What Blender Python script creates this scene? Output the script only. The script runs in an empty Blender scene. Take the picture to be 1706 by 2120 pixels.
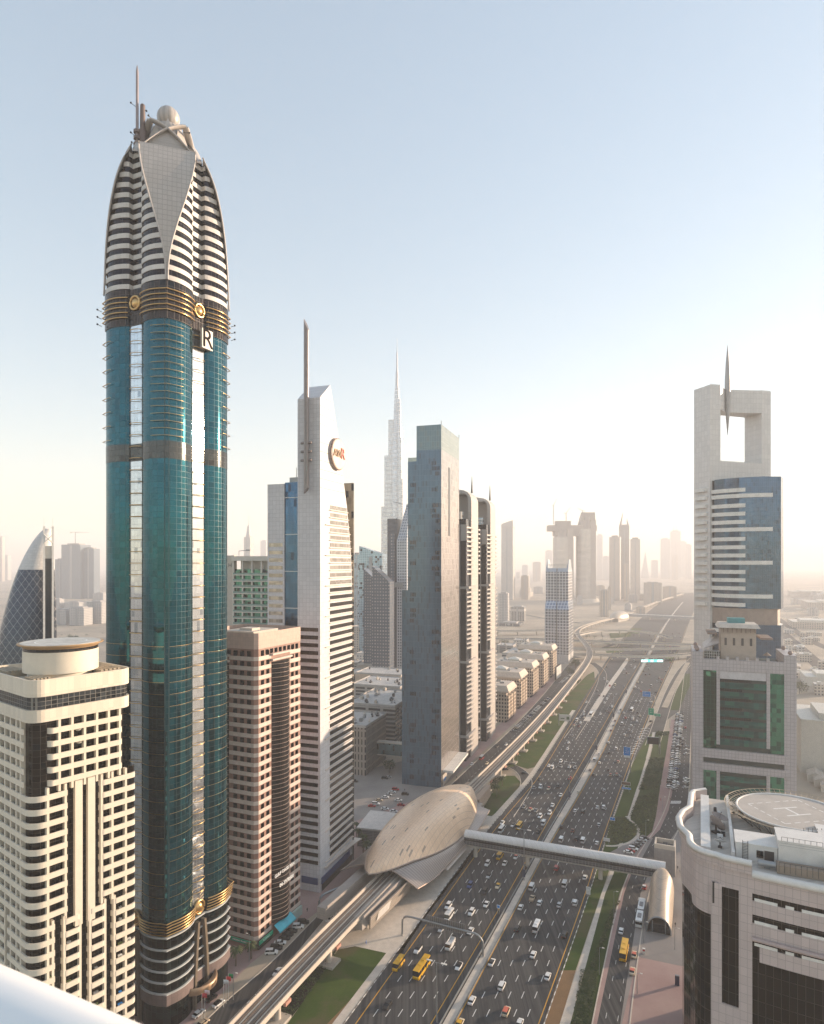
import bpy, bmesh, math, random
from mathutils import Vector, Matrix
random.seed(7)
D = bpy.data
SC = bpy.context.scene
R = math.radians

# ------------------------------------------------------------------ camera, light, exposure
F, YH, CX, H = 1339.0, 1165.0, 853.0, 145.0      # focal length and horizon in photo pixels, eye height in metres
cam_d = D.cameras.new('camera')
cam = D.objects.new('camera', cam_d)
SC.collection.objects.link(cam)
SC.camera = cam
cam.location = (0, 0, H)
cam.rotation_euler = (R(90), 0, 0)
cam_d.sensor_fit = 'HORIZONTAL'
cam_d.sensor_width = 36.0
cam_d.lens = F / 1706.0 * 36.0
cam_d.shift_y = (YH - 1060.0) / 1706.0
cam_d.clip_start, cam_d.clip_end = 0.1, 60000.0
cam_d.dof.use_dof = True
cam_d.dof.focus_distance = 350.0
cam_d.dof.aperture_fstop = 5.0

SUN_AZ, SUN_EL = 70.0, 10.5                        # degrees clockwise from the view axis, degrees up
world = D.worlds.new('World')
SC.world = world
world.use_nodes = True
wn = world.node_tree
wn.nodes.clear()
w_out = wn.nodes.new('ShaderNodeOutputWorld')
w_bg = wn.nodes.new('ShaderNodeBackground')
w_sky = wn.nodes.new('ShaderNodeTexSky')
w_sky.sky_type = 'NISHITA'
w_sky.sun_disc = False
w_sky.sun_elevation = R(SUN_EL)
w_sky.sun_rotation = R(SUN_AZ)
w_sky.altitude = 0
w_sky.air_density = 1.1
w_sky.dust_density = 0.45
w_sky.ozone_density = 1.5
w_bg.inputs['Strength'].default_value = 0.15
w_gam = wn.nodes.new('ShaderNodeGamma')            # evens out the range of the hazy evening sky
w_gam.inputs['Gamma'].default_value = 0.56
wn.links.new(w_sky.outputs[0], w_gam.inputs[0])
w_sat = wn.nodes.new('ShaderNodeHueSaturation')
w_sat.inputs['Saturation'].default_value = 1.06
wn.links.new(w_gam.outputs[0], w_sat.inputs['Color'])
wn.links.new(w_sat.outputs[0], w_bg.inputs[0])
wn.links.new(w_bg.outputs[0], w_out.inputs[0])

sun_d = D.lights.new('sun', 'SUN')
sun_d.energy = 3.8
sun_d.angle = R(0.5)
sun_d.color = (1.0, 0.76, 0.54)
sun = D.objects.new('sun', sun_d)
SC.collection.objects.link(sun)
_s = Vector((math.sin(R(SUN_AZ)) * math.cos(R(SUN_EL)), math.cos(R(SUN_AZ)) * math.cos(R(SUN_EL)), math.sin(R(SUN_EL))))
sun.rotation_euler = _s.to_track_quat('Z', 'Y').to_euler()
sun.location = _s * 500

SC.view_settings.view_transform = 'Standard'
SC.view_settings.look = 'None'
SC.view_settings.exposure = 1.72
SC.view_settings.gamma = 1.0
SC.cycles.use_denoising = True
SC.cycles.max_bounces = 5
SC.cycles.diffuse_bounces = 2
SC.cycles.glossy_bounces = 3
SC.cycles.transmission_bounces = 2
SC.cycles.volume_bounces = 1
SC.cycles.caustics_reflective = False
SC.cycles.caustics_refractive = False

# ------------------------------------------------------------------ helpers
def G(px, py, z=0.0):
    """the point at height z seen at photo pixel (px, py)"""
    Y = F * (H - z) / (py - YH)
    return Vector(((px - CX) / F * Y, Y, z))

def at(px, Y, z=0.0):
    return Vector(((px - CX) / F * Y, Y, z))

def Zat(py, Y):
    return H + (YH - py) / F * Y

class MB:
    """collects faces for one mesh"""
    def __init__(s):
        s.v, s.f, s.m, s.s = [], [], [], []
    def add(s, vs, fs, m=0, smooth=False):
        o = len(s.v)
        s.v += [tuple(v) for v in vs]
        for f in fs:
            s.f.append([i + o for i in f]); s.m.append(m); s.s.append(smooth)
    def box(s, x0, x1, y0, y1, z0, z1, m=0):
        vs = [(x0,y0,z0),(x1,y0,z0),(x1,y1,z0),(x0,y1,z0),(x0,y0,z1),(x1,y0,z1),(x1,y1,z1),(x0,y1,z1)]
        s.add(vs, [(0,3,2,1),(4,5,6,7),(0,1,5,4),(1,2,6,5),(2,3,7,6),(3,0,4,7)], m)
    def obox(s, c, ax, hx, hy, z0, z1, m=0):
        """box about c=(x,y), its x half-axis along the angle ax"""
        u = (math.cos(ax), math.sin(ax)); w = (-u[1], u[0])
        p = [(c[0]+u[0]*a*hx+w[0]*b*hy, c[1]+u[1]*a*hx+w[1]*b*hy) for a, b in ((-1,-1),(1,-1),(1,1),(-1,1))]
        s.prism(p, z0, z1, m)
    def prism(s, poly, z0, z1, m=0, smooth=False, cap=True, top=None):
        """vertical prism over a counter-clockwise polygon; top = other polygon for a taper"""
        n = len(poly); t = top or poly
        vs = [(p[0], p[1], z0) for p in poly] + [(p[0], p[1], z1) for p in t]
        s.add(vs, [(i, (i+1) % n, n+(i+1) % n, n+i) for i in range(n)], m, smooth)
        if cap:
            s.add(vs[n:], [tuple(range(n))], m); s.add(vs[:n], [tuple(range(n-1, -1, -1))], m)
    def loft(s, secs, m=0, smooth=True, closed=True, caps=True):
        n = len(secs[0]); o = []
        for q in secs: o += list(q)
        fs = []
        for k in range(len(secs)-1):
            for i in range(n if closed else n-1):
                j = (i+1) % n
                fs.append((k*n+i, k*n+j, (k+1)*n+j, (k+1)*n+i))
        s.add(o, fs, m, smooth)
        if caps and closed:
            s.add(secs[0], [tuple(range(n-1, -1, -1))], m); s.add(secs[-1], [tuple(range(n))], m)
    def tube(s, path, r, n=8, m=0, smooth=True, closed=False):
        pts = [Vector(p) for p in path]; secs = []
        N = len(pts)
        for i, p in enumerate(pts):
            a = pts[(i-1) % N] if closed or i > 0 else p
            b = pts[(i+1) % N] if closed or i < N-1 else p
            d = (b-a).normalized()
            ref = Vector((0,0,1)) if abs(d.z) < .9 else Vector((1,0,0))
            u = d.cross(ref).normalized(); w = u.cross(d)
            rr = r[i] if isinstance(r, (list, tuple)) else r
            secs.append([p + (u*math.cos(2*math.pi*k/n) + w*math.sin(2*math.pi*k/n))*rr for k in range(n)])
        if closed: secs.append(secs[0])
        s.loft(secs, m, smooth, True, not closed)
    def cyl(s, x, y, z0, z1, r0, r1=None, n=16, m=0, smooth=True):
        r1 = r0 if r1 is None else r1
        a = [(x+math.cos(2*math.pi*i/n)*r0, y+math.sin(2*math.pi*i/n)*r0) for i in range(n)]
        b = [(x+math.cos(2*math.pi*i/n)*r1, y+math.sin(2*math.pi*i/n)*r1) for i in range(n)]
        s.prism(a, z0, z1, m, smooth, True, b)
    def lathe(s, x, y, prof, n=24, m=0):
        secs = [[(x+math.cos(2*math.pi*i/n)*r, y+math.sin(2*math.pi*i/n)*r, z) for i in range(n)] for r, z in prof]
        s.loft(secs, m, True, True, True)
    def sphere(s, x, y, z, r, n=16, m=0, sz=1.0):
        prof = [(max(r*math.sin(math.pi*k/10), .01), z - r*sz*math.cos(math.pi*k/10)) for k in range(11)]
        s.lathe(x, y, prof, n, m)
    def mesh(s, name, mats):
        me = D.meshes.new(name)
        me.from_pydata(s.v, [], s.f)
        if not isinstance(mats, (list, tuple)): mats = [mats]
        for k in mats: me.materials.append(k)
        me.polygons.foreach_set('material_index', s.m)
        me.polygons.foreach_set('use_smooth', s.s)
        me.update()
        return me

COL = SC.collection.objects
def link(name, data, parent=None):
    o = D.objects.new(name, data); COL.link(o)
    if parent is not None: o.parent = parent
    return o
def obj(name, mb, mats, parent=None, label=None, kind=None):
    o = link(name, mb.mesh(name, mats), parent)
    if label: o['label'] = label
    if kind: o['kind'] = kind
    return o
def tag(o, label, cat, group=None, kind=None):
    o['label'] = label; o['category'] = cat
    if group: o['group'] = group
    if kind: o['kind'] = kind
    return o
def thing(name, label, cat, loc=(0,0,0), rot=0.0, group=None):
    o = link(name, None); o.location = loc; o.rotation_euler = (0, 0, rot)
    return tag(o, label, cat, group)
def struct(name, mb, mats):
    o = obj(name, mb, mats); o['kind'] = 'structure'; return o
def frame(az):
    """turn of a building whose local x runs away from the camera, az degrees right of the view axis; its local y runs to the left"""
    return R(90 - az)
def copy_tree(o, parent=None):
    c = o.copy(); COL.link(c)
    if parent is not None: c.parent = parent
    for ch in o.children: copy_tree(ch, c)
    return c
def rrect(x0, x1, y0, y1, r, n=6):
    """rounded rectangle, counter-clockwise"""
    out = []
    for cx, cy, a in ((x1-r, y0+r, -90), (x1-r, y1-r, 0), (x0+r, y1-r, 90), (x0+r, y0+r, 180)):
        for k in range(n+1):
            t = R(a + 90*k/n); out.append((cx+math.cos(t)*r, cy+math.sin(t)*r))
    return out
def text(name, body, size, M, mat, parent=None, depth=.06, align='CENTER'):
    cu = D.curves.new(name, 'FONT'); cu.body = body; cu.size = size; cu.extrude = depth
    cu.align_x = align; cu.align_y = 'CENTER'; cu.materials.append(mat)
    tmp = D.objects.new(name, cu); me = D.meshes.new_from_object(tmp); me.name = name
    if not me.materials: me.materials.append(mat)
    D.objects.remove(tmp); D.curves.remove(cu)
    o = link(name, me, parent); o.matrix_local = M
    return o
def wallM(x, y, z, normal):
    """matrix of lettering that stands upright on a wall with this outward normal (2-D)"""
    n = Vector((normal[0], normal[1], 0)).normalized(); up = Vector((0,0,1)); r = up.cross(n)
    M = Matrix((r, up, n)).transposed().to_4x4(); M.translation = (x, y, z)
    return M
# ------------------------------------------------------------------ materials
_mats = {}
def nt(name):
    m = D.materials.new(name); m.use_nodes = True
    t = m.node_tree; b = t.nodes['Principled BSDF']
    return m, t, b
def mth(t, op, a, b=None, c=None):
    n = t.nodes.new('ShaderNodeMath'); n.operation = op
    for i, v in enumerate((a, b, c)):
        if v is None: continue
        if isinstance(v, (int, float)): n.inputs[i].default_value = v
        else: t.links.new(v, n.inputs[i])
    return n.outputs[0]
def mixc(t, fac, a, b, mode='MIX'):
    n = t.nodes.new('ShaderNodeMix'); n.data_type = 'RGBA'; n.blend_type = mode
    for i, v in ((0, fac), (6, a), (7, b)):
        if isinstance(v, (int, float)): n.inputs[i].default_value = v
        elif isinstance(v, tuple): n.inputs[i].default_value = (*v[:3], 1)
        else: t.links.new(v, n.inputs[i])
    return n.outputs[2]
def objco(t, world=False):
    if world:
        return t.nodes.new('ShaderNodeNewGeometry').outputs['Position']
    return t.nodes.new('ShaderNodeTexCoord').outputs['Object']
def noise(t, co, scale, detail=4, rough=.55):
    n = t.nodes.new('ShaderNodeTexNoise'); n.inputs['Scale'].default_value = scale
    n.inputs['Detail'].default_value = detail; n.inputs['Roughness'].default_value = rough
    t.links.new(co, n.inputs['Vector']); return n.outputs['Fac']
def ramp(t, fac, lo, hi):
    n = t.nodes.new('ShaderNodeMapRange'); n.inputs[1].default_value = lo; n.inputs[2].default_value = hi
    t.links.new(fac, n.inputs[0]); return n.outputs[0]
def plain(name, col, rough=.6, metal=0.0, var=.12, scale=.35, spec=.5, world=False):
    """one colour with faint uneven wear"""
    if name in _mats: return _mats[name]
    m, t, b = nt(name)
    f = noise(t, objco(t, world), scale, 5, .6)
    f = ramp(t, f, .3, .7)
    t.links.new(mixc(t, f, tuple(c*(1-var) for c in col), tuple(min(c*(1+var), .9) for c in col)), b.inputs['Base Color'])
    b.inputs['Roughness'].default_value = rough; b.inputs['Metallic'].default_value = metal
    b.inputs['Specular IOR Level'].default_value = spec
    _mats[name] = m; return m
def wall_uv(t, diff=False):
    s = t.nodes.new('ShaderNodeSeparateXYZ'); t.links.new(objco(t), s.inputs[0])
    return mth(t, 'SUBTRACT' if diff else 'ADD', s.outputs[0], s.outputs[1]), s.outputs[2]
def cell(t, u, size):
    q = mth(t, 'DIVIDE', u, size); return mth(t, 'FLOOR', q), mth(t, 'FRACT', q)
def rnd(t, a, b, seed=0.0):
    c = t.nodes.new('ShaderNodeCombineXYZ'); t.links.new(a, c.inputs[0]); t.links.new(b, c.inputs[1]); c.inputs[2].default_value = seed
    w = t.nodes.new('ShaderNodeTexWhiteNoise'); w.noise_dimensions = '3D'; t.links.new(c.outputs[0], w.inputs[0])
    return w
def line_mask(t, fr, w):
    return mth(t, 'LESS_THAN', fr, w)
def tile(name, col, tw=1.2, th=1.2, line=.04, dark=.55, var=.07, rough=.5, metal=0.0, spec=.5, diff=False):
    """cladding panels with joints"""
    if name in _mats: return _mats[name]
    m, t, b = nt(name)
    u, z = wall_uv(t, diff); iu, fu = cell(t, u, tw); iz, fz = cell(t, z, th)
    k = mth(t, 'MAXIMUM', line_mask(t, fu, line/tw), line_mask(t, fz, line/th))
    w = rnd(t, iu, iz)
    c = mixc(t, w.outputs[0], tuple(v*(1-var) for v in col), tuple(min(v*(1+var), .9) for v in col))
    f = ramp(t, noise(t, objco(t), .12, 5), .35, .75)
    c = mixc(t, mth(t, 'MULTIPLY', f, .18), c, tuple(v*.6 for v in col))
    c = mixc(t, k, c, tuple(v*dark for v in col))
    t.links.new(c, b.inputs['Base Color'])
    b.inputs['Roughness'].default_value = rough; b.inputs['Metallic'].default_value = metal
    b.inputs['Specular IOR Level'].default_value = spec
    _mats[name] = m; return m
def glass(name, col, pw=1.5, ph=1.8, var=.35, line=.07, lcol=(.03,.035,.04), rough=.07, metal=.85, tilt=.012, dark=(.02,.025,.03), dfrac=.15, ior=1.5):
    """reflecting curtain-wall glass in panes, each pane a little off its neighbours"""
    if name in _mats: return _mats[name]
    m, t, b = nt(name)
    u, z = wall_uv(t); iu, fu = cell(t, u, pw); iz, fz = cell(t, z, ph)
    k = mth(t, 'MAXIMUM', line_mask(t, fu, line/pw), line_mask(t, fz, line/ph))
    w = rnd(t, iu, iz); w2 = rnd(t, iu, iz, 3.7)
    c = mixc(t, w.outputs[0], tuple(v*(1-var) for v in col), tuple(min(v*(1+var), .95) for v in col))
    c = mixc(t, mth(t, 'LESS_THAN', w2.outputs[0], dfrac), c, dark)
    c = mixc(t, k, c, lcol)
    b.inputs['IOR'].default_value = ior
    t.links.new(c, b.inputs['Base Color'])
    t.links.new(mth(t, 'MULTIPLY', mth(t, 'SUBTRACT', 1.0, k), metal), b.inputs['Metallic'])
    t.links.new(mth(t, 'MULTIPLY_ADD', k, .4, rough), b.inputs['Roughness'])
    g = t.nodes.new('ShaderNodeNewGeometry')
    sub = t.nodes.new('ShaderNodeVectorMath'); sub.operation = 'SUBTRACT'; sub.inputs[1].default_value = (.5,.5,.5)
    t.links.new(w.outputs[1], sub.inputs[0])
    sc = t.nodes.new('ShaderNodeVectorMath'); sc.operation = 'SCALE'; sc.inputs['Scale'].default_value = tilt
    t.links.new(sub.outputs[0], sc.inputs[0])
    nz = t.nodes.new('ShaderNodeTexNoise'); nz.inputs['Scale'].default_value = .35; nz.inputs['Detail'].default_value = 2
    t.links.new(objco(t), nz.inputs['Vector'])
    sub2 = t.nodes.new('ShaderNodeVectorMath'); sub2.operation = 'SUBTRACT'; sub2.inputs[1].default_value = (.5,.5,.5)
    t.links.new(nz.outputs['Color'], sub2.inputs[0])
    sc2 = t.nodes.new('ShaderNodeVectorMath'); sc2.operation = 'SCALE'; sc2.inputs['Scale'].default_value = tilt*1.5
    t.links.new(sub2.outputs[0], sc2.inputs[0])
    a1 = t.nodes.new('ShaderNodeVectorMath'); t.links.new(g.outputs['Normal'], a1.inputs[0]); t.links.new(sc.outputs[0], a1.inputs[1])
    a2 = t.nodes.new('ShaderNodeVectorMath'); t.links.new(a1.outputs[0], a2.inputs[0]); t.links.new(sc2.outputs[0], a2.inputs[1])
    nn = t.nodes.new('ShaderNodeVectorMath'); nn.operation = 'NORMALIZE'; t.links.new(a2.outputs[0], nn.inputs[0])
    t.links.new(nn.outputs[0], b.inputs['Normal'])
    _mats[name] = m; return m
def windows(name, wall, win, tw, th, fw, fh, rough=.5, var=.25, metal=.5):
    """far facade: a grid of window panes set in a wall, for buildings too far off to show single windows"""
    if name in _mats: return _mats[name]
    m, t, b = nt(name)
    u, z = wall_uv(t); iu, fu = cell(t, u, tw); iz, fz = cell(t, z, th)
    k = mth(t, 'MULTIPLY', line_mask(t, fu, fw), line_mask(t, fz, fh))
    w = rnd(t, iu, iz)
    c = mixc(t, w.outputs[0], tuple(v*(1-var) for v in win), tuple(min(v*(1+var), .9) for v in win))
    f = ramp(t, noise(t, objco(t), .06, 4), .35, .75)
    wc = mixc(t, f, tuple(v*.88 for v in wall), wall)
    t.links.new(mixc(t, k, wc, c), b.inputs['Base Color'])
    t.links.new(mth(t, 'MULTIPLY_ADD', k, -(rough-.12), rough), b.inputs['Roughness'])
    t.links.new(mth(t, 'MULTIPLY', k, metal), b.inputs['Metallic'])
    _mats[name] = m; return m
def ground_mat(name, a, b_, scale, rough=.9, fine=1.2, finev=.12, c=None, cs=.004):
    if name in _mats: return _mats[name]
    m, t, b = nt(name)
    co = objco(t, True)
    x = mixc(t, ramp(t, noise(t, co, scale, 6, .6), .35, .65), a, b_)
    if c: x = mixc(t, ramp(t, noise(t, co, cs, 5, .6), .5, .62), x, c)
    x = mixc(t, mth(t, 'MULTIPLY', noise(t, co, fine, 4, .7), finev*2), x, tuple(v*.5 for v in a))
    t.links.new(x, b.inputs['Base Color']); b.inputs['Roughness'].default_value = rough
    b.inputs['Specular IOR Level'].default_value = .25
    _mats[name] = m; return m

WHITE = plain('white_paint', (.72,.70,.66), .55)
CREAM = plain('cream_cladding', (.62,.58,.51), .5, var=.06)
DARKM = plain('dark_metal', (.05,.05,.055), .45, .5)
GREYM = plain('grey_steel', (.30,.31,.32), .4, .6)
GOLD = plain('gold_metal', (.62,.40,.17), .3, .9)
BLACKG = glass('black_glass', (.05,.053,.06), 1.2, 1.6, .4, .06, (.05,.05,.05), .08, .9)
CONC = plain('concrete', (.46,.42,.37), .85, var=.15)
CONC_P = plain('pale_concrete', (.56,.50,.43), .8, var=.12)
BLUES = plain('blue_sign', (.02,.22,.62), .4, var=.05)
GREENS = plain('green_sign', (.01,.36,.20), .4, var=.05)
LETTER = plain('white_lettering', (.85,.85,.85), .5, var=.02)
BLACKP = plain('black_paint', (.015,.015,.017), .4, var=.1)
RUB = plain('rubber', (.02,.02,.02), .8)
# ------------------------------------------------------------------ ground, roads, greens
SAND = ground_mat('sand_ground', (.50,.42,.33), (.38,.32,.25), .012, c=(.30,.26,.21), cs=.003)
ASPH = ground_mat('asphalt', (.036,.037,.040), (.052,.052,.055), .03, .75, 1.5, .2)
def lane_wear(m, a, k):
    """tyre-worn streaks along the lanes, repaired patches across them"""
    t = m.node_tree; b = t.nodes['Principled BSDF']; src = b.inputs['Base Color'].links[0].from_socket
    mp = t.nodes.new('ShaderNodeMapping'); mp.inputs['Rotation'].default_value = (0, 0, R(a)); mp.inputs['Scale'].default_value = (.9, .012, 1)
    t.links.new(objco(t, True), mp.inputs[0]); f = ramp(t, noise(t, mp.outputs[0], 1.0, 5, .65), .40, .68)
    mp2 = t.nodes.new('ShaderNodeMapping'); mp2.inputs['Rotation'].default_value = (0, 0, R(a)); mp2.inputs['Scale'].default_value = (.16, .035, 1)
    t.links.new(objco(t, True), mp2.inputs[0]); f2 = ramp(t, noise(t, mp2.outputs[0], 1.0, 2, .4), .60, .63)
    c = mixc(t, mth(t, 'MULTIPLY', f, .85), src, k); c = mixc(t, mth(t, 'MULTIPLY', f2, .35), c, (.024,.024,.026))
    t.links.new(c, b.inputs['Base Color'])
lane_wear(ASPH, 24, (.105,.102,.098))
ASPH2 = ground_mat('worn_asphalt', (.075,.072,.07), (.11,.105,.10), .05, .8, 1.5, .2)
PAVE = ground_mat('grey_paving', (.26,.235,.22), (.33,.30,.28), .05, .85)
PINK = ground_mat('pink_paving', (.36,.235,.215), (.44,.31,.28), .06, .85)
GRASS = ground_mat('grass_turf', (.042,.085,.010), (.085,.125,.020), .06, .95, 2.0, .4, c=(.13,.11,.05), cs=.05)
GRASSB = ground_mat('dark_grass_turf', (.036,.070,.010), (.062,.095,.018), .10, .95, 1.5, .5)
SOIL = ground_mat('brick_brown_soil', (.30,.18,.09), (.24,.15,.08), .2, .95, 3.0, .4)
DSOIL = ground_mat('dark_soil', (.025,.02,.016), (.05,.038,.028), .2, .95, 1.2, .4)
YEL = plain('yellow_road_paint', (.62,.32,.03), .6, world=True)
WHT = plain('white_road_paint', (.66,.66,.64), .6, world=True)

gb = MB(); gb.add([(-8500,-800,0),(8500,-800,0),(8500,13000,0),(-8500,13000,0)], [(0,1,2,3)])
struct('ground', gb, SAND)

def flat(name, pix, z, m, kind='structure'):
    """a sheet whose outline is given in photo pixels on the ground"""
    p = [G(x, y, 0) for x, y in pix]
    b = MB(); b.add([(q.x, q.y, z) for q in p], [tuple(range(len(p)))])
    o = obj(name, b, m); o['kind'] = kind
    me = o.data; bm = bmesh.new(); bm.from_mesh(me); bm.normal_update()
    for f in bm.faces:
        if f.normal.z < 0: f.normal_flip()
    bmesh.ops.triangulate(bm, faces=bm.faces); bm.to_mesh(me); bm.free()
    return o
def pl(pix, z=0.0): return [G(x, y, z) for x, y in pix]
def resample(p, step):
    out = [p[0].copy()]; acc = 0
    for a, b in zip(p, p[1:]):
        L = (b-a).length; d = step - acc
        while d <= L:
            out.append(a.lerp(b, d/L)); d += step
        acc = (acc + L) % step
    out.append(p[-1].copy()); return out
def smooth(p, it=3):
    for _ in range(it):
        q = [p[0]]
        for a, b in zip(p, p[1:]): q += [a.lerp(b, .25), a.lerp(b, .75)]
        p = q + [p[-1]]
    return p
def offs(p, d):
    """polyline moved d metres to its right"""
    o = []
    for i, v in enumerate(p):
        t = (p[min(i+1, len(p)-1)] - p[max(i-1, 0)]); t.z = 0; t.normalize()
        o.append(Vector((v.x + t.y*d, v.y - t.x*d, v.z)))
    return o
def ribbon(b, p, w, z=None, m=0):
    l, r = offs(p, -w/2), offs(p, w/2); n = len(p)
    vs = [(v.x, v.y, v.z if z is None else z) for v in l + r]
    b.add(vs, [(i, n+i, n+i+1, i+1) for i in range(n-1)], m)
def bar(b, p, w, z0, z1, m=0):
    """a long low wall or kerb following a polyline"""
    l, r = offs(p, -w/2), offs(p, w/2); n = len(p)
    secs = [[(r[i].x, r[i].y, z0 + p[i].z), (r[i].x, r[i].y, z1 + p[i].z), (l[i].x, l[i].y, z1 + p[i].z), (l[i].x, l[i].y, z0 + p[i].z)] for i in range(n)]
    b.loft(secs, m, False)

# lines of the highway in photo pixels (left yellow edge, median's two yellow edges, right yellow edge)
LE = [(608,2300),(736,2120),(883,1914),(928,1850),(1021,1720),(1090,1640),(1118,1606),(1174,1512),(1212,1450),(1240,1400),(1275,1345),(1318,1290),(1362,1252),(1400,1228),(1428,1215)]
ML = [(785,2300),(892,2120),(1050,1854),(1115,1735),(1192,1600),(1248,1505),(1291,1430),(1326,1372),(1352,1325),(1382,1280),(1412,1245),(1440,1221)]
MR = [(832,2330),(942,2120),(1000,2010),(1084,1850),(1142,1740),(1198,1650),(1250,1555),(1272,1505),(1308,1430),(1339,1372),(1361,1325),(1388,1280),(1416,1245),(1443,1221)]
RE = [(1046,2310),(1115,2120),(1213,1850),(1243,1747),(1303.5,1579),(1338,1490),(1366,1425),(1392,1372),(1412,1325),(1428,1280),(1446,1245),(1462,1221)]
gLE, gML, gMR, gRE = [smooth(pl(q), 2) for q in (LE, ML, MR, RE)]
def xat(p, Y):
    for a, b in zip(p, p[1:]):
        if a.y <= Y <= b.y: return a.x + (b.x-a.x)*(Y-a.y)/max(b.y-a.y, 1e-6)
    return p[0].x if Y < p[0].y else p[-1].x
def lane_pt(l, r, f, Y): return Vector((xat(l, Y)*(1-f) + xat(r, Y)*f, Y, 0))
YS = [170 + 8*k for k in range(60)] + [650 + 25*k for k in range(100)]
road = MB()
L_ = [Vector((xat(gLE, y), y, 0)) for y in YS]; R_ = [Vector((xat(gRE, y), y, 0)) for y in YS]
L_, R_ = offs(L_, -3.4), offs(R_, 1.6)
n = len(YS)
road.add([(v.x, v.y, .012) for v in L_ + R_], [(i, n+i, n+i+1, i+1) for i in range(n-1)])
struct('highway', road, ASPH)

# concrete median with its barrier, shoulders, kerbs
mid = [Vector((xat(gML, y)*.36 + xat(gMR, y)*.64, y, 0)) for y in YS if y < 2400]
wd = [max((xat(gMR, v.y) - xat(gML, v.y))*.9, 1.5) for v in mid]
mb = MB(); mL = [Vector((xat(gML, v.y)*.50 + xat(gMR, v.y)*.50, v.y, 0)) for v in mid]; mR = [Vector((xat(gML, v.y)*.1 + xat(gMR, v.y)*.9, v.y, 0)) for v in mid]
secs = [[(b.x, b.y, 0), (b.x, b.y, .18), (a.x, a.y, .18), (a.x, a.y, 0)] for a, b in zip(mL, mR)]
mb.loft(secs, 0, False); struct('median_strip', mb, CONC_P)
bb = MB(); bar(bb, offs(mL, -.6), .25, 0, .85); bar(bb, offs(mR, .45), .18, 0, .6)
tag(obj('crash_barrier', bb, GREYM), 'long low grey steel crash barrier running along the pale concrete median', 'barrier')
# posts of the median: small black bollards one can count near the camera
kb = MB()
for p_, d_ in ((L_, 0.0), (R_, 0.0)):
    q = resample([Vector((v.x, v.y, 0)) for v in p_ if v.y < 640], 2.0)
    for i in range(0, len(q)-1): bar(kb, [q[i], q[i+1]], .26, .0, .16, i % 2)
struct('kerb', kb, [WHITE, plain('kerb_grey', (.27,.255,.24), .8)])
# pale shoulder strips outside the kerbs
sb = MB()
ribbon(sb, offs([v for v in L_ if v.y < 640], -1.9), 3.0, .02); struct('shoulder', sb, CONC_P)

# painted lines
yb, wb = MB(), MB()
ys2 = [y for y in YS if y < 1500]
for q in (gLE, gML, gMR, gRE): ribbon(yb, [Vector((xat(q, y), y, 0)) for y in ys2], .32, .022)
struct('yellow_lane_line', yb, YEL)
def dashes(b, l, r, nl, y0, y1, per=9.4, ln=3.4, w=.26):
    for k in range(1, nl):
        f = k/nl; y = y0
        while y < y1:
            a = lane_pt(l, r, f, y); c = lane_pt(l, r, f, y + ln)
            ribbon(b, [a, c], w, .022); y += per*.92
dashes(wb, gLE, gML, 6, 172, 720); dashes(wb, gMR, gRE, 6, 172, 720)
struct('white_lane_line', wb, WHT)

# collector road's separator and the slip road on the left, beyond the footbridge
sp = smooth(pl([(1214,1493),(1240,1452),(1262,1418),(1284,1388),(1301,1363)]), 2)
b = MB(); bar(b, resample(sp, 15), 5.5, 0, .2); struct('median_strip', b, CONC_P)
sp = smooth(pl([(1376,1465),(1392,1430),(1408,1400),(1424,1372)]), 2)
b = MB(); bar(b, resample(sp, 15), 6.0, 0, .2); struct('median_strip', b, SAND)
def road_strip(name, pix, w, m=ASPH2, z=.008, edge=True):
    p = resample(smooth(pl(pix), 3), 6); b = MB(); ribbon(b, p, w, z); struct(name, b, m)
    if edge:
        k = MB()
        for s in (-1, 1): bar(k, offs(p, s*(w/2+.2)), .4, 0, .14)
        struct('kerb', k, CONC_P)
    return p
slip = road_strip('slip_road', [(1040,1578),(1066,1588),(1086,1602),(1092,1625),(1078,1648),(1050,1690)], 7, ASPH, .010)
road_strip('slip_road', [(1226,1372),(1244,1385),(1250,1402),(1240,1432),(1216,1478),(1180,1530)], 9, ASPH2, .010)
service = road_strip('service_road', [(1247,2260),(1266,2105),(1311,1850),(1345,1772),(1384,1715),(1405,1660),(1409,1610),(1414,1540),(1420,1470),(1426,1400),(1430,1350)], 10.5, ASPH, .010)
road_strip('ramp_road', [(1292,1582),(1338,1518),(1378,1482),(1412,1462),(1440,1450)], 9, ASPH2, .014, False)
road_strip('ramp_road', [(1350,1545),(1368,1490),(1388,1430),(1412,1385),(1440,1360)], 10, ASPH2, .013)
left_road = road_strip('frontage_road', [(400,2210),(478,2110),(600,2005),(690,1905),(770,1822),(860,1722),(945,1640),(1005,1580),(1080,1510),(1130,1452),(1170,1400),(1192,1370)], 15, ASPH, .009)
lb = MB(); q = resample(left_road, 8)
for i in range(0, len(q)-1, 1): ribbon(lb, [q[i], q[i].lerp(q[i+1], .4)], .2, .020)
struct('white_lane_line', lb, WHT)

# hatched stripes where the ramp road splits off
hb_ = MB()
for k in range(11):
    y = 1560 - k*5.2; x = 1306 + k*2.2; ribbon(hb_, [G(x-1.5, y+1.5), G(x+4+k*.9, y-1.0), G(x+9+k*.9, y+1.0)], .9, .03)
struct('white_hatching', hb_, WHT)
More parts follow.
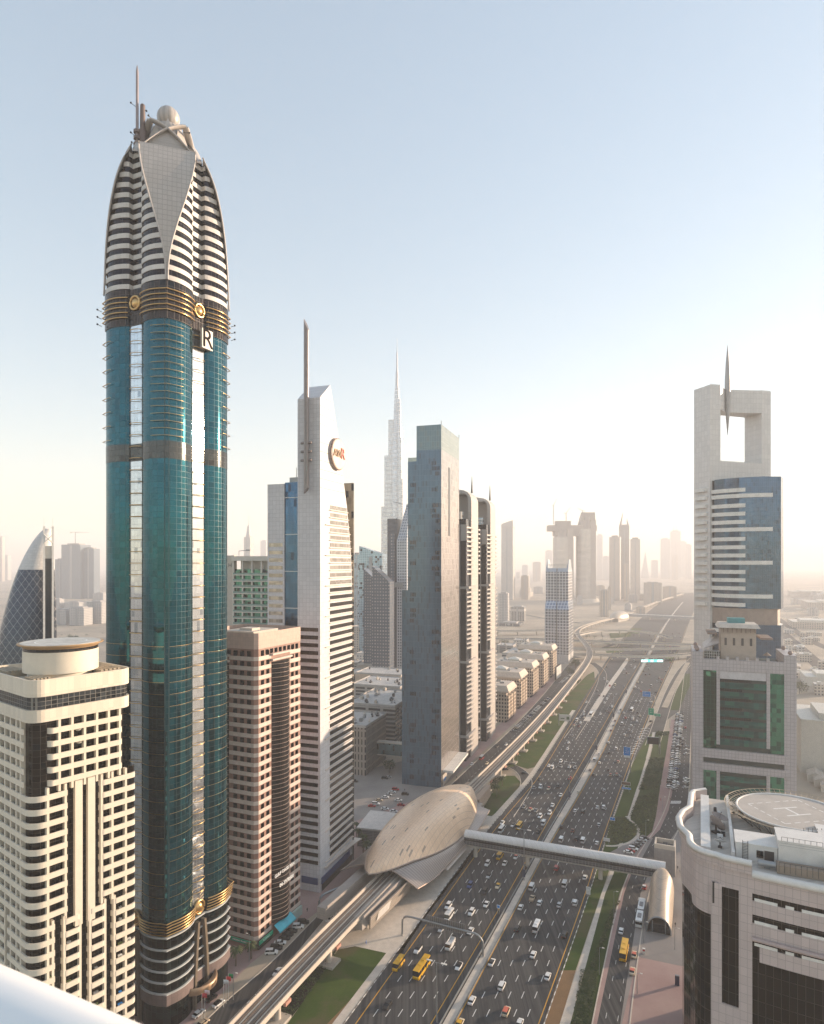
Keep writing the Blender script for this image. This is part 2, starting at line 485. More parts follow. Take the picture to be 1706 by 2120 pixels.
# arrows and joints on the service road, crossing stripes at its bend
ab = MB()
for k in range(7):
    ribbon(ab, [G(1389+k*3.0, 1664), G(1391+k*3.0, 1658)], .7, .03)
struct('crossing_stripes', ab, WHT)
db = MB()
for p_, e in ((service, -1.8), (service, 1.8)):
    q = resample(offs(p_, e), 5)
    for i in range(0, len(q)-1, 2): ribbon(db, [q[i], q[i].lerp(q[i+1], .55)], .16, .026)
struct('white_lane_line', db, WHT)
# pavements and green verges, right of the highway
flat('grass', [(1161,2009),(1192,2009),(1245,1850),(1262,1800),(1300,1700),(1340,1560),(1352,1516),(1338,1528),(1310,1580),(1290,1640),(1254,1745),(1220,1850)], .016, GRASS, 'stuff')
flat('bare_soil', [(1090,2220),(1124,2120),(1161,2009),(1192,2009),(1159,2120),(1128,2220)], .016, SOIL)
flat('path', [(1128,2220),(1158.6,2120),(1245,1850),(1262,1809),(1296,1702),(1322,1620),(1340,1560),(1351,1516),(1357,1516),(1345,1565),(1328,1622),(1303,1702),(1270,1809),(1253,1850),(1180.5,2120),(1152,2220)], .020, CONC_P)
flat('grass', [(1152,2220),(1180.5,2120),(1253,1850),(1270,1809),(1303,1700),(1330,1622),(1346,1568),(1359,1514),(1386,1514),(1379,1560),(1368,1620),(1358,1690),(1350,1722),(1336,1735),(1310,1785),(1283,1850),(1271,1896),(1224,2120),(1200,2220)], .016, GRASSB, 'stuff')
flat('sidewalk', [(1200,2220),(1224,2120),(1271,1896),(1283,1850),(1310,1785),(1336,1735),(1350,1722),(1358,1690),(1368,1620),(1379,1560),(1390,1490),(1404,1490),(1398,1560),(1392,1640),(1384,1678),(1366,1718),(1338,1745),(1314,1790),(1292,1850),(1236,2120),(1212,2220)], .024, PINK)
flat('lawn', [(1272,1691),(1295,1692),(1323,1620),(1338,1570),(1316,1572),(1292,1640)], .030, ground_mat('bright_turf', (.05,.085,.012), (.07,.11,.02), .08, .95, 2.0, .3), 'stuff')
plaza = flat('plaza', [(1277,2220),(1284,2120),(1326,1850),(1350,1790),(1400,1722),(1420,1690),(1520,1690),(1520,2220)], .018, PAVE)
flat('plaza_paving', [(1284,2135),(1320,1981),(1418,2002),(1460,2010),(1460,2220),(1277,2220)], .026, PINK)
flat('parking_lane', [(1262,1765),(1300,1745),(1330,1728),(1352,1735),(1330,1775),(1312,1800)], .022, PAVE)
# left of the highway
flat('sidewalk', [(330,2260),(395,2125),(517,1996),(747,1818),(905,1640),(962,1590),(1180,1392),(1160,1385),(940,1585),(735,1700),(500,1850),(200,2100)], .006, PINK)
flat('forecourt', [(735,1700),(905,1640),(960,1590),(900,1560),(730,1600),(700,1680)], .010, PAVE)
flat('station_plaza', [(640,2010),(700,1962),(799,1976),(830,1975),(880,1899),(958,1800),(1012,1719),(1034,1674),(990,1668),(930,1690),(800,1780),(690,1880),(600,1990)], .012, CONC_P)
flat('grass', [(560,2160),(595,2120),(620,2085),(700,1966),(735,1959),(799,1973),(784,1999),(740,2055),(677,2120),(630,2170)], .018, GRASS, 'stuff')
flat('bare_soil', [(630,2170),(677,2120),(740,2055),(799,1973),(822,1973),(712,2120),(670,2180)], .016, SOIL)
flat('dark_soil_bed', [(500,2140),(590,2070),(640,2010),(700,1962),(640,2060),(560,2160)], .015, DSOIL)
flat('grass', [(993,1686),(1020,1640),(1040,1606),(1066,1606),(1080,1622),(1066,1648),(1040,1672),(1018,1690)], .016, GRASS, 'stuff')
flat('grass', [(1050,1590),(1100,1520),(1160,1455),(1215,1398),(1230,1390),(1232,1410),(1206,1448),(1168,1510),(1120,1585),(1092,1592),(1070,1585)], .015, GRASS, 'stuff')
flat('grass', [(1385,1470),(1400,1430),(1420,1395),(1428,1395),(1428,1420),(1405,1470)], .016, GRASSB, 'stuff')
for q in ([(1310,1300),(1330,1300),(1322,1312),(1296,1312)], [(1250,1340),(1300,1340),(1290,1350),(1256,1352)], [(1262,1311),(1310,1309),(1306,1318),(1264,1322)], [(1372,1360),(1402,1350),(1390,1372)]):
    flat('grass', q, .016, GRASS, 'stuff')

isl = [(1252,1746),(1265,1692),(1295,1692),(1318,1713),(1320,1728),(1303,1742),(1272,1749)]
flat('lawn', isl, .034, ground_mat('island_turf', (.055,.085,.014), (.085,.115,.022), .1, .95, 2.0, .4), 'stuff')
cb = MB(); ribbon(cb, smooth(pl([(1254,1751),(1274,1752),(1305,1745),(1323,1729),(1321,1712),(1297,1690)]), 3), 1.7, .042); struct('path', cb, CONC_P)
# hedges and shrub beds: leaf-sized faces in a low thick layer
LEAF = [plain('leaf_%s' % n_, c_, .8, var=.35, scale=.8, world=True) for n_, c_ in (('olive', (.055,.075,.016)), ('dark_green', (.026,.048,.012)), ('yellow_green', (.10,.12,.022)))]
def inside(p, poly):
    c = False; n = len(poly)
    for i in range(n):
        a, b = poly[i], poly[i-1]
        if (a[1] > p[1]) != (b[1] > p[1]) and p[0] < (b[0]-a[0])*(p[1]-a[1])/(b[1]-a[1]) + a[0]: c = not c
    return c
def bed(pix, dens, h, size, mix=(3,3,1), name='shrubbery'):
    poly = [(v.x, v.y) for v in pl(pix)]
    xs = [p[0] for p in poly]; ys = [p[1] for p in poly]
    N = int((max(xs)-min(xs))*(max(ys)-min(ys))*dens); b = MB()
    ms = [i for i, k in enumerate(mix) for _ in range(k)]
    for _ in range(min(N, 26000)):
        x, y = random.uniform(min(xs), max(xs)), random.uniform(min(ys), max(ys))
        if not inside((x, y), poly): continue
        hh = h*(.55 + .45*math.sin(x*.7 + 1.3*math.sin(y*.4))*math.sin(y*.6))
        leaf(b, x, y, random.uniform(.05, max(hh, .2)), size*random.uniform(.6, 1.4), random.choice(ms))
    o = obj(name, b, LEAF); o['kind'] = 'stuff'; return o
def leaf(b, x, y, z, s, m):
    a = random.uniform(0, 6.28); t = random.uniform(-.7, .7)
    u = Vector((math.cos(a), math.sin(a), t)).normalized()*s; w = Vector((-math.sin(a), math.cos(a), random.uniform(-.6, .9))).normalized()*s*.7
    c = Vector((x, y, z)); b.add([c-u, c+w, c+u, c-w], [(0,1,2,3)], m)
bed([(1254,1742),(1265,1692),(1295,1692),(1318,1713),(1320,1728),(1303,1742),(1272,1749)], 5, 1.0, .42, (4,3,2))
bed([(1303,1690),(1320,1650),(1352,1640),(1366,1625),(1358,1690),(1350,1722),(1338,1732),(1322,1725)], 4, .8, .40, (3,3,1))
bed([(1322,1636),(1346,1568),(1376,1568),(1368,1625),(1354,1634)], 3.2, 1.0, .45, (2,4,0))
bed([(1360,1516),(1386,1516),(1385,1523),(1357,1523)], 2, 1.6, .6, (0,3,0), 'hedge_shrubbery')
bed([(1160,2190),(1184,2120),(1202,2008),(1240,2008),(1222,2120),(1206,2190)], 14, 1.1, .22, (2,5,0))
bed([(500,2140),(590,2070),(640,2010),(704,1958),(690,1985),(640,2060),(560,2160)], 9, 1.1, .25, (1,5,0))
bed([(998,1650),(1024,1612),(1040,1606),(1034,1622),(1010,1652)], 6, 1.0, .35, (1,5,0))
for q in ([(1050,1560),(1060,1545),(1076,1548),(1066,1562)], [(1096,1512),(1108,1500),(1118,1506),(1106,1518)], [(1130,1470),(1142,1458),(1150,1464),(1140,1476)], [(1160,1438),(1172,1426),(1180,1432),(1168,1444)], [(1186,1412),(1196,1402),(1204,1408),(1194,1418)]):
    bed(q, 3, 1.0, .5, (1,5,0))

# flyovers of the interchange
def flyover(pix, w, z, label):
    p = resample(smooth(pl(pix, z), 2), 10); n = len(p)
    o = Vector((p[n//2].x, p[n//2].y, 0))
    t = thing('flyover', label, 'flyover', o, 0, 'flyovers of the road interchange')
    p = [v - o for v in p]
    b = MB(); bar(b, p, w, -1.5, 0); obj('deck', b, CONC_P, t)
    b = MB(); ribbon(b, [v + Vector((0, 0, .02)) for v in p], w-1.2); obj('roadway', b, ASPH2, t)
    for s in (-1, 1):
        k = MB(); bar(k, offs(p, s*(w/2-.3)), .5, .004, 1.0); obj('side_wall', k, CONC_P, t)
    for i in range(3, n-1, max(4, n//8)):
        k = MB(); k.cyl(p[i].x, p[i].y, 0, z-1.51, 1.1, 1.1, 10); obj('pillar', k, CONC, t)
flyover([(1150,1356),(1225,1354),(1330,1360),(1411,1356),(1446,1352)], 13, 7.0, 'nearest concrete flyover crossing the highway, just behind the lit overhead sign')
flyover([(1140,1345),(1223,1344.5),(1330,1344),(1432,1342),(1460,1341)], 11, 7.5, 'straight concrete flyover second from the nearest, crossing the highway')
flyover([(1000,1322),(1112,1323),(1212,1327),(1317,1331),(1433,1335),(1470,1336)], 22, 8.5, 'widest concrete flyover crossing the whole picture behind the faceted blue tower')
flyover([(1180,1320),(1197,1313),(1236,1306),(1290,1304.5),(1357,1310.5),(1386,1320)], 11, 9.0, 'curved concrete flyover swinging round beside the bend of the rail viaduct')
flyover([(1000,1306.5),(1060,1306),(1112,1305),(1150,1304)], 16, 9.0, 'concrete flyover leading in from the low blocks behind the faceted blue tower')
for q, w in (([(1030,1331),(1112,1347),(1200,1362)], 14), ([(1240,1345),(1280,1330),(1330,1318),(1400,1312)], 9), ([(1205,1335),(1260,1326),(1330,1322)], 8), ([(1620,1310),(1660,1345),(1720,1400)], 20), ([(1610,1280),(1680,1330),(1760,1360)], 16), ([(1450,1275),(1560,1262),(1700,1270)], 14), ([(1040,1262),(1120,1280),(1200,1290)], 14)):
    p = resample(smooth(pl(q), 2), 25); b = MB(); ribbon(b, p, w, .011); struct('road', b, ASPH2)
# ------------------------------------------------------------------ left side: the rooftop parapet, the white flats, the tall ogive tower
# parapet of the roof the photograph was taken from
d = Vector((.565, -.27, 0)); p0 = Vector((-1.25, 1.96, 0)) - d*2.2; p1 = Vector((-.685, 1.69, 0)) + d*1.6
nrm = Vector((-d.y, d.x, 0)).normalized()*-1            # towards the camera
if nrm.y > 0: nrm = -nrm
prof = [(-.02, -1.6), (-.02, -.06), (.0, -.03), (.03, -.008), (.08, 0), (.14, -.012), (.24, -.06), (.36, -.15), (.50, -.29), (.62, -.46), (.66, -.7), (.66, -1.6)]
secs = [[(q.x + nrm.x*a, q.y + nrm.y*a, H - 1.185 + z) for a, z in prof] for q in (p0, p1)]
b = MB(); b.loft(secs, 0, True)
tag(obj('parapet', b, plain('parapet_white', (.80,.80,.80), .35, var=.03)), 'smooth rounded white roof parapet at the bottom left corner, out of focus', 'parapet')

# ---- cream flats with rounded balconies
o = at(63, 160); az = 38
flats = thing('apartment_tower', 'cream tower of flats with rounded balcony bands and a round helipad on its roof', 'tower', o, frame(az))
CR = plain('cream_render', (.70,.63,.52), .55, var=.05)
BG = glass('brown_glass', (.028,.024,.020), 1.1, 1.6, .5, .07, (.07,.055,.045), .10, .9)
W = 34.0; L = 26.7
def bandpoly(x0, x1, ylo, yhi, r=3.2): return rrect(x0, x1, ylo, yhi, r)
b = MB(); b.prism(rrect(1.3, L-1.4, 1.3, W-1.3, 2.6), 0, 108.2); obj('glass_wall', b, BG, flats)
b = MB(); b.prism(rrect(0, L, 0, W, 3.4), 104.9, 108.0); b.prism(rrect(0, L, 0, W, 3.4), 111.3, 114.0)
ring_o, ring_i = rrect(0, L, 0, W, 3.4), rrect(.5, L-.5, .5, W-.5, 2.9)
nn = len(ring_o)
b.add([(x, y, 114) for x, y in ring_o] + [(x, y, 115.6) for x, y in ring_o] + [(x, y, 115.6) for x, y in ring_i] + [(x, y, 114.01) for x, y in ring_i],
      [(i, (i+1) % nn, nn+(i+1) % nn, nn+i) for i in range(nn)] + [(nn+i, nn+(i+1) % nn, 2*nn+(i+1) % nn, 2*nn+i) for i in range(nn)] + [(2*nn+i, 2*nn+(i+1) % nn, 3*nn+(i+1) % nn, 3*nn+i) for i in range(nn)], 0)
obj('roof_parapet', b, tile('cream_tile', (.70,.63,.52), 1.5, 3.2, .06, .85), flats)
b = MB(); b.prism(rrect(.5, L-.5, .5, W-.5, 3), 108.05, 111.25); obj('window_band', b, glass('dark_grid_glass', (.06,.07,.08), 1.4, 1.1, .5, .10, (.20,.19,.17), .08, .7), flats)
def band(mb, t0, t1, z0, z1, wrap=False, face='x'):
    """a balcony front along the street face from t0 to t1, rounding in at its ends"""
    th = .38; pts = []
    if wrap:      # runs round the front corner on to the other face, out to y = wrap
        pts = [(t1, 0), (t1, th), (4.0, th)] + [(3.6-math.sin(R(a))*3.2, 3.6-math.cos(R(a))*3.2) for a in range(0, 91, 15)] + [(th, wrap), (0, wrap)] + [(3.6-math.cos(R(a))*3.6, 3.6-math.sin(R(a))*3.6) for a in range(0, 91, 10)]
    else:
        rr = min(1.2, (t1-t0)/3)
        pts = [(t0+.38, 1.4), (t0, 1.4), (t0, rr)] + [(t0+rr-math.cos(R(a))*rr, rr-math.sin(R(a))*rr) for a in range(10, 90, 16)] + [(t0+rr, 0), (t1-rr, 0)] + [(t1-rr+math.sin(R(a))*rr, rr-math.cos(R(a))*rr) for a in range(10, 90, 16)] + [(t1, rr), (t1, 1.4), (t1-.38, 1.4), (t1-.38, rr+.2), (t1-rr, th), (t0+rr, th), (t0+.38, rr+.2)]
    area = sum(a[0]*b_[1]-b_[0]*a[1] for a, b_ in zip(pts, pts[1:] + pts[:1]))
    if area < 0: pts = pts[::-1]
    mb.prism(pts, z0, z1)
def lband(mb, y0, y1, z0, z1): mb.prism(rrect(0, .42, y0, y1, .2, 3), z0, z1)
z = 104.9; fl = 0; FH = 3.33
while z > 4:
    z -= FH; mb = MB(); z0, z1 = z, z + 1.42
    if z > 87:
        band(mb, 4.4, 23.8, z0, z1); lband(mb, 4.4, W, z0, z1)
    elif z > 54:
        band(mb, 0, 8.9, z0, z1, 24.0); band(mb, 17.4, 27.6, z0, z1); lband(mb, 25.6, W, z0, z1)
    else:
        band(mb, 0, 5.8, z0, z1, 14.5); band(mb, 7.7, 12.6, z0, z1); band(mb, 14.3, 19.2, z0, z1); band(mb, 20.8, 27.6, z0, z1); lband(mb, 16.4, 24.5, z0, z1); lband(mb, 26.2, W, z0, z1)
    obj('balcony_band', mb, CR, flats)
def col(t, z0, z1, w=.6, y=.15, lab='column'):
    mb = MB(); mb.box(t-w/2, t+w/2, y, y+1.25, z0, z1); obj(lab, mb, CR, flats)
for t in (7.0, 10.2, 13.4, 16.6, 19.8, 22.9): col(t, 86.5, 104.88)
for t in (4.2, 8.5, 17.9, 20.8, 24.6): col(t, 53.2 if t > 5 else 2, 88)
for t in (5.4, 8.2, 12.2, 14.8, 18.8, 21.4, 24.6): col(t, 2, 54)
for t in (10.9, 14.2):
    mb = MB(); mb.box(t, t+1.9, .2, 1.6, 50, 88.0); obj('fin_wall', mb, CR, flats)
for y in (6.2, 8.8, 12.4, 16.0, 19.6, 23.2):
    mb = MB(); mb.box(.16, 1.4, y, y+.7, 2, 104.88 if y > 6 else 88); obj('column', mb, CR, flats)
mb = MB(); mb.prism(rrect(L-1.0, L+.9, .6, 7, .9), 3, 88.2); obj('wing', mb, BG, flats)
# roof: drum, helipad, plant
mb = MB(); mb.cyl(13.2, 13.5, 114.05, 115.6, 8.0, 8.0, 40); mb.cyl(13.2, 13.5, 115.6, 121.3, 9.3, 9.3, 48); obj('roof_drum', mb, CR, flats)
mb = MB(); mb.cyl(13.2, 13.5, 121.3, 122.1, 9.2, 9.2, 48); obj('window_band', mb, BLACKG, flats)
mb = MB(); mb.lathe(13.2, 13.5, [(9.2, 122.1), (9.6, 122.6), (10.6, 122.9), (10.6, 123.2)], 48); obj('helipad_rim', mb, plain('ochre_paint', (.42,.27,.14), .6), flats)
mb = MB(); mb.cyl(13.2, 13.5, 123.2, 123.3, 9.9, 9.9, 48); obj('helipad_deck', mb, plain('pad_grey', (.55,.54,.50), .7, var=.2), flats)
mb = MB(); mb.add([(13.2+math.cos(i*.131)*r_, 13.5+math.sin(i*.131)*r_, 123.32) for i in range(48) for r_ in (6.2, 6.5)], [(2*i, 2*i+1, (2*i+3) % 96, (2*i+2) % 96) for i in range(48)]); obj('marking', mb, LETTER, flats)
for x0, y0, x1, y1 in ((19, 3, 25, 9), (17.5, 20, 25, 26), (2, 20, 7, 30), (1.6, 2.2, 6, 8)):
    mb = MB(); mb.box(x0, x1, y0, y1, 114.05, 115.2)
    for k in range(5): mb.box(x0+.1+k*(x1-x0)/5, x0+(k+.7)*(x1-x0)/5, y0+.2, y1-.2, 115.2, 115.7)
    obj('roof_plant', mb, plain('plant_ochre', (.36,.30,.22), .7), flats)
for k in range(3):
    mb = MB(); mb.tube([(14+k*.7, 23.5, 115.9), (24.5, 23.5+k*.5, 115.9)], .22); obj('roof_pipe', mb, GREYM, flats)
# a dish, air-conditioners and plants left on the balconies
for t, zz, m_ in ((12, 100.8, CREAM), (12.2, 97.4, CREAM)):
    mb = MB(); mb.lathe(t, .9, [(.1, zz), (.6, zz+.25), (.8, zz+.6)], 14); obj('satellite_dish', mb, m_, flats)
for i in range(34):
    t = random.choice((5, 9.5, 16.5, 23.2, 25.6)); k = random.randint(2, 15); zz = 104.9 - FH*(15+k) + 1.58
    if zz < 8: continue
    mb = MB(); s_ = random.uniform(.35, .8); mb.box(t-s_, t+s_*.6, .25, .8, zz-.05, zz+random.uniform(.15, .5))
    obj('balcony_clutter', mb, random.choice((WHITE, GREYM, LEAF[2], BLUES, LEAF[0])), flats)

# ---- the tall glass tower with an ogive crown
RO = 19.2; SD = RO*math.sqrt(2); HS = SD/2
cx, cy = -82.5, 219.0; RA = 25.7
rose = thing('skyscraper', 'tallest teal glass skyscraper with black and white striped ogive crown and ball on top', 'skyscraper', (cx, cy, 0), frame(RA))
SLOT_D = -.25
def off(t):
    for a, b_, h in ((0, .40, 1.5), (.60, 1, 1.5)):
        if a <= t <= b_: return h*math.sin(math.pi*(t-a)/(b_-a))**.75 if 0 < (t-a)/(b_-a) < 1 else 0.0
    return SLOT_D
NS = 40
TS = sorted(set([k/NS for k in range(NS)] + [.4001, .5999, .401, .599]))
def outline(d=0.0, inset_slot=True):
    """lobed square, counter-clockwise, grown by d"""
    out = []
    for k, (ux, uy) in enumerate(((1,0), (0,1), (-1,0), (0,-1))):
        nx, ny = uy, -ux
        for t in TS:
            e = off(t) + (d if 0 < t else 0)
            if not inset_slot and .40 < t < .60: e = d - .25
            a = (t*2-1)*(HS + (d if t in (0,) else 0))
            out.append((ux*a + nx*(HS+e) if t > 0 else ux*a + nx*(HS+d), uy*a + ny*(HS+e) if t > 0 else uy*a + ny*(HS+d)))
    return out
def clip(poly, rho):
    """cut the four corners: keep |x+y| and |x-y| <= rho*sqrt2"""
    c = rho*math.sqrt(2)
    for sx, sy in ((1,1), (-1,1), (-1,-1), (1,-1)):
        out = []; n = len(poly)
        for i in range(n):
            p, q = poly[i], poly[(i+1) % n]
            dp, dq = sx*p[0]+sy*p[1]-c, sx*q[0]+sy*q[1]-c
            if dp <= 0: out.append(p)
            if dp*dq < 0:
                t = dp/(dp-dq); out.append((p[0]+(q[0]-p[0])*t, p[1]+(q[1]-p[1])*t))
        poly = out
    return poly
RT = [(228, 1.03), (236, 1.015), (243, 1.0), (250, .972), (258, .92), (266, .835), (272, .745), (276, .65), (279, .56), (282, .47), (286, .44)]
def rho(z):
    return sum(rho_(z+e) for e in (-5,-3.5,-2,-1,0,1,2,3.5,5))/9
def rho_(z):
    if z <= RT[0][0]: return RO*1.06
    for (a, ra), (b_, rb) in zip(RT, RT[1:]):
        if a <= z <= b_: return RO*(ra + (rb-ra)*(z-a)/(b_-a))
    return RO*RT[-1][1]
TEAL = glass('teal_glass', (.008,.092,.125), 1.5, 1.85, .16, .07, (.02,.05,.055), .055, .84, .010, (.006,.07,.10), .05, 1.6)
def arcwall(segs, z0, z1, m, name, d=0.0):
    mb = MB(); pts = outline(d); n = len(pts)
    for i in segs: 
        a, b_ = pts[i % n], pts[(i+1) % n]
        mb.add([(a[0], a[1], z0), (b_[0], b_[1], z0), (b_[0], b_[1], z1), (a[0], a[1], z1)], [(0,1,2,3)], 0, False)
    return obj(name, mb, m, rose)
M4 = len(TS); 
def tt(i): return TS[i % M4]
n_out = 4*M4
lobes = [i for i in range(n_out) if not (.4000 <= tt(i) < .5999)]
slots = [i for i in range(n_out) if .4000 <= tt(i) < .5999]
arcwall(lobes, 33, 177.5, TEAL, 'glass_wall'); arcwall(lobes, 183, 221, TEAL, 'glass_wall')
SLOTG = glass('silver_glass', (.62,.66,.70), 1.4, 1.85, .10, .06, (.25,.27,.30), .06, .92, .008, (.35,.4,.45), .04)
DSLOT = glass('slot_dark_glass', (.03,.04,.06), 1.4, 1.85, .3, .05, (.02,.02,.03), .08, .8)
flat_s = [i for i in slots if .401 <= tt(i) < .599]
arcwall([i for i in slots if i not in flat_s], 33, 221, DSLOT, 'slot_side')
arcwall([i for i in flat_s], 33, 177.5, SLOTG, 'slot_glass'); arcwall(flat_s, 183, 221, SLOTG, 'slot_glass')
MECH = glass('plant_floor_glass', (.07,.075,.075), 1.5, 1.85, .2, .07, (.03,.03,.03), .1, .7, .008, (.05,.05,.05), .1)
arcwall(range(n_out), 177.5, 183, MECH, 'plant_floor', .05)
DG = glass('belt_glass', (.035,.028,.027), 1.2, 3.3, .4, .08, (.10,.08,.07), .12, .85)
mb = MB(); mb.prism(outline(.25), 221, 232.6); obj('dark_belt', mb, DG, rose)
mb = MB(); mb.prism(outline(.15), 0, 33); obj('podium_glass', mb, glass('podium_glass', (.018,.035,.038), 1.5, 1.7, .5, .05, (.02,.03,.03), .07, .92, .012, (.01,.012,.013), .3), rose)
for z in (28.4, 24.6, 21.2, 17.8, 14.4, 11.0):
    mb = MB(); mb.prism(outline(.75), z, z+.38); obj('ledge', mb, plain('pale_ledge', (.55,.56,.55), .4), rose)
mb = MB(); mb.prism(outline(.7), 7.6, 10.9); obj('stone_band', mb, tile('brown_stone', (.20,.15,.14), 1.2, 1.6), rose)
def goldring(z, d):
    mb = MB(); pts = outline(d)
    for k in range(4):
        seg = [pts[(k*M4+j) % n_out] for j in range(M4+1)]
        for lo, hi in ((0.0, .40), (.60, 1.0)):
            q = [p for p, j in zip(seg, list(TS)+[1.0]) if lo <= j <= hi]
            mb.tube([(x, y, z) for x, y in q], .19, 6)
    obj('gold_ring', mb, GOLD, rose)
for z in (223.6, 225.2, 226.8, 228.4, 230.0): goldring(z, .75)
for z in (29.6, 30.6, 31.6, 32.6, 33.6): goldring(z, .8 + (z-29)*.16)
for z in (31.6, 228.0):
    for k, (nx, ny) in enumerate(((0,-1), (-1,0), (1,0), (0,1))):
        c = Vector((nx, ny, 0))*(HS + .25); u = Vector((-ny, nx, 0)); md = []
        for r_, mm in ((2.1, 'gold_ring'), (1.5, 'boss')):
            mb = MB()
            if mm == 'gold_ring':
                mb.tube([c + u*math.cos(a*.2618)*r_ + Vector((0,0,z+math.sin(a*.2618)*r_)) for a in range(24)], .42, 8, 0, True, True)
            else:
                for rr, ad in ((1.5, 0), (1.2, .35), (.7, .6), (.05, .68)): md.append([c + c.normalized()*ad + u*math.cos(a*.2618)*rr + Vector((0,0,z+math.sin(a*.2618)*rr)) for a in range(24)])
                mb.loft(md, 0, True, True, False)
            if mm == 'boss': obj('boss', mb, GOLD, last)
            else: last = obj('medallion', mb, GOLD, rose)
# hoops in the slots and sun-shade fins at the corners
def hoop_mesh():
    mb = MB(); w = .10*SD*.96
    mb.tube([(math.cos(R(a))*w, -math.sin(R(a))*1.25, 0) for a in range(0, 181, 15)], .13, 5)
    return mb.mesh('hoop', GOLD)
hm = hoop_mesh(); z = 37.0
while z < 220:
    for (nx, ny, rz) in ((0, -1, 0), (-1, 0, -90)):
        o = link('hoop', hm, rose); o.location = (nx*(HS-.2), ny*(HS-.2), z); o.rotation_euler = (0, 0, R(rz))
    z += 3.72
def fin(z, k, ln=.17):
    mb = MB(); pts = outline(.55)
    seg = [pts[(k*M4+j) % n_out] for j in range(-int(M4*ln), int(M4*ln)+1)]
    mb.loft([[(x, y, z), (x*1.018, y*1.018, z+.02), (x*1.018, y*1.018, z+.09), (x, y, z+.12)] for x, y in seg], 0, False)
    obj('sunshade_fin', mb, GOLD, rose)
for i in range(16):
    for k in (0, 1, 3):
        if k == 0 or i % 2 == 0: fin(184.5 + i*2.28, k)
for i in range(38):
    z = 37 + i*3.72
    if z > 120: break
    pts = outline(.07); lines = MB()
    for k in (0, 3):
        for lo, hi in ((0.01, .39), (.61, .99)):
            q = [pts[k*M4+j] for j in range(M4) if lo <= TS[j] <= hi]
            lines.loft([[(x, y, z), (x*1.006, y*1.006, z), (x*1.006, y*1.006, z+.08), (x, y, z+.08)] for x, y in q], 0, False); obj('floor_trim', lines, GOLD, rose); lines = MB()

# striped ogive
SLOT_D = -1.5
WB = tile('grey_white_tile', (.60,.57,.54), 1.2, 1.7, .03, .8)
core = MB(); zz = 232.6
while zz < 278.5:
    core.prism(clip(outline(-.12), rho(zz+1.4)-.2), zz, min(zz+1.15, 279.2)); zz += 1.15
obj('crown_glass', core, glass('crown_glass', (.018,.018,.025), 1.2, 3, .4, .06, (.05,.045,.05), .12, .9), rose)
zz = 233.0
while zz < 277.4:
    mb = MB(); mb.prism(clip(outline(.14), rho(zz+1.5)-.05), zz, zz+1.5)
    obj('spandrel_band', mb, WB, rose); zz += 3.28
KT = tile('kite_tile', (.44,.41,.39), 2.0, 1.7, .22, .72, .05, .6, 0.0, .5, True)
KW = [(230,.2),(238,.4),(244,1.2),(252,3.2),(260,5.5),(269,7.6),(276,8.5),(290,8.7)]
def kw(z):
    for (a, ra), (b_, rb) in zip(KW, KW[1:]):
        if a <= z <= b_: return ra + (rb-ra)*(z-a)/(b_-a)
    return .2
RIB = plain('pale_rib', (.43,.40,.38), .45)
for sx, sy in ((-1,-1), (1,-1), (-1,1), (1,1)):
    dx, dy = sx/math.sqrt(2), sy/math.sqrt(2); ux, uy = -dy, dx
    mb = MB(); L_e, R_e = [], []
    ks = [232.8 + k*1.5 for k in range(32)]; row = []
    for z in ks:
        r_ = rho(z) + .18; w = sum(kw(z+e) for e in (-2,-1,0,1,2))/5
        row.append([(dx*r_ + ux*w*f, dy*r_ + uy*w*f, z) for f in (-1, -.5, 0, .5, 1)])
        L_e.append(row[-1][0]); R_e.append(row[-1][-1])
    mb.loft(row, 0, False, False); obj('kite_panel', mb, KT, rose)
    for e in (L_e, R_e):
        mb = MB(); mb.tube(e, .28, 5); obj('panel_edge', mb, RIB, rose)
# crown petals and ball
zt = 279.0; r_t = 8.7
SHELL = tile('shell_tile', (.40,.37,.35), 1.1, 1.1, .05, .75, .04, .5)
ANG = [45 + 90*k for k in range(4)]
for a in ANG:
    c, s_ = math.cos(R(a)), math.sin(R(a)); d_, u_ = Vector((c, s_, 0)), Vector((-s_, c, 0))
    W0 = 8.9
    # two crossing ribs, each springing from a slot head and leaning over to the other side
    for sg in (-1, 1):
        arc = []
        for k in range(15):
            t = k/14
            x = -W0 + (W0 + 5.6)*t; zz = zt - 1.8 + 13.0*math.sin(t*1.35)/math.sin(1.35)
            rr = r_t + 1.3 - 4.2*t**1.3
            arc.append(d_*rr + u_*sg*x + Vector((0, 0, zz)))
        mb = MB(); mb.loft([[q + d_*.5 + Vector((0,0,-.25)), q + d_*.6 + Vector((0,0,.25)), q - d_*1.6 + Vector((0,0,.45)), q - d_*1.6 + Vector((0,0,-.1))] for q in arc], 0, True)
        obj('crown_rib', mb, RIB, rose)
    # shell set back below the crossing
    row = []
    for k in range(9):
        t = k/8; zz = zt - 2.5 + 12.0*t; rr = r_t + .5 - 3.2*t*t; w = 8.7*(1-t)**.75 + .2
        row.append([d_*rr + u_*w*f + Vector((0, 0, zz - 0)) for f in (-1, -.5, 0, .5, 1)])
    mb = MB(); mb.loft(row, 0, True, False); obj('crown_shell', mb, SHELL, rose)
mb = MB(); mb.lathe(0, 0, [(8.3, zt-3), (7.6, zt+3), (5.6, zt+8), (4.4, zt+11), (3.6, zt+13.2)], 24); obj('crown_core', mb, SHELL, rose)
mb = MB()
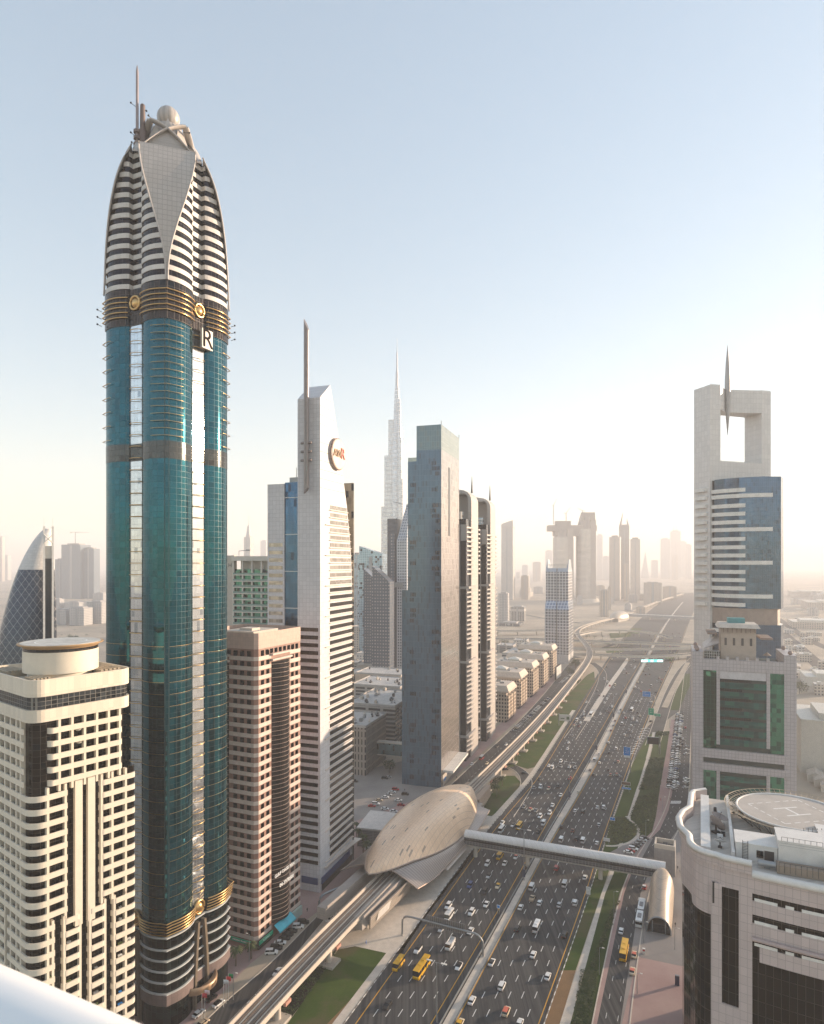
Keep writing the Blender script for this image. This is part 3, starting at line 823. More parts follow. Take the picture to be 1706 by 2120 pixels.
for a in range(0, 360, 45):
    c, s_ = math.cos(R(a)), math.sin(R(a)); mb.add([(c*6.4-s_*2.6, s_*6.4+c*2.6, zt+6), (c*6.4+s_*2.6, s_*6.4-c*2.6, zt+6), (c*4.7, s_*4.7, zt+13.6), (c*4.0, s_*4.0, zt+6)], [(0,1,2), (0,2,3), (1,3,2)])
obj('crown_collar', mb, RIB, rose)
m_, t_, b_ = nt('ball_stripes'); co = objco(t_); s3 = t_.nodes.new('ShaderNodeSeparateXYZ'); t_.links.new(co, s3.inputs[0])
an = mth(t_, 'ARCTAN2', s3.outputs[1], s3.outputs[0]); an = mth(t_, 'FRACT', mth(t_, 'MULTIPLY', an, 6/math.pi))
t_.links.new(mixc(t_, mth(t_, 'LESS_THAN', an, .5), (.34,.32,.31), (.44,.41,.39)), b_.inputs['Base Color']); b_.inputs['Roughness'].default_value = .4
mb = MB(); mb.sphere(0, 0, zt+16.4, 3.7, 28); obj('ball', mb, m_, rose)
# mast on the far-left slot head
mb = MB(); mx, my = -7.9, 3.2
mb.cyl(mx, my, zt-4, zt+8.5, 1.3, 1.25, 14); mb.cyl(mx, my, zt+8.5, zt+16.5, .9, .8, 14); mb.sphere(mx, my, zt+16.5, .8, 12)
obj('mast_base', mb, plain('mast_brown', (.16,.12,.11), .5, .3), rose)
mb = MB(); mb.tube([(mx-1.35, my+1.0, zt-4), (mx-1.35, my+1.0, zt+27.5), (mx-1.35, my+1.0, zt+29.5)], [.5, .42, .06], 8); obj('antenna_mast', mb, plain('mast_grey', (.30,.25,.25), .5, .3), rose)
for k in range(4):
    mb = MB(); mb.cyl(mx-1.35, my+1.0, zt+.8+k*2.1, zt+1.7+k*2.1, 1.15, 1.15, 14); obj('mast_collar', mb, plain('mast_brown', (.16,.12,.11)), rose)
for x, y, z, ax, ay in ((mx-1.3, my+1, zt+15.5, -1, .4), (mx, my, zt+15.6, 1, .2), (mx-1.3, my+1, zt+5.8, -1, .4), (mx-1.3, my+1, zt+2.5, -1, .2), (mx-1, my+1, zt-1, -1, .3), (mx-1, my+1, zt-2.5, -1, .2), (-6, 0, zt+12, -1, .3), (0, -6.5, zt+9.8, 1, -.6)):
    mb = MB(); mb.tube([(x, y, z), (x+ax*1.9, y+ay*1.9, z+.6)], .09, 5); mb.sphere(x+ax*1.9, y+ay*1.9, z+.7, .32, 8); obj('beacon_lamp', mb, BLACKP, rose)
for k in range(3):
    for sx, sy in ((1,-1), (-1,1)):
        mb = MB(); q = HS+.9; mb.tube([(sx*q, sy*q, 222.5+k*2.4), (sx*(q+.8), sy*(q+.8), 223+k*2.4)], .1, 5); mb.sphere(sx*(q+.9), sy*(q+.9), 223.1+k*2.4, .32, 8); obj('beacon_lamp', mb, BLACKP, rose)
# letter sign on the street-side slot head
mb = MB(); mb.box(-.6, 4.2, -HS-2.1, -HS-1.3, 215.6, 222.0); sg_ = obj('sign_board', mb, plain('sign_cream', (.66,.60,.54), .5), rose)
text('lettering', 'R', 8.6, wallM(1.8, -HS-2.13, 218.7, (0,-1)), plain('letter_black', (.012,.011,.011), .95, 0, .05, 1, .1), sg_, .1)
# entrance canopies and arch frames
for (nx, ny, rz) in ((0, -1, 0), (-1, 0, -90)):
    mb = MB()
    for s_ in (-1, 1): mb.loft([[(s_*(2.9-1.5*(z/27)**2)+e, -HS-1.6+g, z) for e, g in ((-.45,0), (.45,0), (.45,1.6), (-.45,1.6))] for z in (0, 6, 12, 18, 24, 27.5)], 0, False)
    o = obj('entrance_frame', mb, plain('bronze_frame', (.20,.16,.12), .45, .3), rose); o.rotation_euler = (0, 0, R(rz))
mb = MB(); mb.loft([[(math.cos(R(a))*6.2, -HS+.4-math.sin(R(a))*r_, z) for a in range(0, 181, 12)] for r_, z in ((5.6, 6.0), (6.0, 6.2), (6.2, 8.4), (5.7, 8.5), (3.2, 7.2))], 0, True, False)
obj('entrance_canopy', mb, plain('copper_canopy', (.46,.30,.18), .4, .4), rose)
# ------------------------------------------------------------------ the towers along the left of the road
def window_parts(root, spots, mesh_of, name='window', most=100):
    """spots = (key, location, turn); windows nearest the camera are parts of their own, the rest one part"""
    Mr = root.matrix_basis
    spots = sorted(spots, key=lambda s: -s[1][2])
    for k, loc, tz in spots[:most]:
        o = link(name, mesh_of[k], root); o.location = loc; o.rotation_euler = (0, 0, tz)
    rest = spots[most:]
    if rest:
        mb = MB()
        for k, loc, tz in rest:
            c, s_ = math.cos(tz), math.sin(tz); me = mesh_of[k]
            mb.add([(loc[0]+c*v.co.x-s_*v.co.y, loc[1]+s_*v.co.x+c*v.co.y, loc[2]+v.co.z) for v in me.vertices], [tuple(p.vertices) for p in me.polygons])
        o = obj(name, mb, mesh_of[spots[0][0]].materials[0], root); o['kind'] = 'stuff'
def boxmesh(name, w, d, h, m):
    mb = MB(); mb.box(-w/2, w/2, -d, d, 0, h); return mb.mesh(name, m)

# ---- brown granite office block
o = G(531, 1971); PA = 23.8; PX, PY, PH = 30.2, 29.0, 118.6
pink = thing('office_tower', 'brown and cream banded granite office block with a dark curved bay of glass', 'office tower', o, frame(PA))
BRN = tile('brown_granite', (.28,.155,.12), 1.2, 1.2, .03, .75, .12, .5)
CRM = tile('cream_granite', (.60,.50,.44), 1.2, 1.2, .03, .8, .06, .5)
cham = [(1.2,0),(PX-1.2,0),(PX,1.2),(PX,PY-1.2),(PX-1.2,PY),(1.2,PY),(0,PY-1.2),(0,1.2)]
mb = MB(); mb.prism(cham, 0, 112.6); obj('wall', mb, BRN, pink)
mb = MB(); mb.prism([(x*1.006-.09, y*1.006-.09) for x, y in cham], 112.6, 118.6, 0, False, False); mb.prism([(x*.9+PX*.05, y*.9+PY*.05) for x, y in cham], 112.7, 117.2); obj('frieze', mb, tile('frieze_granite', (.50,.36,.30), 1.2, 1.5, .05, .7), pink)
mb = MB(); mb.box(6, 22, 6, 20, 117.25, 118.4); mb.box(9, 14, 9, 15, 118.4, 119.3); obj('roof_plant', mb, CONC_P, pink)
NF = 30; fh = 108.0/NF
for i in range(NF):
    z = 4.6 + i*fh; mb = MB(); q = .1
    mb.box(1.2, 9.0, -q, .05, z-.75, z+.75); mb.box(-q, .05, 1.2, 12.6, z-.75, z+.75)
    mb.add([(1.2,-q,z-.75),(1.2,-q,z+.75),(-q,1.2,z+.75),(-q,1.2,z-.75)], [(0,1,2,3)])
    obj('stone_band', mb, CRM, pink)
    mb = MB(); mb.box(21.5, PX-1.2, -q, .05, z-.75, z+.75); obj('stone_band', mb, CRM, pink)
    mb = MB(); mb.box(-q, .05, 24, PY-1, z-.75, z+.75); obj('stone_band', mb, CRM, pink)
WG = glass('office_window_glass', (.03,.03,.036), 2.6, 2.2, .5, .0, (.02,.02,.02), .08, .9)
wm = {0: boxmesh('window', 1.75, .12, 1.75, WG)}
sp_ = []
for i in range(NF):
    z = 4.6 + i*fh + .82
    for x in (3.6, 6.9, 23.3, 26.4): sp_.append((0, (x, 0, z), 0.0))
    for y in (3.4, 6.6, 9.8): sp_.append((0, (0, y, z), R(90)))
for k in range(9): sp_.append((0, (3.6+k*2.85, 0, 110.2), 0.0))
for k in range(8): sp_.append((0, (0, 3.4+k*3.1, 110.2), R(90)))
window_parts(pink, sp_, wm)
def bay(x0, x1, depth, z0, z1, n=10):
    return [(x0+(x1-x0)*k/n, -.15-depth*math.sin(math.pi*k/n)) for k in range(n+1)]
BAYG = glass('bay_glass', (.035,.03,.034), 1.3, 1.75, .3, .05, (.03,.03,.03), .07, .75, .01)
for face in (0, 1):
    x0, x1 = (9.3, 21.2) if face == 0 else (12.8, 23.8)
    p_ = bay(x0, x1, 2.6, 0, 0); 
    if face: p_ = [(y, x) for x, y in p_][::-1]
    inn = [(x1, .3), (x0, .3)] if face == 0 else [(.3, x0), (.3, x1)]
    mb = MB(); mb.prism(p_ + inn, 6.0, 106.8); obj('glass_bay', mb, BAYG, pink)
    for k in range(58):
        z = 7.2 + k*1.73; mb = MB(); q_ = [(x, y-.1) for x, y in p_] if face == 0 else [(x-.1, y) for x, y in p_]
        mb.loft([[(x, y, z), (x, y-.001, z+.12), (x+(.3 if face else 0), y+(0 if face else .3), z+.12), (x+(.3 if face else 0), y+(0 if face else .3), z)] for x, y in q_], 0, False); obj('bay_rail', mb, plain('rail_bronze', (.42,.32,.26), .4, .3), pink)
    for z in (107.3, 109.4):
        mb = MB()
        if face == 0: mb.box(x0-.6, x1+.6, -1.2, -.13, z, z+.7)
        else: mb.box(-1.2, -.13, x0-.6, x1+.6, z, z+.7)
        obj('cornice', mb, CRM, pink)
for z, s_, body in ((25.2, 1.75, 'GULF OASIS REALTY'), (20.4, 2.0, '04-3978500')):
    text('lettering', body, s_, wallM(15.2, -2.98, z, (0,-1)), LETTER, pink, .12)
mb = MB(); mb.box(.3, 9, -.9, -.12, .8, 3.6); obj('shop_front', mb, BLACKG, pink)
mb = MB(); mb.box(.2, 8.6, -1.25, -.95, 2.6, 4.0); s1 = obj('shop_sign', mb, GREENS, pink); text('lettering', 'AL SAFADI', .9, wallM(4.4, -1.28, 3.3, (0,-1)), LETTER, s1, .03)
mb = MB(); mb.add([(9.6,-1,5.2),(20.6,-1,5.2),(20.6,-3.6,3.2),(9.6,-3.6,3.2),(20.6,-3.6,2.6),(9.6,-3.6,2.6)], [(0,3,2,1),(3,5,4,2)]); obj('awning', mb, plain('turquoise_awning', (.05,.50,.62), .5), pink)
mb = MB(); mb.box(-1.25, -.95, 1.2, 11, 2.6, 4.0); s1 = obj('shop_sign', mb, GREENS, pink); text('lettering', 'MADINAT PHARMACY', .8, wallM(-1.28, 6, 3.3, (-1,0)), LETTER, s1, .03)
mb = MB(); mb.box(22.2, 28.6, -1.3, -.3, .2, 3.8); obj('shop_front', mb, plain('pale_green_panel', (.36,.46,.42), .3), pink)

# ---- pale tower with a sloping shoulder, a pole and a round sign
o = G(662.8, 1848.6); AA = 19.4
awr = thing('office_tower', 'pale tiled tower with slanting shoulder, round red lettered sign and a long pole', 'office tower', o, frame(AA))
PT = tile('pale_tile', (.64,.63,.65), 1.7, 1.9, .13, .72, .06, .4)
PT2 = tile('pale_tile_street', (.66,.56,.48), 1.7, 1.9, .09, .85, .05, .42)
edge = [(34.0, 0), (34.0, 118), (33.6, 131), (32.6, 145), (30.6, 158), (27.4, 172), (24.1, 183), (20.0, 197), (15.6, 210), (9.9, 225.6)]
def shaft(y0, y1, m, b):
    prof = [(0, 0)] + edge + [(0, 217.7)]
    n = len(prof); v = [(x, y0, z) for x, z in prof] + [(x, y1, z) for x, z in prof]
    b.add(v[:n], [tuple(range(n))], m); b.add(v[n:], [tuple(range(n-1, -1, -1))], m)
    for i in range(n):
        j = (i+1) % n; b.add([v[i], v[n+i], v[n+j], v[j]], [(0,1,2,3)], m)
YS_ = 11.2      # width of the shaft on the camera side
mb = MB(); shaft(0, YS_, 0, mb); obj('shaft', mb, PT, awr)
mb = MB(); mb.box(.6, 30, YS_, 18.0, 0, 181); obj('glass_strip', mb, glass('navy_glass', (.05,.12,.22), 1.4, 3.4, .2, .05, (.04,.06,.09), .08, .8, .006, (.03,.05,.09), .1), awr)
for k in range(7):
    mb = MB(); mb.box(.35, .62, YS_, 18, 75+k*16.5, 75.3+k*16.5); obj('glass_strip_rail', mb, WHITE, awr)
mb = MB(); mb.box(0, 32, 18.0, 26.6, 0, 180.4); obj('side_block', mb, PT, awr)
mb = MB(); mb.box(3, 9, 12, 17, 181, 183.5); mb.tube([(4, 14, 183.5), (4, 14, 188)], .15); obj('roof_plant', mb, GREYM, awr)
mb = MB(); mb.prism([(33.9+math.cos(R(a))*6.2*(1 if a < 90 else 1), 9+math.sin(R(a))*9.5) for a in range(-90, 91, 10)], 0, 184); obj('curved_wing', mb, glass('khaki_glass', (.20,.18,.14), 1.5, 3.4, .25, .06, (.10,.09,.07), .1, .7), awr)
WB_ = glass('strip_window', (.04,.037,.038), 1.3, 2.0, .45, .05, (.05,.05,.05), .08, .7, .012, (.05,.05,.05), .2)
WB2 = glass('strip_window_pale', (.40,.37,.34), 1.3, 2.0, .3, .05, (.3,.27,.25), .10, .6, .012, (.3,.28,.26), .2)
def edge_t(z):
    for (x0, z0), (x1, z1) in zip(edge, edge[1:]):
        if z0 <= z <= z1: return x0 + (x1-x0)*(z-z0)/(z1-z0)
    return 0
z = 12.0; i = 0
while z < 172:
    pale = z > 118
    mb = MB(); mb.box(9.4, edge_t(z+2)-.35, -.06, .3, z, z+1.75); obj('window_band', mb, (WB2 if z > 132 else WB_), awr)
    mb = MB(); mb.box(8.6 if i % 4 else 4.6, edge_t(z)-.2, -.75, -.065, z-.62, z-.34); obj('sun_ledge', mb, PT2, awr)
    if z < 118:
        mb = MB(); mb.box(-.06, .3, 1.0, 10.2, z, z+1.7); obj('window_band', mb, WB_, awr)
    if z < 155:
        mb = MB(); mb.box(-.06, .3, 18.8, 25.8, z, z+1.6); obj('window_band', mb, WB2 if z > 100 else WB_, awr)
    z += 3.42; i += 1
for z in range(178, 222, 4):
    if edge_t(z) > 1:
        mb = MB(); mb.box(.3, edge_t(z)-.3, -.08, .02, z, z+.22); obj('joint_trim', mb, plain('joint_brown', (.42,.32,.25), .5), awr)
# the pole and its clamps, the round sign
px_ = -2.2; py_ = 5.6
mb = MB(); rings = []
for z, r_ in ((176.4, 1.15), (245.5, 1.15)): rings.append([(px_+math.cos(R(a))*r_, py_+math.sin(R(a))*r_, z) for a in range(0, 360, 20)])
top = [(px_+math.cos(R(a))*1.15, py_+math.sin(R(a))*1.15, 249.6 + math.sin(R(a))*2.6) for a in range(0, 360, 20)]
bot = [(px_+math.cos(R(a))*1.15, py_+math.sin(R(a))*1.15, 176.6 - math.sin(R(a))*1.3) for a in range(0, 360, 20)]
mb.loft([bot, rings[1], top], 0, True); obj('pole', mb, plain('pole_steel', (.24,.21,.205), .35, .5), awr)
for z in (190.0, 193.8, 197.6):
    mb = MB(); mb.tube([(px_, py_-2.6, z), (px_, py_+2.6, z)], .62, 8); mb.tube([(px_, py_, z), (.2, py_, z)], .4, 6); obj('clamp', mb, plain('pole_steel', (.24,.21,.205)), awr)
cxs, czs = 15.6, 195.0
mb = MB(); mb.loft([[(cxs+math.cos(R(a))*r_, y, czs+math.sin(R(a))*r_) for a in range(0, 360, 10)] for r_, y in ((7.0, -.1), (7.0, -1.5), (6.7, -1.7), (.05, -1.72))], 0, False)
disc = obj('round_sign', mb, plain('disc_tan', (.66,.52,.44), .5), awr)
mb = MB(); mb.tube([(cxs+math.cos(R(a))*7.05, -1.0, czs+math.sin(R(a))*7.05) for a in range(0, 360, 10)], .42, 6, 0, True, True); obj('sign_rim', mb, plain('rim_brown', (.18,.12,.10), .4), disc)
text('lettering', 'AW', 4.9, wallM(cxs-2.0, -1.78, czs, (0,-1)), plain('letter_bronze', (.30,.17,.07), .4), disc, .35)
text('lettering', 'R', 7.2, wallM(cxs+3.5, -1.78, czs+.4, (0,-1)), plain('letter_red', (.55,.10,.07), .4), disc, .35)
mb = MB(); pts = [(4+k*3, -1.0-2.4*(k/11)**2 if k < 8 else -1.0-2.4*(k/11)**2) for k in range(12)]
mb.loft([[(x, y, 9.0), (x, y-.2, 9.6), (x, .05, 9.6), (x, .05, 9.0)] for x, y in pts], 0, False); obj('canopy', mb, PT2, awr)
mb = MB(); mb.box(1.0, 30, -.5, -.07, 3.4, 6.2); s1 = obj('shop_sign', mb, plain('navy_sign', (.02,.05,.16), .5), awr)
mb = MB(); mb.box(-.5, -.07, 1, 9, 3.4, 6.2); obj('shop_sign', mb, plain('navy_sign', (.02,.05,.16)), awr)
mb = MB(); mb.box(1.4, 33, -.3, -.08, .2, 3.2); obj('shop_front', mb, BLACKG, awr)

# ---- beige hotel with balcony grid, behind the granite block
o = at(563, 352); hotel = thing('hotel_block', 'beige block with grid of green glass balconies behind the brown granite office block', 'hotel', o, frame(15))
mb = MB(); mb.box(0, 26, 0, 24, 0, 141); obj('wall', mb, plain('hotel_beige', (.52,.47,.40), .6, var=.05), hotel)
mb = MB(); mb.box(-.9, 2.2, 22.6, 28, 0, 149); obj('side_wall', mb, plain('hotel_beige', (.52,.47,.40)), hotel)
GG = glass('green_balcony_glass', (.06,.22,.17), 1.6, 1.9, .5, .08, (.3,.28,.25), .1, .6)
for i in range(12):
    z = 104 + i*3.4
    if z > 141: break
    mb = MB(); mb.box(-1.6, .1, -.5, 23, z, z+.55); obj('balcony_slab', mb, CREAM, hotel)
    mb = MB(); mb.box(-.2, -.05, .4, 22.4, z+.56, z+3.38); obj('window_band', mb, GG, hotel)
    mb = MB(); mb.box(-1.5, -1.42, -.4, 22.8, z+.56, z+1.5); obj('balcony_rail', mb, plain('rail_green', (.20,.30,.27), .2), hotel)
for y in (-.5, 5.2, 10.9, 16.6, 22.3):
    mb = MB(); mb.box(-1.45, -.25, y, y+.9, 95, 146.0); obj('column', mb, CREAM, hotel)
mb = MB(); mb.box(-2.2, 26, -1, 23.5, 146.0, 148.6); mb.box(2, 24, 2, 20, 141, 146); obj('roof', mb, CREAM, hotel)
mb = MB(); mb.tube([(0, 20, 148), (0, 20, 151.5), (0, 15, 151.8)], .18); mb.box(-.5, .5, 13.5, 15.5, 151.5, 152.3); obj('roof_crane', mb, GREYM, hotel)
text('lettering', 'H', 3.0, wallM(-.95, 25, 143.5, (-1,0)), BLACKP, hotel, .05)

# ---- blue-grey glass tower
o = G(913.6, 1632); BA = 17.7
bt = thing('glass_tower', 'blue grey glass tower with stepped top and a tall dark slit in its sunlit side', 'glass tower', o, frame(BA))
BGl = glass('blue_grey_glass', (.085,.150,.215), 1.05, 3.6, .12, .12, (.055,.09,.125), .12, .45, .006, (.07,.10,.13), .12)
SGl = glass('street_side_glass', (.50,.45,.41), 1.05, 3.6, .10, .07, (.42,.36,.32), .16, .75, .008, (.34,.29,.27), .25)  # same glass, with the street side's warm sunlight put into its colour
TGl = glass('crown_glass_pale', (.36,.38,.33), 1.6, 3.6, .06, .08, (.24,.27,.26), .14, .6, .006, (.28,.31,.29), .12)  # street-side crown glass, yellowish light painted into the colour
PXb, PYb = 48.8, 26.7
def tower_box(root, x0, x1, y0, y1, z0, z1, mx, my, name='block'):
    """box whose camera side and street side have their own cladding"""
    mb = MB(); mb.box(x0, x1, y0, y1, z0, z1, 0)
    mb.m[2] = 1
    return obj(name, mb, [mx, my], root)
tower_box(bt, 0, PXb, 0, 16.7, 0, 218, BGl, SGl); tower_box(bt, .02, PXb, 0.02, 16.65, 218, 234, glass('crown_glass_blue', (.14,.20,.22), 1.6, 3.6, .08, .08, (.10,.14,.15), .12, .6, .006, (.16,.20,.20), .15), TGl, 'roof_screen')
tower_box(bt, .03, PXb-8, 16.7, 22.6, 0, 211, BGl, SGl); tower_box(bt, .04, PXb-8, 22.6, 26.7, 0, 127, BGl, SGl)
mb = MB(); mb.box(.05, .4, 16.72, 22.5, 211, 213.5); obj('roof_screen', mb, TGl, bt)
mb = MB(); mb.box(18.5, 22.5, -.12, .3, 163, 209); obj('slit_window', mb, plain('slit_dark', (.035,.04,.045), .3), bt)
for x in (0, 48.5):
    mb = MB(); mb.box(x, x+.3, -.1, .2, 234, 236.4); obj('roof_post', mb, DARKM, bt)
mb = MB(); mb.box(4, 47, -7, -.05, 9.0, 10.4); obj('canopy', mb, WHITE, bt)
mb = MB(); mb.box(3, 46, -.3, -.07, .3, 7.2); obj('shop_front', mb, plain('pale_stone', (.46,.42,.38), .6), bt)
mb = MB(); mb.box(14, 34, -.6, -.31, 4.4, 6.6); obj('shop_sign', mb, plain('navy_sign', (.02,.05,.16)), bt)
for x in (5, 38):
    mb = MB(); mb.box(x, x+5, -.6, -.31, 3.0, 4.6); obj('shop_sign', mb, plain('blue_sign', (.02,.2,.6)), bt)
for i in range(62):
    if random.random() < .75:
        z = 4 + i*3.4; mb = MB(); y0, w = random.choice(((1, 5.5), (1, 3.0), (3.2, 3.4), (18.4, 3.0), (20.5, 2.0), (16.9, 4.0)))
        if y0 > 16 and z > 208 or z > 214: continue
        mb.box(-.07, .1, y0, y0+w, z, z+2.5); obj('open_blind', mb, glass('blind_glass', (.05,.07,.10), 1.05, 3.4, .4, .10, (.12,.16,.19), .14, .7, .008, (.08,.07,.08), .3), bt)

# ---- two towers with arched hoods
def arched(px, py, LX, LY, Ht, label, seed, curved=True):
    o = G(px, py); t = thing('arched_tower', label, 'tower', o, frame(18))
    ST = plain('arch_stone', (.38,.355,.34), .5, var=.05); DK = glass('arch_dark_glass', (.03,.034,.045), 1.4, 1.7, .3, .05, (.02,.02,.025), .09, .9)
    mb = MB(); mb.box(.5, LX-.5, .5, LY-.5, 0, Ht-24); obj('glass_wall', mb, DK, t)
    # hood: a slab that runs over the roof, rounds the street corner and comes down as a pier
    pth = [(LY+1.5, Ht-1.5), (LY*.6, Ht-.2), (8, Ht-1.2)] + [(8-8.6*math.sin(R(q)), Ht-9.6+8.4*math.cos(R(q))) for q in (20, 40, 60, 75, 90)] + [(-.6, Ht-30), (-.6, Ht-60), (-.6, 0)]
    inn = [(y + 2.6*max(0, min(1, (8-y)/8.6)), z - 3.2*(1 - max(0, min(1, (8-y)/8.6)))) for y, z in pth]
    mb = MB(); mb.loft([[(x0, y, z), (x1, y, z), (x1, yi, zi), (x0, yi, zi)] for (y, z), (yi, zi) in zip(pth, inn) for x0, x1 in ((LX*.30, LX*.84),)], 0, False); obj('arch_hood', mb, tile('arch_tile', (.47,.43,.40), 2.2, 2.2, .2, .78), t)
    mb = MB(); mb.box(LX*.74, LX*.83, 2.1, LY-1, Ht-42, Ht-3.6); obj('hood_wall', mb, ST, t)
    mb = MB(); mb.cyl(LX*.25, LY*.45, Ht-40, Ht-18, 5.2, 5.2, 24); obj('roof_drum', mb, glass('drum_glass', (.20,.27,.34), 1.5, 2.2, .3, .3, (.5,.47,.44), .1, .6), t)
    mb = MB(); mb.tube([(LX*.7, 3, Ht-2), (LX*.7, 3, Ht+11)], [.9, .1], 8); obj('spire', mb, DARKM, t)
    # balcony bands on the street side, bowing out; broken by glass storeys
    i = 0; z = 7.0
    while z < Ht-30:
        if not (i % 16 in (3, 4, 5)):
            for x0, x1 in ((1.0, LX*.53), (LX*.84, LX-.2)):
                n = 6; q = [(x0+(x1-x0)*k/n, -.1-1.3*math.sin(math.pi*k/n)**.6) for k in range(n+1)]
                mb = MB(); mb.prism(q + [(x1, .6), (x0, .6)], z, z+1.25); obj('balcony_band', mb, ST, t)
        else:
            if i % 16 in (3,):
                mb = MB(); mb.box(-.6, LX*.54, -1.9, LY*.5, z, z+1.6); obj('ledge', mb, ST, t)
        z += 3.4; i += 1
    mb = MB()
    for y in (LY*.22,): mb.box(-.1, .6, y, y+.9, 0, Ht-28)
    obj('pier', mb, ST, t)
    mb = MB(); mb.box(-.12, .5, -.2, LY*.2, Ht-40, Ht-28); obj('lantern', mb, ST, t)
    return t
arched(966, 1577, 44, 22, 201, 'dark and cream banded tower with arched hood, touching the blue grey glass tower', 1)
arched(1008, 1536, 40, 22, 200, 'dark and cream banded arched tower standing right behind its twin', 2)

# ---- row of beige blocks with mansard roofs
BG1 = windows('beige_block', (.50,.40,.31), (.05,.045,.05), 2.6, 3.3, .55, .55)
for k, (px, py, zt, lab) in enumerate(((1048, 1496, 33, 'nearest of the five'), (1074, 1468, 36, 'second nearest of the five'), (1100, 1444, 37, 'middle one of the five'), (1122, 1424, 38, 'fourth of the five'), (1141, 1403, 40, 'farthest of the five'))):
    t = thing('apartment_block', lab + ' beige mansard roofed blocks along the frontage road', 'apartment block', G(px, py), frame(22), 'beige blocks with mansard roofs')
    LX, LY = 30, 42
    mb = MB(); mb.box(0, LX, 0, LY, 0, zt-6); obj('wall', mb, BG1, t)
    for x in (0, 10.5, 21.5):
        mb = MB(); mb.box(x, x+8, -2.2, -.03, 3, zt-9); obj('bay', mb, windows('beige_bay', (.55,.43,.33), (.05,.045,.05), 2.0, 3.3, .5, .6), t)
    mb = MB(); mb.box(8.4, 10.2, -.35, -.04, 3, zt-8); mb.box(18.8, 21.2, -.35, -.04, 3, zt-8); obj('glass_strip', mb, BLACKG, t)
    mb = MB(); mb.box(-1.2, LX+1.2, -2.8, LY+1, zt-6, zt-4.6); obj('cornice', mb, plain('mansard_beige', (.54,.45,.37), .6), t)
    mb = MB(); mb.prism([(-1,-2.6),(LX+1,-2.6),(LX+1,LY+.8),(-1,LY+.8)], zt-4.6, zt, 0, False, True, [(1.5,0),(LX-1.5,0),(LX-1.5,LY-1.5),(1.5,LY-1.5)]); obj('roof', mb, plain('mansard_beige', (.54,.45,.37), .6), t)
    mb = MB(); mb.prism([(9,15),(20,15),(20,28),(9,28)], zt+.01, zt+1.6, 0, False, True); mb.prism([(8.5,14.5),(20.5,14.5),(20.5,28.5),(8.5,28.5)], zt+1.6, zt+3.6, 0, False, True, [(13,20),(16,20),(16,23),(13,23)]); obj('roof_lantern', mb, CREAM, t)
    for _ in range(6):
        x, y = random.uniform(3, LX-5), random.choice((random.uniform(3, 12), random.uniform(30, 37))); mb = MB(); mb.box(x, x+2, y, y+2.4, zt+.01, zt+1.3); obj('roof_plant', mb, GREYM, t)
    mb = MB(); mb.box(1, LX-1, -.5, -.05, .2, 2.9); obj('shop_front', mb, BLACKG, t)

# ---- faceted tower on two legs
o = G(1177, 1376); dus = thing('faceted_tower', 'blue white gridded tower with two sharp corner peaks standing beside the rail viaduct bend', 'tower', o, frame(22))
DU = windows('facet_grid', (.52,.52,.53), (.15,.17,.23), 4.2, 4.2, .74, .74, .4, .25, .7)
DUB = windows('facet_blue', (.46,.49,.54), (.14,.22,.34), 4.2, 4.2, .8, .8, .3, .2, .7)
DW, DL = 33.5, 48
for y0, y1 in ((0, 16.2), (17.4, 33.6)):
    mb = MB(); mb.prism([(0,y0),(DL,y0),(DL,y1),(0,y1)], 14, 78); mb.prism([(0,y0),(DL,y0),(DL,y1),(0,y1)], 78, 90, 1, False, True, [(3.2,y0+1.0*(y0==0)),(DL-3,y0+1.0*(y0==0)),(DL-3,y1-1.0*(y0>0)),(3.2,y1-1.0*(y0>0))])
    q = [(3.2,y0+1.0*(y0==0)),(DL-3,y0+1.0*(y0==0)),(DL-3,y1-1.0*(y0>0)),(3.2,y1-1.0*(y0>0))]
    mb.prism(q, 90, 132); obj('leg_block', mb, [DU, DUB], dus)
    mb = MB(); mb.prism(q, 132, 137, 0, False, True, [(5.5,q[0][1]+.6),(DL-5,q[0][1]+.6),(DL-5,q[2][1]-.6),(5.5,q[2][1]-.6)]); obj('roof_slope', mb, plain('roof_blue', (.36,.40,.45), .3, .4), dus)
mb = MB(); mb.box(3.6, 44, 16.15, 17.45, 12, 131); obj('center_slot', mb, plain('slot_blue', (.06,.09,.14), .3), dus)
for y in (1.2, 29.6):
    mb = MB(); mb.prism([(3,y),(44,y),(44,y+3.2),(3,y+3.2)], 132, 150, 0, False, True, [(14,y+(.2 if y < 5 else 2.4)),(30,y+(.2 if y < 5 else 2.4)),(30,y+(.8 if y < 5 else 3.0)),(14,y+(.8 if y < 5 else 3.0))]); obj('corner_peak', mb, plain('roof_blue', (.36,.40,.45)), dus)
mb = MB()
for k in range(14): mb.box(8, 8.6, 4.8+k*1.8, 5.3+k*1.8, 132, 142)
mb.box(8, 8.6, 4.5, 30, 141.5, 142.4); obj('roof_trellis', mb, CREAM, dus)
mb = MB(); mb.box(0, 48, 0, 33.6, 0, 14); obj('base_block', mb, plain('base_stone', (.46,.44,.43), .6), dus)
mb = MB(); mb.prism([(21,-.12),(27,-.12),(27,.4),(21,.4)], 0, 66, 0); mb.add([(21,-.12,66),(27,-.12,66),(24,-.12,86)], [(0,1,2)]); obj('arrow_slot', mb, plain('slot_blue', (.06,.09,.14)), dus)
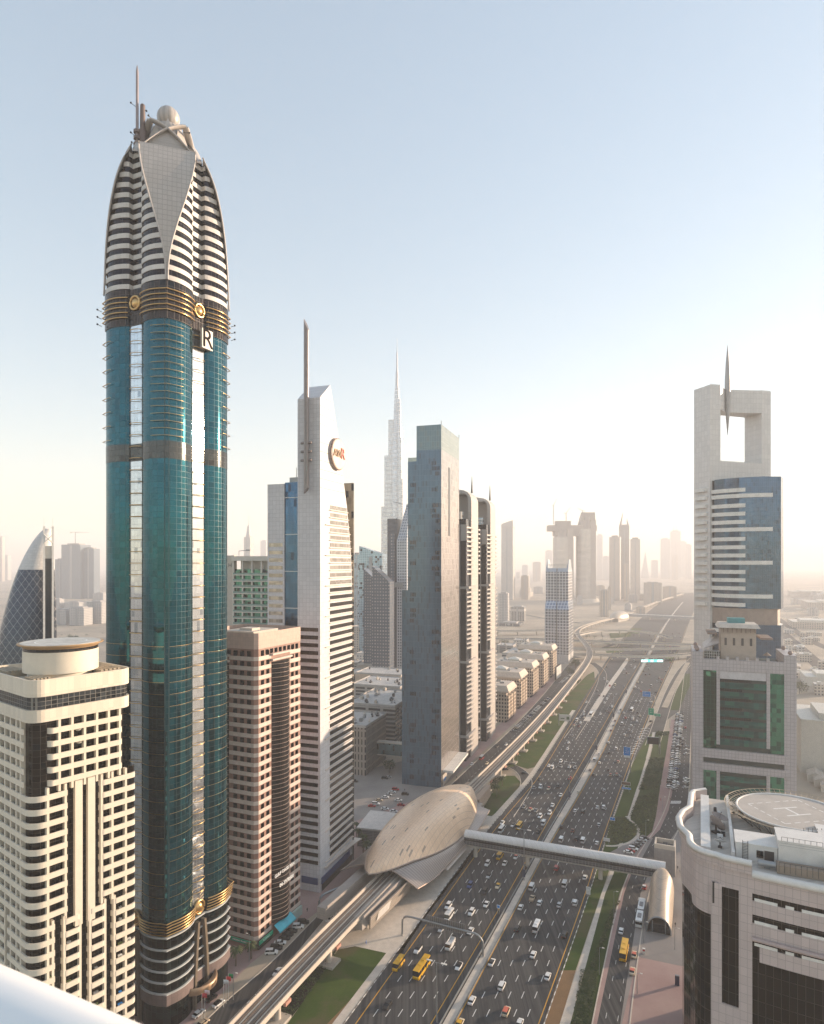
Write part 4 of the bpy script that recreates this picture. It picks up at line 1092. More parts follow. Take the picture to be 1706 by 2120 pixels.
# ------------------------------------------------------------------ towers farther off
PALEW = windows('pale_grid', (.56,.53,.50), (.30,.32,.34), 4.5, 3.8, .5, .5)  # far facade colours paled: extra haze fade is put into them
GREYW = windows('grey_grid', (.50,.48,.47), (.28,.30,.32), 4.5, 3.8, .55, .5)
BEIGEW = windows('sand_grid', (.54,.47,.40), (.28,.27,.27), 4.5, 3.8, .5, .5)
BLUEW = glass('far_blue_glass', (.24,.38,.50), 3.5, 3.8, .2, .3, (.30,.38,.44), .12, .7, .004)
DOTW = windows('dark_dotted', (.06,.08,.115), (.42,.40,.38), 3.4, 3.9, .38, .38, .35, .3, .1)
def simple(px0, px1, ytop, Y, label, m=PALEW, depth=None, cat='tower', name='far_tower', z0=0, az=18, roof=None, group=None):
    w = (px1-px0)/F*Y; h = Zat(ytop, Y); dpt = depth or w*.9
    t = thing(name, label, cat, at((px0+px1)/2, Y), frame(az), group)
    # width as seen shows both sides of the turned block
    c, s_ = math.cos(R(az)), math.sin(R(az)); ww = w/(c + s_*.9); hw = ww/2
    mb = MB(); mb.box(-hw*.9, hw*.9, -hw, hw, 0, h); obj('wall', mb, m, t)
    mb = MB(); mb.box(-hw*.55, hw*.55, -hw*.6, hw*.6, h, h + max(2.5, h*.025)); obj('roof', mb, plain('roof_grey', (.36,.34,.33), .7), t)
    mb = MB(); mb.box(-hw*.9-.6, -hw*.9-.02, -hw*.12, hw*.12, 2, h*.985); obj('window_strip', mb, plain('strip_dark', (.30,.31,.32), .3), t)
    t['hw'] = hw; return t, hw, h
# ---- the very tall stepped tower
BY = 1400.0; bx = 822
burj = thing('stepped_skyscraper', 'extremely tall stepped needle tower fading into the haze', 'skyscraper', at(bx, BY), R(72)); burj.scale = (.737, .737, .757)
BM = windows('needle_glass', (.72,.73,.74), (.58,.61,.64), 3.0, 12, .6, .75, .3, .2, .7)  # pale, low-contrast colours paint in the needle's fading into haze
wings = [[(20, 62, 168), (15, 54, 352), (11.5, 44, 498), (8, 30, 600)], [(20, 50, 262), (15, 42, 428), (11, 33, 545), (7.5, 24, 655)], [(20, 56, 300), (14, 40, 392), (11, 30, 470), (8.5, 22, 582)]]
for k, wg in enumerate(wings):
    a = R(90 + 120*k + 12)
    z0 = 0; mb = MB(); prev = 0
    for hw, ln, z1 in wg:
        pts = [(0, -hw*.55), (ln*.72, -hw*.55)] + [(ln*.72+math.cos(R(q))*hw*.55, math.sin(R(q))*hw*.55) for q in range(-75, 76, 25)] + [(ln*.72, hw*.55), (0, hw*.55)]
        mb.prism([(x*math.cos(a)-y*math.sin(a), x*math.sin(a)+y*math.cos(a)) for x, y in pts], prev, z1); prev = z1
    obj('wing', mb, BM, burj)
mb = MB(); mb.lathe(0, 0, [(17, 0), (17, 500), (12, 560), (9, 640), (6.5, 690)], 16); obj('core', mb, BM, burj)
mb = MB(); mb.lathe(0, 0, [(5, 690), (4.2, 735), (2.6, 745), (2.2, 790), (.9, 796), (.5, 832)], 10); obj('spire', mb, plain('spire_steel', (.45,.46,.48), .35, .6), burj)
# ---- dark group left of the blue-grey tower
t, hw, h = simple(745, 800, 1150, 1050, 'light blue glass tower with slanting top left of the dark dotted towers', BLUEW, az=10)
mb = MB(); z = h; mb.prism([(-hw*.9,-hw),(hw*.9,-hw),(hw*.9,hw),(-hw*.9,hw)], h+.01, h+2, 0); mb.add([(-hw*.9,-hw,h+2),(hw*.9,-hw,h+2),(hw*.9,hw,h+2),(-hw*.9,hw,h+2),(-hw*.9,hw,h+15),(hw*.9,hw,h+15)], [(0,1,5,4),(0,4,3),(1,2,5),(3,4,5,2)]); obj('slanted_top', mb, BLUEW, t)
simple(731, 748, 1148, 1400, 'pale blue block half hidden behind the light blue slanted tower', BLUEW, az=12)
for px0, px1, yt, yb, lab in ((757, 777, 1195, 1385, 'narrower dark tower with rows of white dots and slanting top'), (775, 812, 1205, 1412, 'wider dark tower with rows of white dots and slanting top')):
    Y = F*H/(yb-YH); w = (px1-px0)/F*Y; h = Zat(yt, Y)
    t = thing('dotted_tower', lab, 'tower', at((px0+px1)/2, Y), frame(14)); 
    mb = MB(); mb.box(-10, 10, -w/2, w/2, 0, h); obj('wall', mb, DOTW, t)
    mb = MB(); mb.add([(-10,-w/2,h),(10,-w/2,h),(10,w/2,h),(-10,w/2,h),(-10,w/2,h+w*.9),(10,w/2,h+w*.9)], [(0,1,5,4),(0,4,3),(1,2,5),(2,3,4,5)]); obj('slanted_top', mb, DOTW, t)
    mb = MB(); mb.box(-22, 20, -w/2-4, w/2+6, 0, 9); obj('podium', mb, plain('podium_brown', (.30,.26,.22), .6), t)
Y = 830; t = thing('dark_tower', 'dark tower with stepped slanting crown showing left of the blue grey glass tower', 'tower', at(828, Y), frame(14))
mb = MB(); mb.box(-13, 13, 0, 13, 0, Zat(1075, Y)); obj('wall', mb, plain('dark_panel', (.06,.07,.09), .35, .3), t)
mb = MB(); mb.box(-15, 15, -13, 0, 0, Zat(1120, Y)); mb.prism([(-15,-13),(15,-13),(15,0),(-15,0)], Zat(1120, Y)+.01, Zat(1045, Y), 0, False, True, [(-5,-13),(5,-13),(5,-10),(-5,-10)]); obj('glass_wall', mb, windows('pale_grey_grid', (.42,.44,.48), (.22,.26,.31), 3, 3.6, .6, .6), t)  # right half: pale grey wall grid with darker panes
mb = MB(); mb.box(-16, -13.2, 3, 9, 0, Zat(1105, Y)); obj('fin_wall', mb, DOTW, t)
mb = MB(); mb.box(-16.5, -15.1, -8, 8, Zat(1215, Y), Zat(1205, Y)); mb.tube([(-10, -6, Zat(1045, Y)), (-10, 6, Zat(1040, Y))], .5); obj('roof_arm', mb, GREYM, t)
# ---- left: lattice tower with white cap
Y = 470; t = thing('lattice_tower', 'dark curved tower with white diamond lattice, a white cap and twin fins', 'tower', at(52, Y), frame(0))
def sm(u): return max(0.0, min(1, u))
secs = []; LM = nt('lattice_glass'); m_, t_, b_ = LM
u_, z_ = wall_uv(t_); s3 = t_.nodes.new('ShaderNodeSeparateXYZ'); t_.links.new(objco(t_), s3.inputs[0])
ang = mth(t_, 'MULTIPLY', s3.outputs[1], .21); zz_ = mth(t_, 'MULTIPLY', s3.outputs[2], .135)
l1 = line_mask(t_, mth(t_, 'FRACT', mth(t_, 'ADD', ang, zz_)), .055); l2 = line_mask(t_, mth(t_, 'FRACT', mth(t_, 'SUBTRACT', ang, zz_)), .055); l3 = line_mask(t_, mth(t_, 'FRACT', mth(t_, 'MULTIPLY', s3.outputs[2], .27)), .05)
k_ = mth(t_, 'MAXIMUM', l1, mth(t_, 'MAXIMUM', l2, mth(t_, 'MULTIPLY', l3, .5)))
t_.links.new(mixc(t_, k_, (.03,.045,.07), (.34,.32,.32)), b_.inputs['Base Color']); b_.inputs['Roughness'].default_value = .18; t_.links.new(mth(t_, 'MULTIPLY_ADD', k_, -.6, .6), b_.inputs['Metallic'])
def ring(z, n=36):
    f = max(1 - (max(z-30, 0)/142.0)**2.0, .0)**.65; a, b2 = 19.0*f + .4, 20.5*f + .4
    return [(math.cos(2*math.pi*i/n)*a, math.sin(2*math.pi*i/n)*b2 + (1-f)*16, z) for i in range(n)]
t.rotation_euler = (0, 0, R(300.7))
mb = MB(); mb.loft([ring(z) for z in (0, 20, 40, 55, 70, 85, 95, 105, 115, 125, 133, 140)], 0, True); obj('glass_body', mb, m_, t)
mb = MB(); mb.loft([[(x*1.01, y, z) for x, y, z in ring(z)] for z in (140, 145, 150, 155, 160, 164, 167, 170)], 0, True); obj('cap', mb, tile('cap_white', (.62,.60,.58), 1.9, 1.9, .2, .8), t)
for y in (11.0, 16.4):
    mb = MB(); mb.box(15.0, 19.5, y, y+1.3, 0, 171); mb.tube([(18, y+.6, 171), (18, y+.6, 177)], .14); obj('fin', mb, WHITE, t)
mb = MB(); mb.box(14.8, 18.0, 12.31, 16.39, 0, 148); obj('fin_glass', mb, BLACKG, t)
mb = MB(); mb.box(14.9, 18.2, 12.31, 16.39, 148.02, 157); obj('fin_panel', mb, CREAM, t)
for s_ in (1, -1):
    mb = MB(); mb.tube([(19.6, 11.4, 162-s_*3.2), (19.6, 17.2, 162+s_*3.2)], .4, 6); obj('cross_brace', mb, WHITE, t)
# ---- far left cluster under construction
for px0, px1, yt, lab in ((118, 138, 1158, 'left low slab of the hazy blue unfinished cluster'), (136, 180, 1128, 'tallest middle slab of the hazy blue unfinished cluster under the crane'), (176, 202, 1136, 'right slab of the hazy blue unfinished cluster')):
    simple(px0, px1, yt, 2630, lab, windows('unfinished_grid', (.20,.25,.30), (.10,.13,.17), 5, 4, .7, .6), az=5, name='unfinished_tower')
def crane(px, ytop, Y, ybase, jib, label, lean=0):
    t = thing('tower_crane', label, 'crane', at(px, Y), R(10)); z0, z1 = Zat(ybase, Y), Zat(ytop, Y); t.location.z = z0; h = z1-z0
    mb = MB(); mb.box(-1, 1, -1, 1, 0, h*.8); obj('mast', mb, GREYM, t)
    mb = MB(); mb.tube([(0, 0, h*.8), (jib, 0, h*.8 + lean*jib)], [1.1, .5], 5); obj('jib', mb, GREYM, t)
    mb = MB(); mb.tube([(0, 0, h*.8), (-jib*.35, 0, h*.8)], .9, 5); mb.box(-jib*.38, -jib*.26, -1, 1, h*.8-3, h*.8-.2); obj('counterweight', mb, CONC, t)
crane(156, 1096, 1950*1.35, 1126, 54, 'tower crane on the hazy unfinished cluster at the left')
simple(0, 9, 1112, 4991, 'faint pinkish tower at the left edge of the picture', BEIGEW); simple(10, 22, 1150, 5425, 'faint low tower just right of the pinkish one at the left edge', PALEW)
t, hw, h = simple(506, 524, 1112, 2902, 'far pale tower with tapering spire left of the slanted shoulder tower', PALEW)
mb = MB(); mb.prism([(-hw*.6,-hw*.6),(hw*.6,-hw*.6),(hw*.6,hw*.6),(-hw*.6,hw*.6)], h+.02, Zat(1088, 2902), 0, False, True, [(-hw*.25,-hw*.25),(hw*.25,-hw*.25),(hw*.25,hw*.25),(-hw*.25,hw*.25)]); mb.tube([(0, 0, Zat(1090, 2902)), (0, 0, Zat(1062, 2902))], [1.6, .4], 6); obj('spire', mb, PALEW, t)
simple(478, 490, 1150, 5208, 'faint low far tower just left of the far spired tower', GREYW)
simple(540, 556, 1120, 5642, 'faint far tower peeping over the beige balcony hotel roof', GREYW)
# ---- centre right
t, hw, h = simple(1037, 1067, 1092, 2538, 'slim pale tower with curved top standing alone right of the arched pair', PALEW, az=20)
secs = [[(-hw*.9, -hw, h-4), (hw*.9, -hw, h-4), (hw*.9, -hw, h+27), (-hw*.9, -hw, h+27)], [(-hw*.9, 0, h-4), (hw*.9, 0, h-4), (hw*.9, 0, h+21), (-hw*.9, 0, h+21)], [(-hw*.9, hw, h-4), (hw*.9, hw, h-4), (hw*.9, hw, h+12), (-hw*.9, hw, h+12)]]
mb = MB(); mb.loft(secs, 0, False); obj('curved_top', mb, PALEW, t)
simple(1031, 1055, 1228, 1540, 'low grey box tower under the slim curved top tower', GREYW)
simple(1028, 1086, 1289, 1500, 'wide low grey pavilion with pale frame beside the flyovers', windows('pavilion', (.50,.47,.44), (.16,.17,.19), 16, 20, .9, .9), name='low_building', cat='building')
simple(1056, 1090, 1256, 1620, 'low block with tall vertical slots behind the wide pavilion', windows('slot_block', (.47,.45,.43), (.14,.15,.17), 4, 30, .6, .8), name='low_building', cat='building')
simple(1078, 1097, 1192, 2565, 'short beige tower left of the faceted blue tower', BEIGEW)
simple(1102, 1122, 1164, 4991, 'hazy pink grey tower behind the faceted blue tower', BEIGEW)
simple(1080, 1095, 1170, 5859, 'faint tower behind the short beige tower', GREYW); simple(1068, 1078, 1185, 6076, 'faint tower just right of the slim curved top tower', PALEW)
simple(1128, 1146, 1140, 6293, 'faint tower behind the left of the bridged twin towers', GREYW)
# twin cylinders with a sky bridge
TY = 2350
tw = thing('twin_tower', 'pair of unfinished round towers joined by a heavy sky bridge', 'twin tower', at(1190, TY), R(0))
TWM = windows('round_bands', (.66,.58,.50), (.36,.36,.36), 40, 4.2, .98, .5); DKC = plain('raw_concrete', (.34,.30,.27), .8, var=.2)  # twin towers' colours lightened, haze painted into wall and concrete
k = TY/F
for px, r_, zt in ((1166, 21, 1095), (1213, 20.5, 1078)):
    x = (px-1190)*k; mb = MB(); mb.cyl(x, 0, 0, Zat(zt+18, TY), r_*k, r_*k, 32); obj('tower_shaft', mb, TWM, tw)
    mb = MB(); mb.box(x+r_*k*.2, x+r_*k*.75, -r_*k*.98, r_*k*.5, 0, Zat(zt, TY)); obj('lift_core', mb, plain('core_brown', (.42,.37,.33), .7), tw)
    mb = MB(); mb.cyl(x, 0, Zat(zt+18, TY), Zat(zt, TY), r_*k*.9, r_*k*.7, 24); mb.cyl(x, 0, Zat(zt, TY), Zat(zt-8, TY), r_*k*.5, r_*k*.45, 16); obj('bare_top', mb, DKC, tw)
    mb = MB(); mb.cyl(x, 0, 0, 16, r_*k*1.4, r_*k*1.2, 24); obj('podium', mb, CONC_P, tw)
x = 23*k; mb = MB(); mb.prism([(x-17*k,-18),(x+18*k,-18),(x+18*k,18),(x-17*k,18)], Zat(1096, TY), Zat(1061, TY), 0, False, True, [(x-9*k,-10),(x+17*k,-10),(x+17*k,10),(x-9*k,10)]); obj('bare_top', mb, DKC, tw)
mb = MB(); mb.box(-56*k, 42*k, -23, 20, Zat(1100, TY), Zat(1088, TY)); mb.box(-44*k, 40*k, -20, 18, Zat(1110, TY), Zat(1100.2, TY)); mb.box(-40*k, -10*k, -14, 14, Zat(1087.9, TY), Zat(1079, TY)); obj('sky_bridge', mb, DKC, tw)
crane(1146, 1036, TY-10, 1086, 14, 'luffing crane on the left end of the sky bridge', 1.9); crane(1172, 1058, TY-5, 1080, 18, 'small crane in the middle of the sky bridge', 1.3); crane(1206, 1055, TY, 1066, -22, 'small crane leaning left on the right twin tower', -.5)
simple(1234, 1249, 1108, 5425, 'faint slim tower right behind the twin towers', GREYW); simple(1247, 1262, 1152, 5315, 'faint grey tower between twin towers and dark slab', GREYW)
t, hw, h = simple(1260, 1287, 1112, 2484, 'grey slab tower with pale edges left of the horned tower', windows('slab_grey', (.54,.50,.47), (.32,.34,.36), 3, 4, .6, .5), az=25)  # slab colours lightened, with haze put into them
t, hw, h = simple(1280, 1305, 1090, 2605, 'dark tower with two curved horns on its crown', windows('horn_dark', (.38,.36,.35), (.24,.25,.26), 3, 4, .6, .6), az=20)  # paler than the dark tower itself: haze fade painted in
for s_, hh in ((.75, 60), (-.8, 36)):
    mb = MB(); q = [(0, s_*hw*(1-.0*a) - s_*hw*.55*math.sin(a*1.5)**2*(1 if s_ > 0 else .6), h - 6 + hh*a) for a in [k/8 for k in range(9)]]
    mb.tube(q, [6*(1-.85*k/8) for k in range(9)], 6); obj('horn', mb, plain('horn_brown', (.34,.31,.29), .6), t)
simple(1304, 1326, 1116, 2551, 'plain pale slab tower right of the horned tower', windows('slab_pale', (.60,.56,.52), (.40,.40,.40), 2.5, 4, .5, .6), az=15); simple(1290, 1304, 1168, 2430, 'slim lower pale slab in front of the horned tower', BEIGEW)  # slab walls paled, haze fade in the colour
t, hw, h = simple(1326, 1344, 1190, 6076, 'faint sail shaped tower between slabs at right', GREYW)
mb = MB(); mb.prism([(-hw*.9,-hw),(hw*.9,-hw),(hw*.9,hw),(-hw*.9,hw)], h+.02, Zat(1143, 6076), 0, False, True, [(-1,-hw*.2),(1,-hw*.2),(1,-hw*.1),(-1,-hw*.1)]); obj('sail_top', mb, GREYW, t)
simple(1347, 1363, 1160, 6293, 'faint plain block right of the sail shaped tower', GREYW)
simple(1366, 1388, 1116, 5859, 'hazy flat topped tower left of the twin spired silhouette', GREYW)
t, hw, h = simple(1386, 1410, 1100, 6183, 'hazy silhouette tower with two thin spires', GREYW)
for y in (-hw*.3, hw*.3):
    mb = MB(); mb.tube([(0, y, h), (0, y, h+66)], [3.6, .8], 6); obj('spire', mb, GREYM, t)
simple(1404, 1422, 1122, 6510, 'hazy stepped tower right of the twin spired silhouette', PALEW); simple(1418, 1432, 1128, 5859, 'faint tower beside the tower with the square opening', PALEW)
simple(1390, 1404, 1150, 5532, 'hazy lower tower in front of the twin spired silhouette', BEIGEW)
for i, (x0, x1, yt, Y) in enumerate(((1240, 1262, 1222, 1750), (1330, 1372, 1206, 2300), (1258, 1266, 1215, 2000), (1345, 1360, 1210, 2500), (1370, 1402, 1214, 2600))):
    simple(x0, x1, yt, Y, ('low pale block left of the grey slab tower', 'long low hazy block right of the pale slab', 'tiny hazy block beside the grey slab base', 'tiny hazy block below the plain block', 'low hazy block below the flat topped tower')[i], BEIGEW, name='low_building', cat='building')
# ---- low quarter on the left horizon, behind the flats
for i, (x0, x1, yt, yb) in enumerate(((112, 150, 1262, 1292), (150, 186, 1258, 1294), (186, 222, 1245, 1290), (112, 130, 1240, 1262), (140, 176, 1246, 1262), (196, 222, 1228, 1246))):
    simple(x0, x1, yt, F*H/(yb-YH), ('grey slotted low block right of the lattice tower', 'long grey frame low block behind the sandy lot', 'unfinished frame block beside the teal skyscraper edge', 'hazy block over the grey slotted one', 'hazy block with turquoise roof', 'hazy far block beside the teal skyscraper')[i], GREYW, name='low_building', cat='building', az=8)
# ---- low buildings between the pale tower and the blue-grey tower
def low(px, py, LX, LY, h, label, m, az=18, roofs=8, az2=None):
    t = thing('low_building', label, 'building', G(px, py), frame(az))
    mb = MB(); mb.box(0, LX, 0, LY, 0, h); obj('wall', mb, m, t)
    mb = MB(); mb.box(.4, LX-.4, .4, LY-.4, h, h+.15); obj('roof', mb, plain('flat_roof', (.50,.47,.44), .8, var=.2), t)
    for a in ((-.15, .4, -.15, LY+.15), (LX-.4, LX+.15, -.15, LY+.15), (.4, LX-.4, -.15, .4), (.4, LX-.4, LY-.4, LY+.15)):
        mb = MB(); mb.box(*a, h-.6, h+1.1); obj('roof_parapet', mb, plain('parapet_grey', (.42,.40,.38), .7), t)
    for _ in range(roofs):
        x, y = random.uniform(2, LX-5), random.uniform(2, LY-5); s_ = random.uniform(1.2, 3.2)
        mb = MB(); mb.box(x, x+s_, y, y+s_*.8, h+.16, h+random.uniform(1.2, 2.6)); mb.cyl(x+s_/2, y+s_*.4, h+2.0, h+2.75, s_*.3, s_*.3, 10); obj('roof_plant', mb, random.choice((GREYM, CONC_P, DARKM)), t)
    return t
SLOT = windows('slit_stone', (.34,.29,.25), (.04,.04,.045), 2.4, 5.2, .32, .72)
LVR = windows('louvre_stone', (.40,.37,.34), (.08,.08,.085), 12, 3.2, .8, .55)
low(757, 1606, 40, 26, 33, 'dark stone block with narrow slit windows beside the car park', SLOT, 18, 14)
low(818, 1562, 60, 40, 36, 'pale grey block with roof machinery behind the slit windowed block', LVR, 18, 18)
low(828, 1480, 50, 50, 26, 'pale flat roofed block farther back with rows of roof machines', LVR, 18, 14)
low(830, 1450, 40, 52, 26, 'sand coloured stepped building near the curved low pavilion', plain('sand_wall', (.55,.42,.31), .7), 18, 4)
low(795, 1418, 30, 46, 12, 'low dark glazed podium with a curved front', BLACKG, 14, 4)
low(752, 1350, 30, 22, 40, 'tan classical block peeping beside the pale slanted tower', BEIGEW, 18, 2)
low(1110, 1395, 60, 46, 24, 'white office block with long window bands behind the mansard row', windows('white_bands', (.58,.57,.56), (.16,.17,.18), 60, 5, .97, .45), 24, 6)
b = thing('link_bridge', 'blue glazed link bridge between slit windowed block and blue grey tower', 'bridge', G(772, 1600), frame(18)); mb = MB(); mb.box(14, 19, -30, 8, 9, 17); obj('glass_box', mb, glass('link_glass', (.14,.26,.30), 1.5, 4, .2, .06, (.1,.14,.16), .12, .6), b)
mb = MB(); mb.box(13.8, 19.2, -30, 8, 17.01, 17.7); obj('roof', mb, CONC_P, b); mb = MB(); mb.box(13.8, 19.2, -30, 8, 8.2, 8.99); obj('floor_slab', mb, CONC, b)
bill = thing('billboard', 'big pale billboard wall at the foot of the faceted blue tower', 'billboard', G(1152, 1410), frame(24)); mb = MB(); mb.box(0, 30, 0, 2, 1, 17); obj('frame', mb, DARKM, bill); mb = MB(); mb.box(.6, 29.4, -.1, -.01, 2, 16.4); obj('poster', mb, plain('poster_pale', (.55,.54,.52), .5, var=.3, scale=.15), bill)
# ---- sandy right side: sheds and low blocks
for i, (px, py, LX, LY, h) in enumerate(((1700, 1566, 60, 40, 36), (1672, 1400, 40, 30, 9), (1692, 1360, 60, 50, 14), (1650, 1290, 80, 70, 12), (1690, 1265, 120, 100, 20), (1640, 1250, 90, 100, 15), (1560, 1235, 90, 90, 18))):
    pass
def rlow(px, py, LX, LY, h, label, m):
    t = thing('low_building', label, 'building', G(px, py), frame(24)); mb = MB(); mb.box(0, LX, -LY, 0, 0, h); obj('wall', mb, m, t)
    mb = MB(); mb.box(LX*.15, LX*.8, -LY*.8, -LY*.2, h, h+4.5); obj('roof_block', mb, CREAM, t)
    mb = MB(); mb.box(-.3, .35, -LY, 0, h, h+1.2); mb.box(.36, LX, -.35, .3, h, h+1.2); obj('roof_parapet', mb, CREAM, t)
    return t
rlow(1658, 1600, 60, 60, 36, 'cream low block with small vents right of the green glass tower', CREAM)
for i in range(9):
    pass
rlow(1668, 1420, 50, 60, 10, 'small white flat building beyond the cream vented block', CREAM); rlow(1640, 1300, 90, 90, 13, 'pale shed on the hazy sandy plain beside the blue curved tower', BEIGEW); rlow(1672, 1262, 150, 200, 22, 'wide low hazy hall on the plain', BEIGEW); rlow(1640, 1236, 160, 160, 22, 'faint far hall near the horizon', BEIGEW); rlow(1690, 1240, 160, 160, 18, 'faint far hall at the right edge near the horizon', PALEW)
for i in range(6):
    t = thing('shed', 'pale ridge roofed shed in the row below the cream vented block', 'shed', G(1672+i*14, 1618 + (i % 3)*11), frame(30), 'ridge roofed sheds')
    mb = MB(); mb.box(0, 14, -9, 0, 0, 4); obj('wall', mb, CREAM, t)
    mb = MB(); mb.add([(0,.4,4.01),(14,.4,4.01),(14,-9.4,4.01),(0,-9.4,4.01),(0,-4.5,6.5),(14,-4.5,6.5)], [(0,1,5,4),(3,4,5,2),(0,4,3),(1,2,5)]); obj('roof', mb, CONC_P, t)

for i in range(22):
    px = random.choice((random.uniform(1035, 1110), random.uniform(1190, 1330), random.uniform(1190, 1300), random.uniform(1620, 1700))); Y = random.uniform(1750, 3200)
    w_ = random.uniform(9, 26); yt = YH + F*(H-random.uniform(14, 46))/Y
    simple(px, px+w_, yt, Y, 'low hazy block among the far low city beyond the flyovers', random.choice((PALEW, BEIGEW, GREYW)), name='low_building', cat='building', az=random.uniform(10, 30), group='low hazy blocks beyond the flyovers')
for i, (px, py, LX, LY, h) in enumerate(((742, 1386, 26, 20, 9), (772, 1372, 22, 26, 12), (742, 1330, 30, 24, 22), (736, 1300, 24, 24, 30), (1062, 1352, 34, 26, 11), (1090, 1344, 28, 22, 14))):
    low(px, py, LX, LY, h, ('low flat block just behind the dark curved podium', 'low flat block beside the green tree by the podium', 'tan mid block behind the low flat ones', 'taller tan block peeping right of the slanted pale tower', 'flat block behind the mansard roofs', 'second flat block behind the mansard roofs, nearer the faceted tower')[i], random.choice((BEIGEW, LVR, PALEW)), 18, 6)

VW = windows('villa_windows', (.56,.50,.43), (.20,.19,.19), 3.2, 3.4, .5, .5)
for i in range(26):
    px, py = random.uniform(1624, 1712), random.uniform(1258, 1440)
    if 1395 < py and px < 1662: continue
    t = thing('villa', 'small flat roofed block among the low quarter on the hazy plain at the right edge', 'villa', G(px, py), frame(random.choice((24, 32, 114))), 'low quarter on the right plain')
    LX, LY, h = random.uniform(9, 26), random.uniform(8, 20), random.uniform(5, 13)
    mb = MB(); mb.box(0, LX, 0, LY, 0, h); obj('wall', mb, random.choice((VW, BEIGEW, PALEW)), t)
    mb = MB(); mb.box(LX*.2, LX*.5, LY*.2, LY*.6, h, h+2.4); mb.cyl(LX*.7, LY*.6, h, h+1.6, 1.0, 1.0, 10); obj('roof_block', mb, CREAM, t)
# ------------------------------------------------------------------ right side of the road
# ---- tower with the square opening and the needle
chel = thing('open_topped_tower', 'white tower with huge square opening and a needle hanging in it, blue glass wing below', 'tower', at(1470, 450), frame(-18.7))
WT = tile('white_grid_tile', (.66,.64,.62), 2.6, 3.6, .24, .8, .05, .4)
mb = MB(); mb.box(0, 15.2, -9.2, 0, 0, 269); obj('column', mb, WT, chel)
mb = MB(); mb.box(0, 15.2, -55, -46.4, 200, 268.5); obj('column', mb, WT, chel)
mb = MB(); mb.box(.02, 15.18, -46.38, -9.22, 196, 216); obj('sill_beam', mb, WT, chel)
mb = MB(); mb.prism([(15.1,-9.22),(.03,-9.22),(6.5,-20),(.03,-46.38),(15.1,-46.38)], 252.5, 268.8); obj('lintel', mb, WT, chel)
mb = MB()
for k in range(20): mb.box(.05, .6, -46+k*1.85, -45.2+k*1.85, 216, 216.7)
for k in range(5): mb.box(.05, .6, -8.8+k*1.8, -8+k*1.8, 269, 269.8); mb.box(.05, .6, -54.6+k*1.8, -53.8+k*1.8, 268.5, 269.3)
obj('coping_block', mb, WT, chel)
mb = MB(); mb.lathe(5.0, -20.4, [(.05, 235.5), (.6, 241), (1.5, 252), (2.05, 264), (1.9, 275), (1.2, 288), (.5, 296), (.05, 300.5)], 12); obj('needle', mb, plain('needle_grey', (.34,.33,.33), .4, .3), chel)
BLU = glass('blue_curved_glass', (.075,.135,.22), 1.7, 2.8, .18, .06, (.06,.09,.14), .07, .85, .008, (.05,.08,.13), .1)
S0 = 2.9
def wp(px, Y): 
    c, s_ = math.cos(R(18.7)), math.sin(R(18.7)); v = at(px, Y) - at(1470, 450)
    return (-v.x*s_ + v.y*c, -v.x*c - v.y*s_)
fr = [wp(1479, 449.5), wp(1500, 443), wp(1530, 437), wp(1560, 433), wp(1590, 431), wp(1617, 431)]
bk = [wp(1622, 440), wp(1600, 470), wp(1500, 478)]
def fix(p): return p if sum(a[0]*b_[1]-b_[0]*a[1] for a, b_ in zip(p, p[1:]+p[:1])) > 0 else p[::-1]
poly = fix(fr + bk)
z1, z2 = Zat(990, 440), Zat(1259, 440)
mb = MB(); mb.prism(poly, z2, z1); mb.prism(poly, 40, Zat(1292, 440)); obj('glass_wing', mb, BLU, chel)
ins = fix([(x+1.6, y+(.6 if i < 3 else 1.2)) for i, (x, y) in enumerate(fr + bk)])
mb = MB(); mb.prism(ins, Zat(1292, 440), z2); obj('louvre_floor', mb, plain('louvre_brown', (.34,.27,.23), .6), chel)
for yy, lg in ((1015,0),(1027,1),(1047,0),(1064,0),(1081,0),(1096.5,1),(1116,0),(1133,0),(1150,0),(1165,1),(1184,0),(1201,0),(1218,0),(1234,1),(1252,0),(1307,0)):
    q = [wp(1477, 448.2), wp(1500, 441.6), wp(1530, 435.8), wp(1543, 434)] + ([wp(1570, 431), wp(1600, 429.6)] if lg else [])
    zc = Zat(yy, 438); mb = MB()
    mb.loft([[(x-.1, y, zc-1.3), (x-.1, y, zc+1.3), (x+2.0, y, zc+1.3), (x+2.0, y, zc-1.3)] for x, y in q], 0, False); obj('balcony_band', mb, WHITE, chel)
for z in (Zat(1120, 450), Zat(1310, 450)):
    mb = MB(); lo = z-45 if z > 130 else 60; mb.box(-.12, .3, -6.6, -2.0, lo, z+(0 if z < 130 else 0) + (42 if z > 130 else 10)); obj('window_strip', mb, glass('strip_mirror', (.05,.045,.04), 2.3, 3.2, .8, .06, (.1,.1,.1), .06, .85, .02), chel)
for k in range(15):
    z = 115 + k*5.7; mb = MB(); mb.box(2.5, 12.5, .01, 2.2, z, z+2.3); obj('side_balcony', mb, WHITE, chel)
for x, y in ((6, -44), (8, -30), (10, -38)):
    mb = MB(); mb.box(x-4, x+1, y-3, y+1, z1+.01, z1+2); obj('roof_plant', mb, GREYM, chel)
mb = MB(); mb.tube([(2, -40, z1), (2, -40, z1+3.5), (-1, -48, z1+4.2)], .5); obj('roof_crane', mb, GREYM, chel)

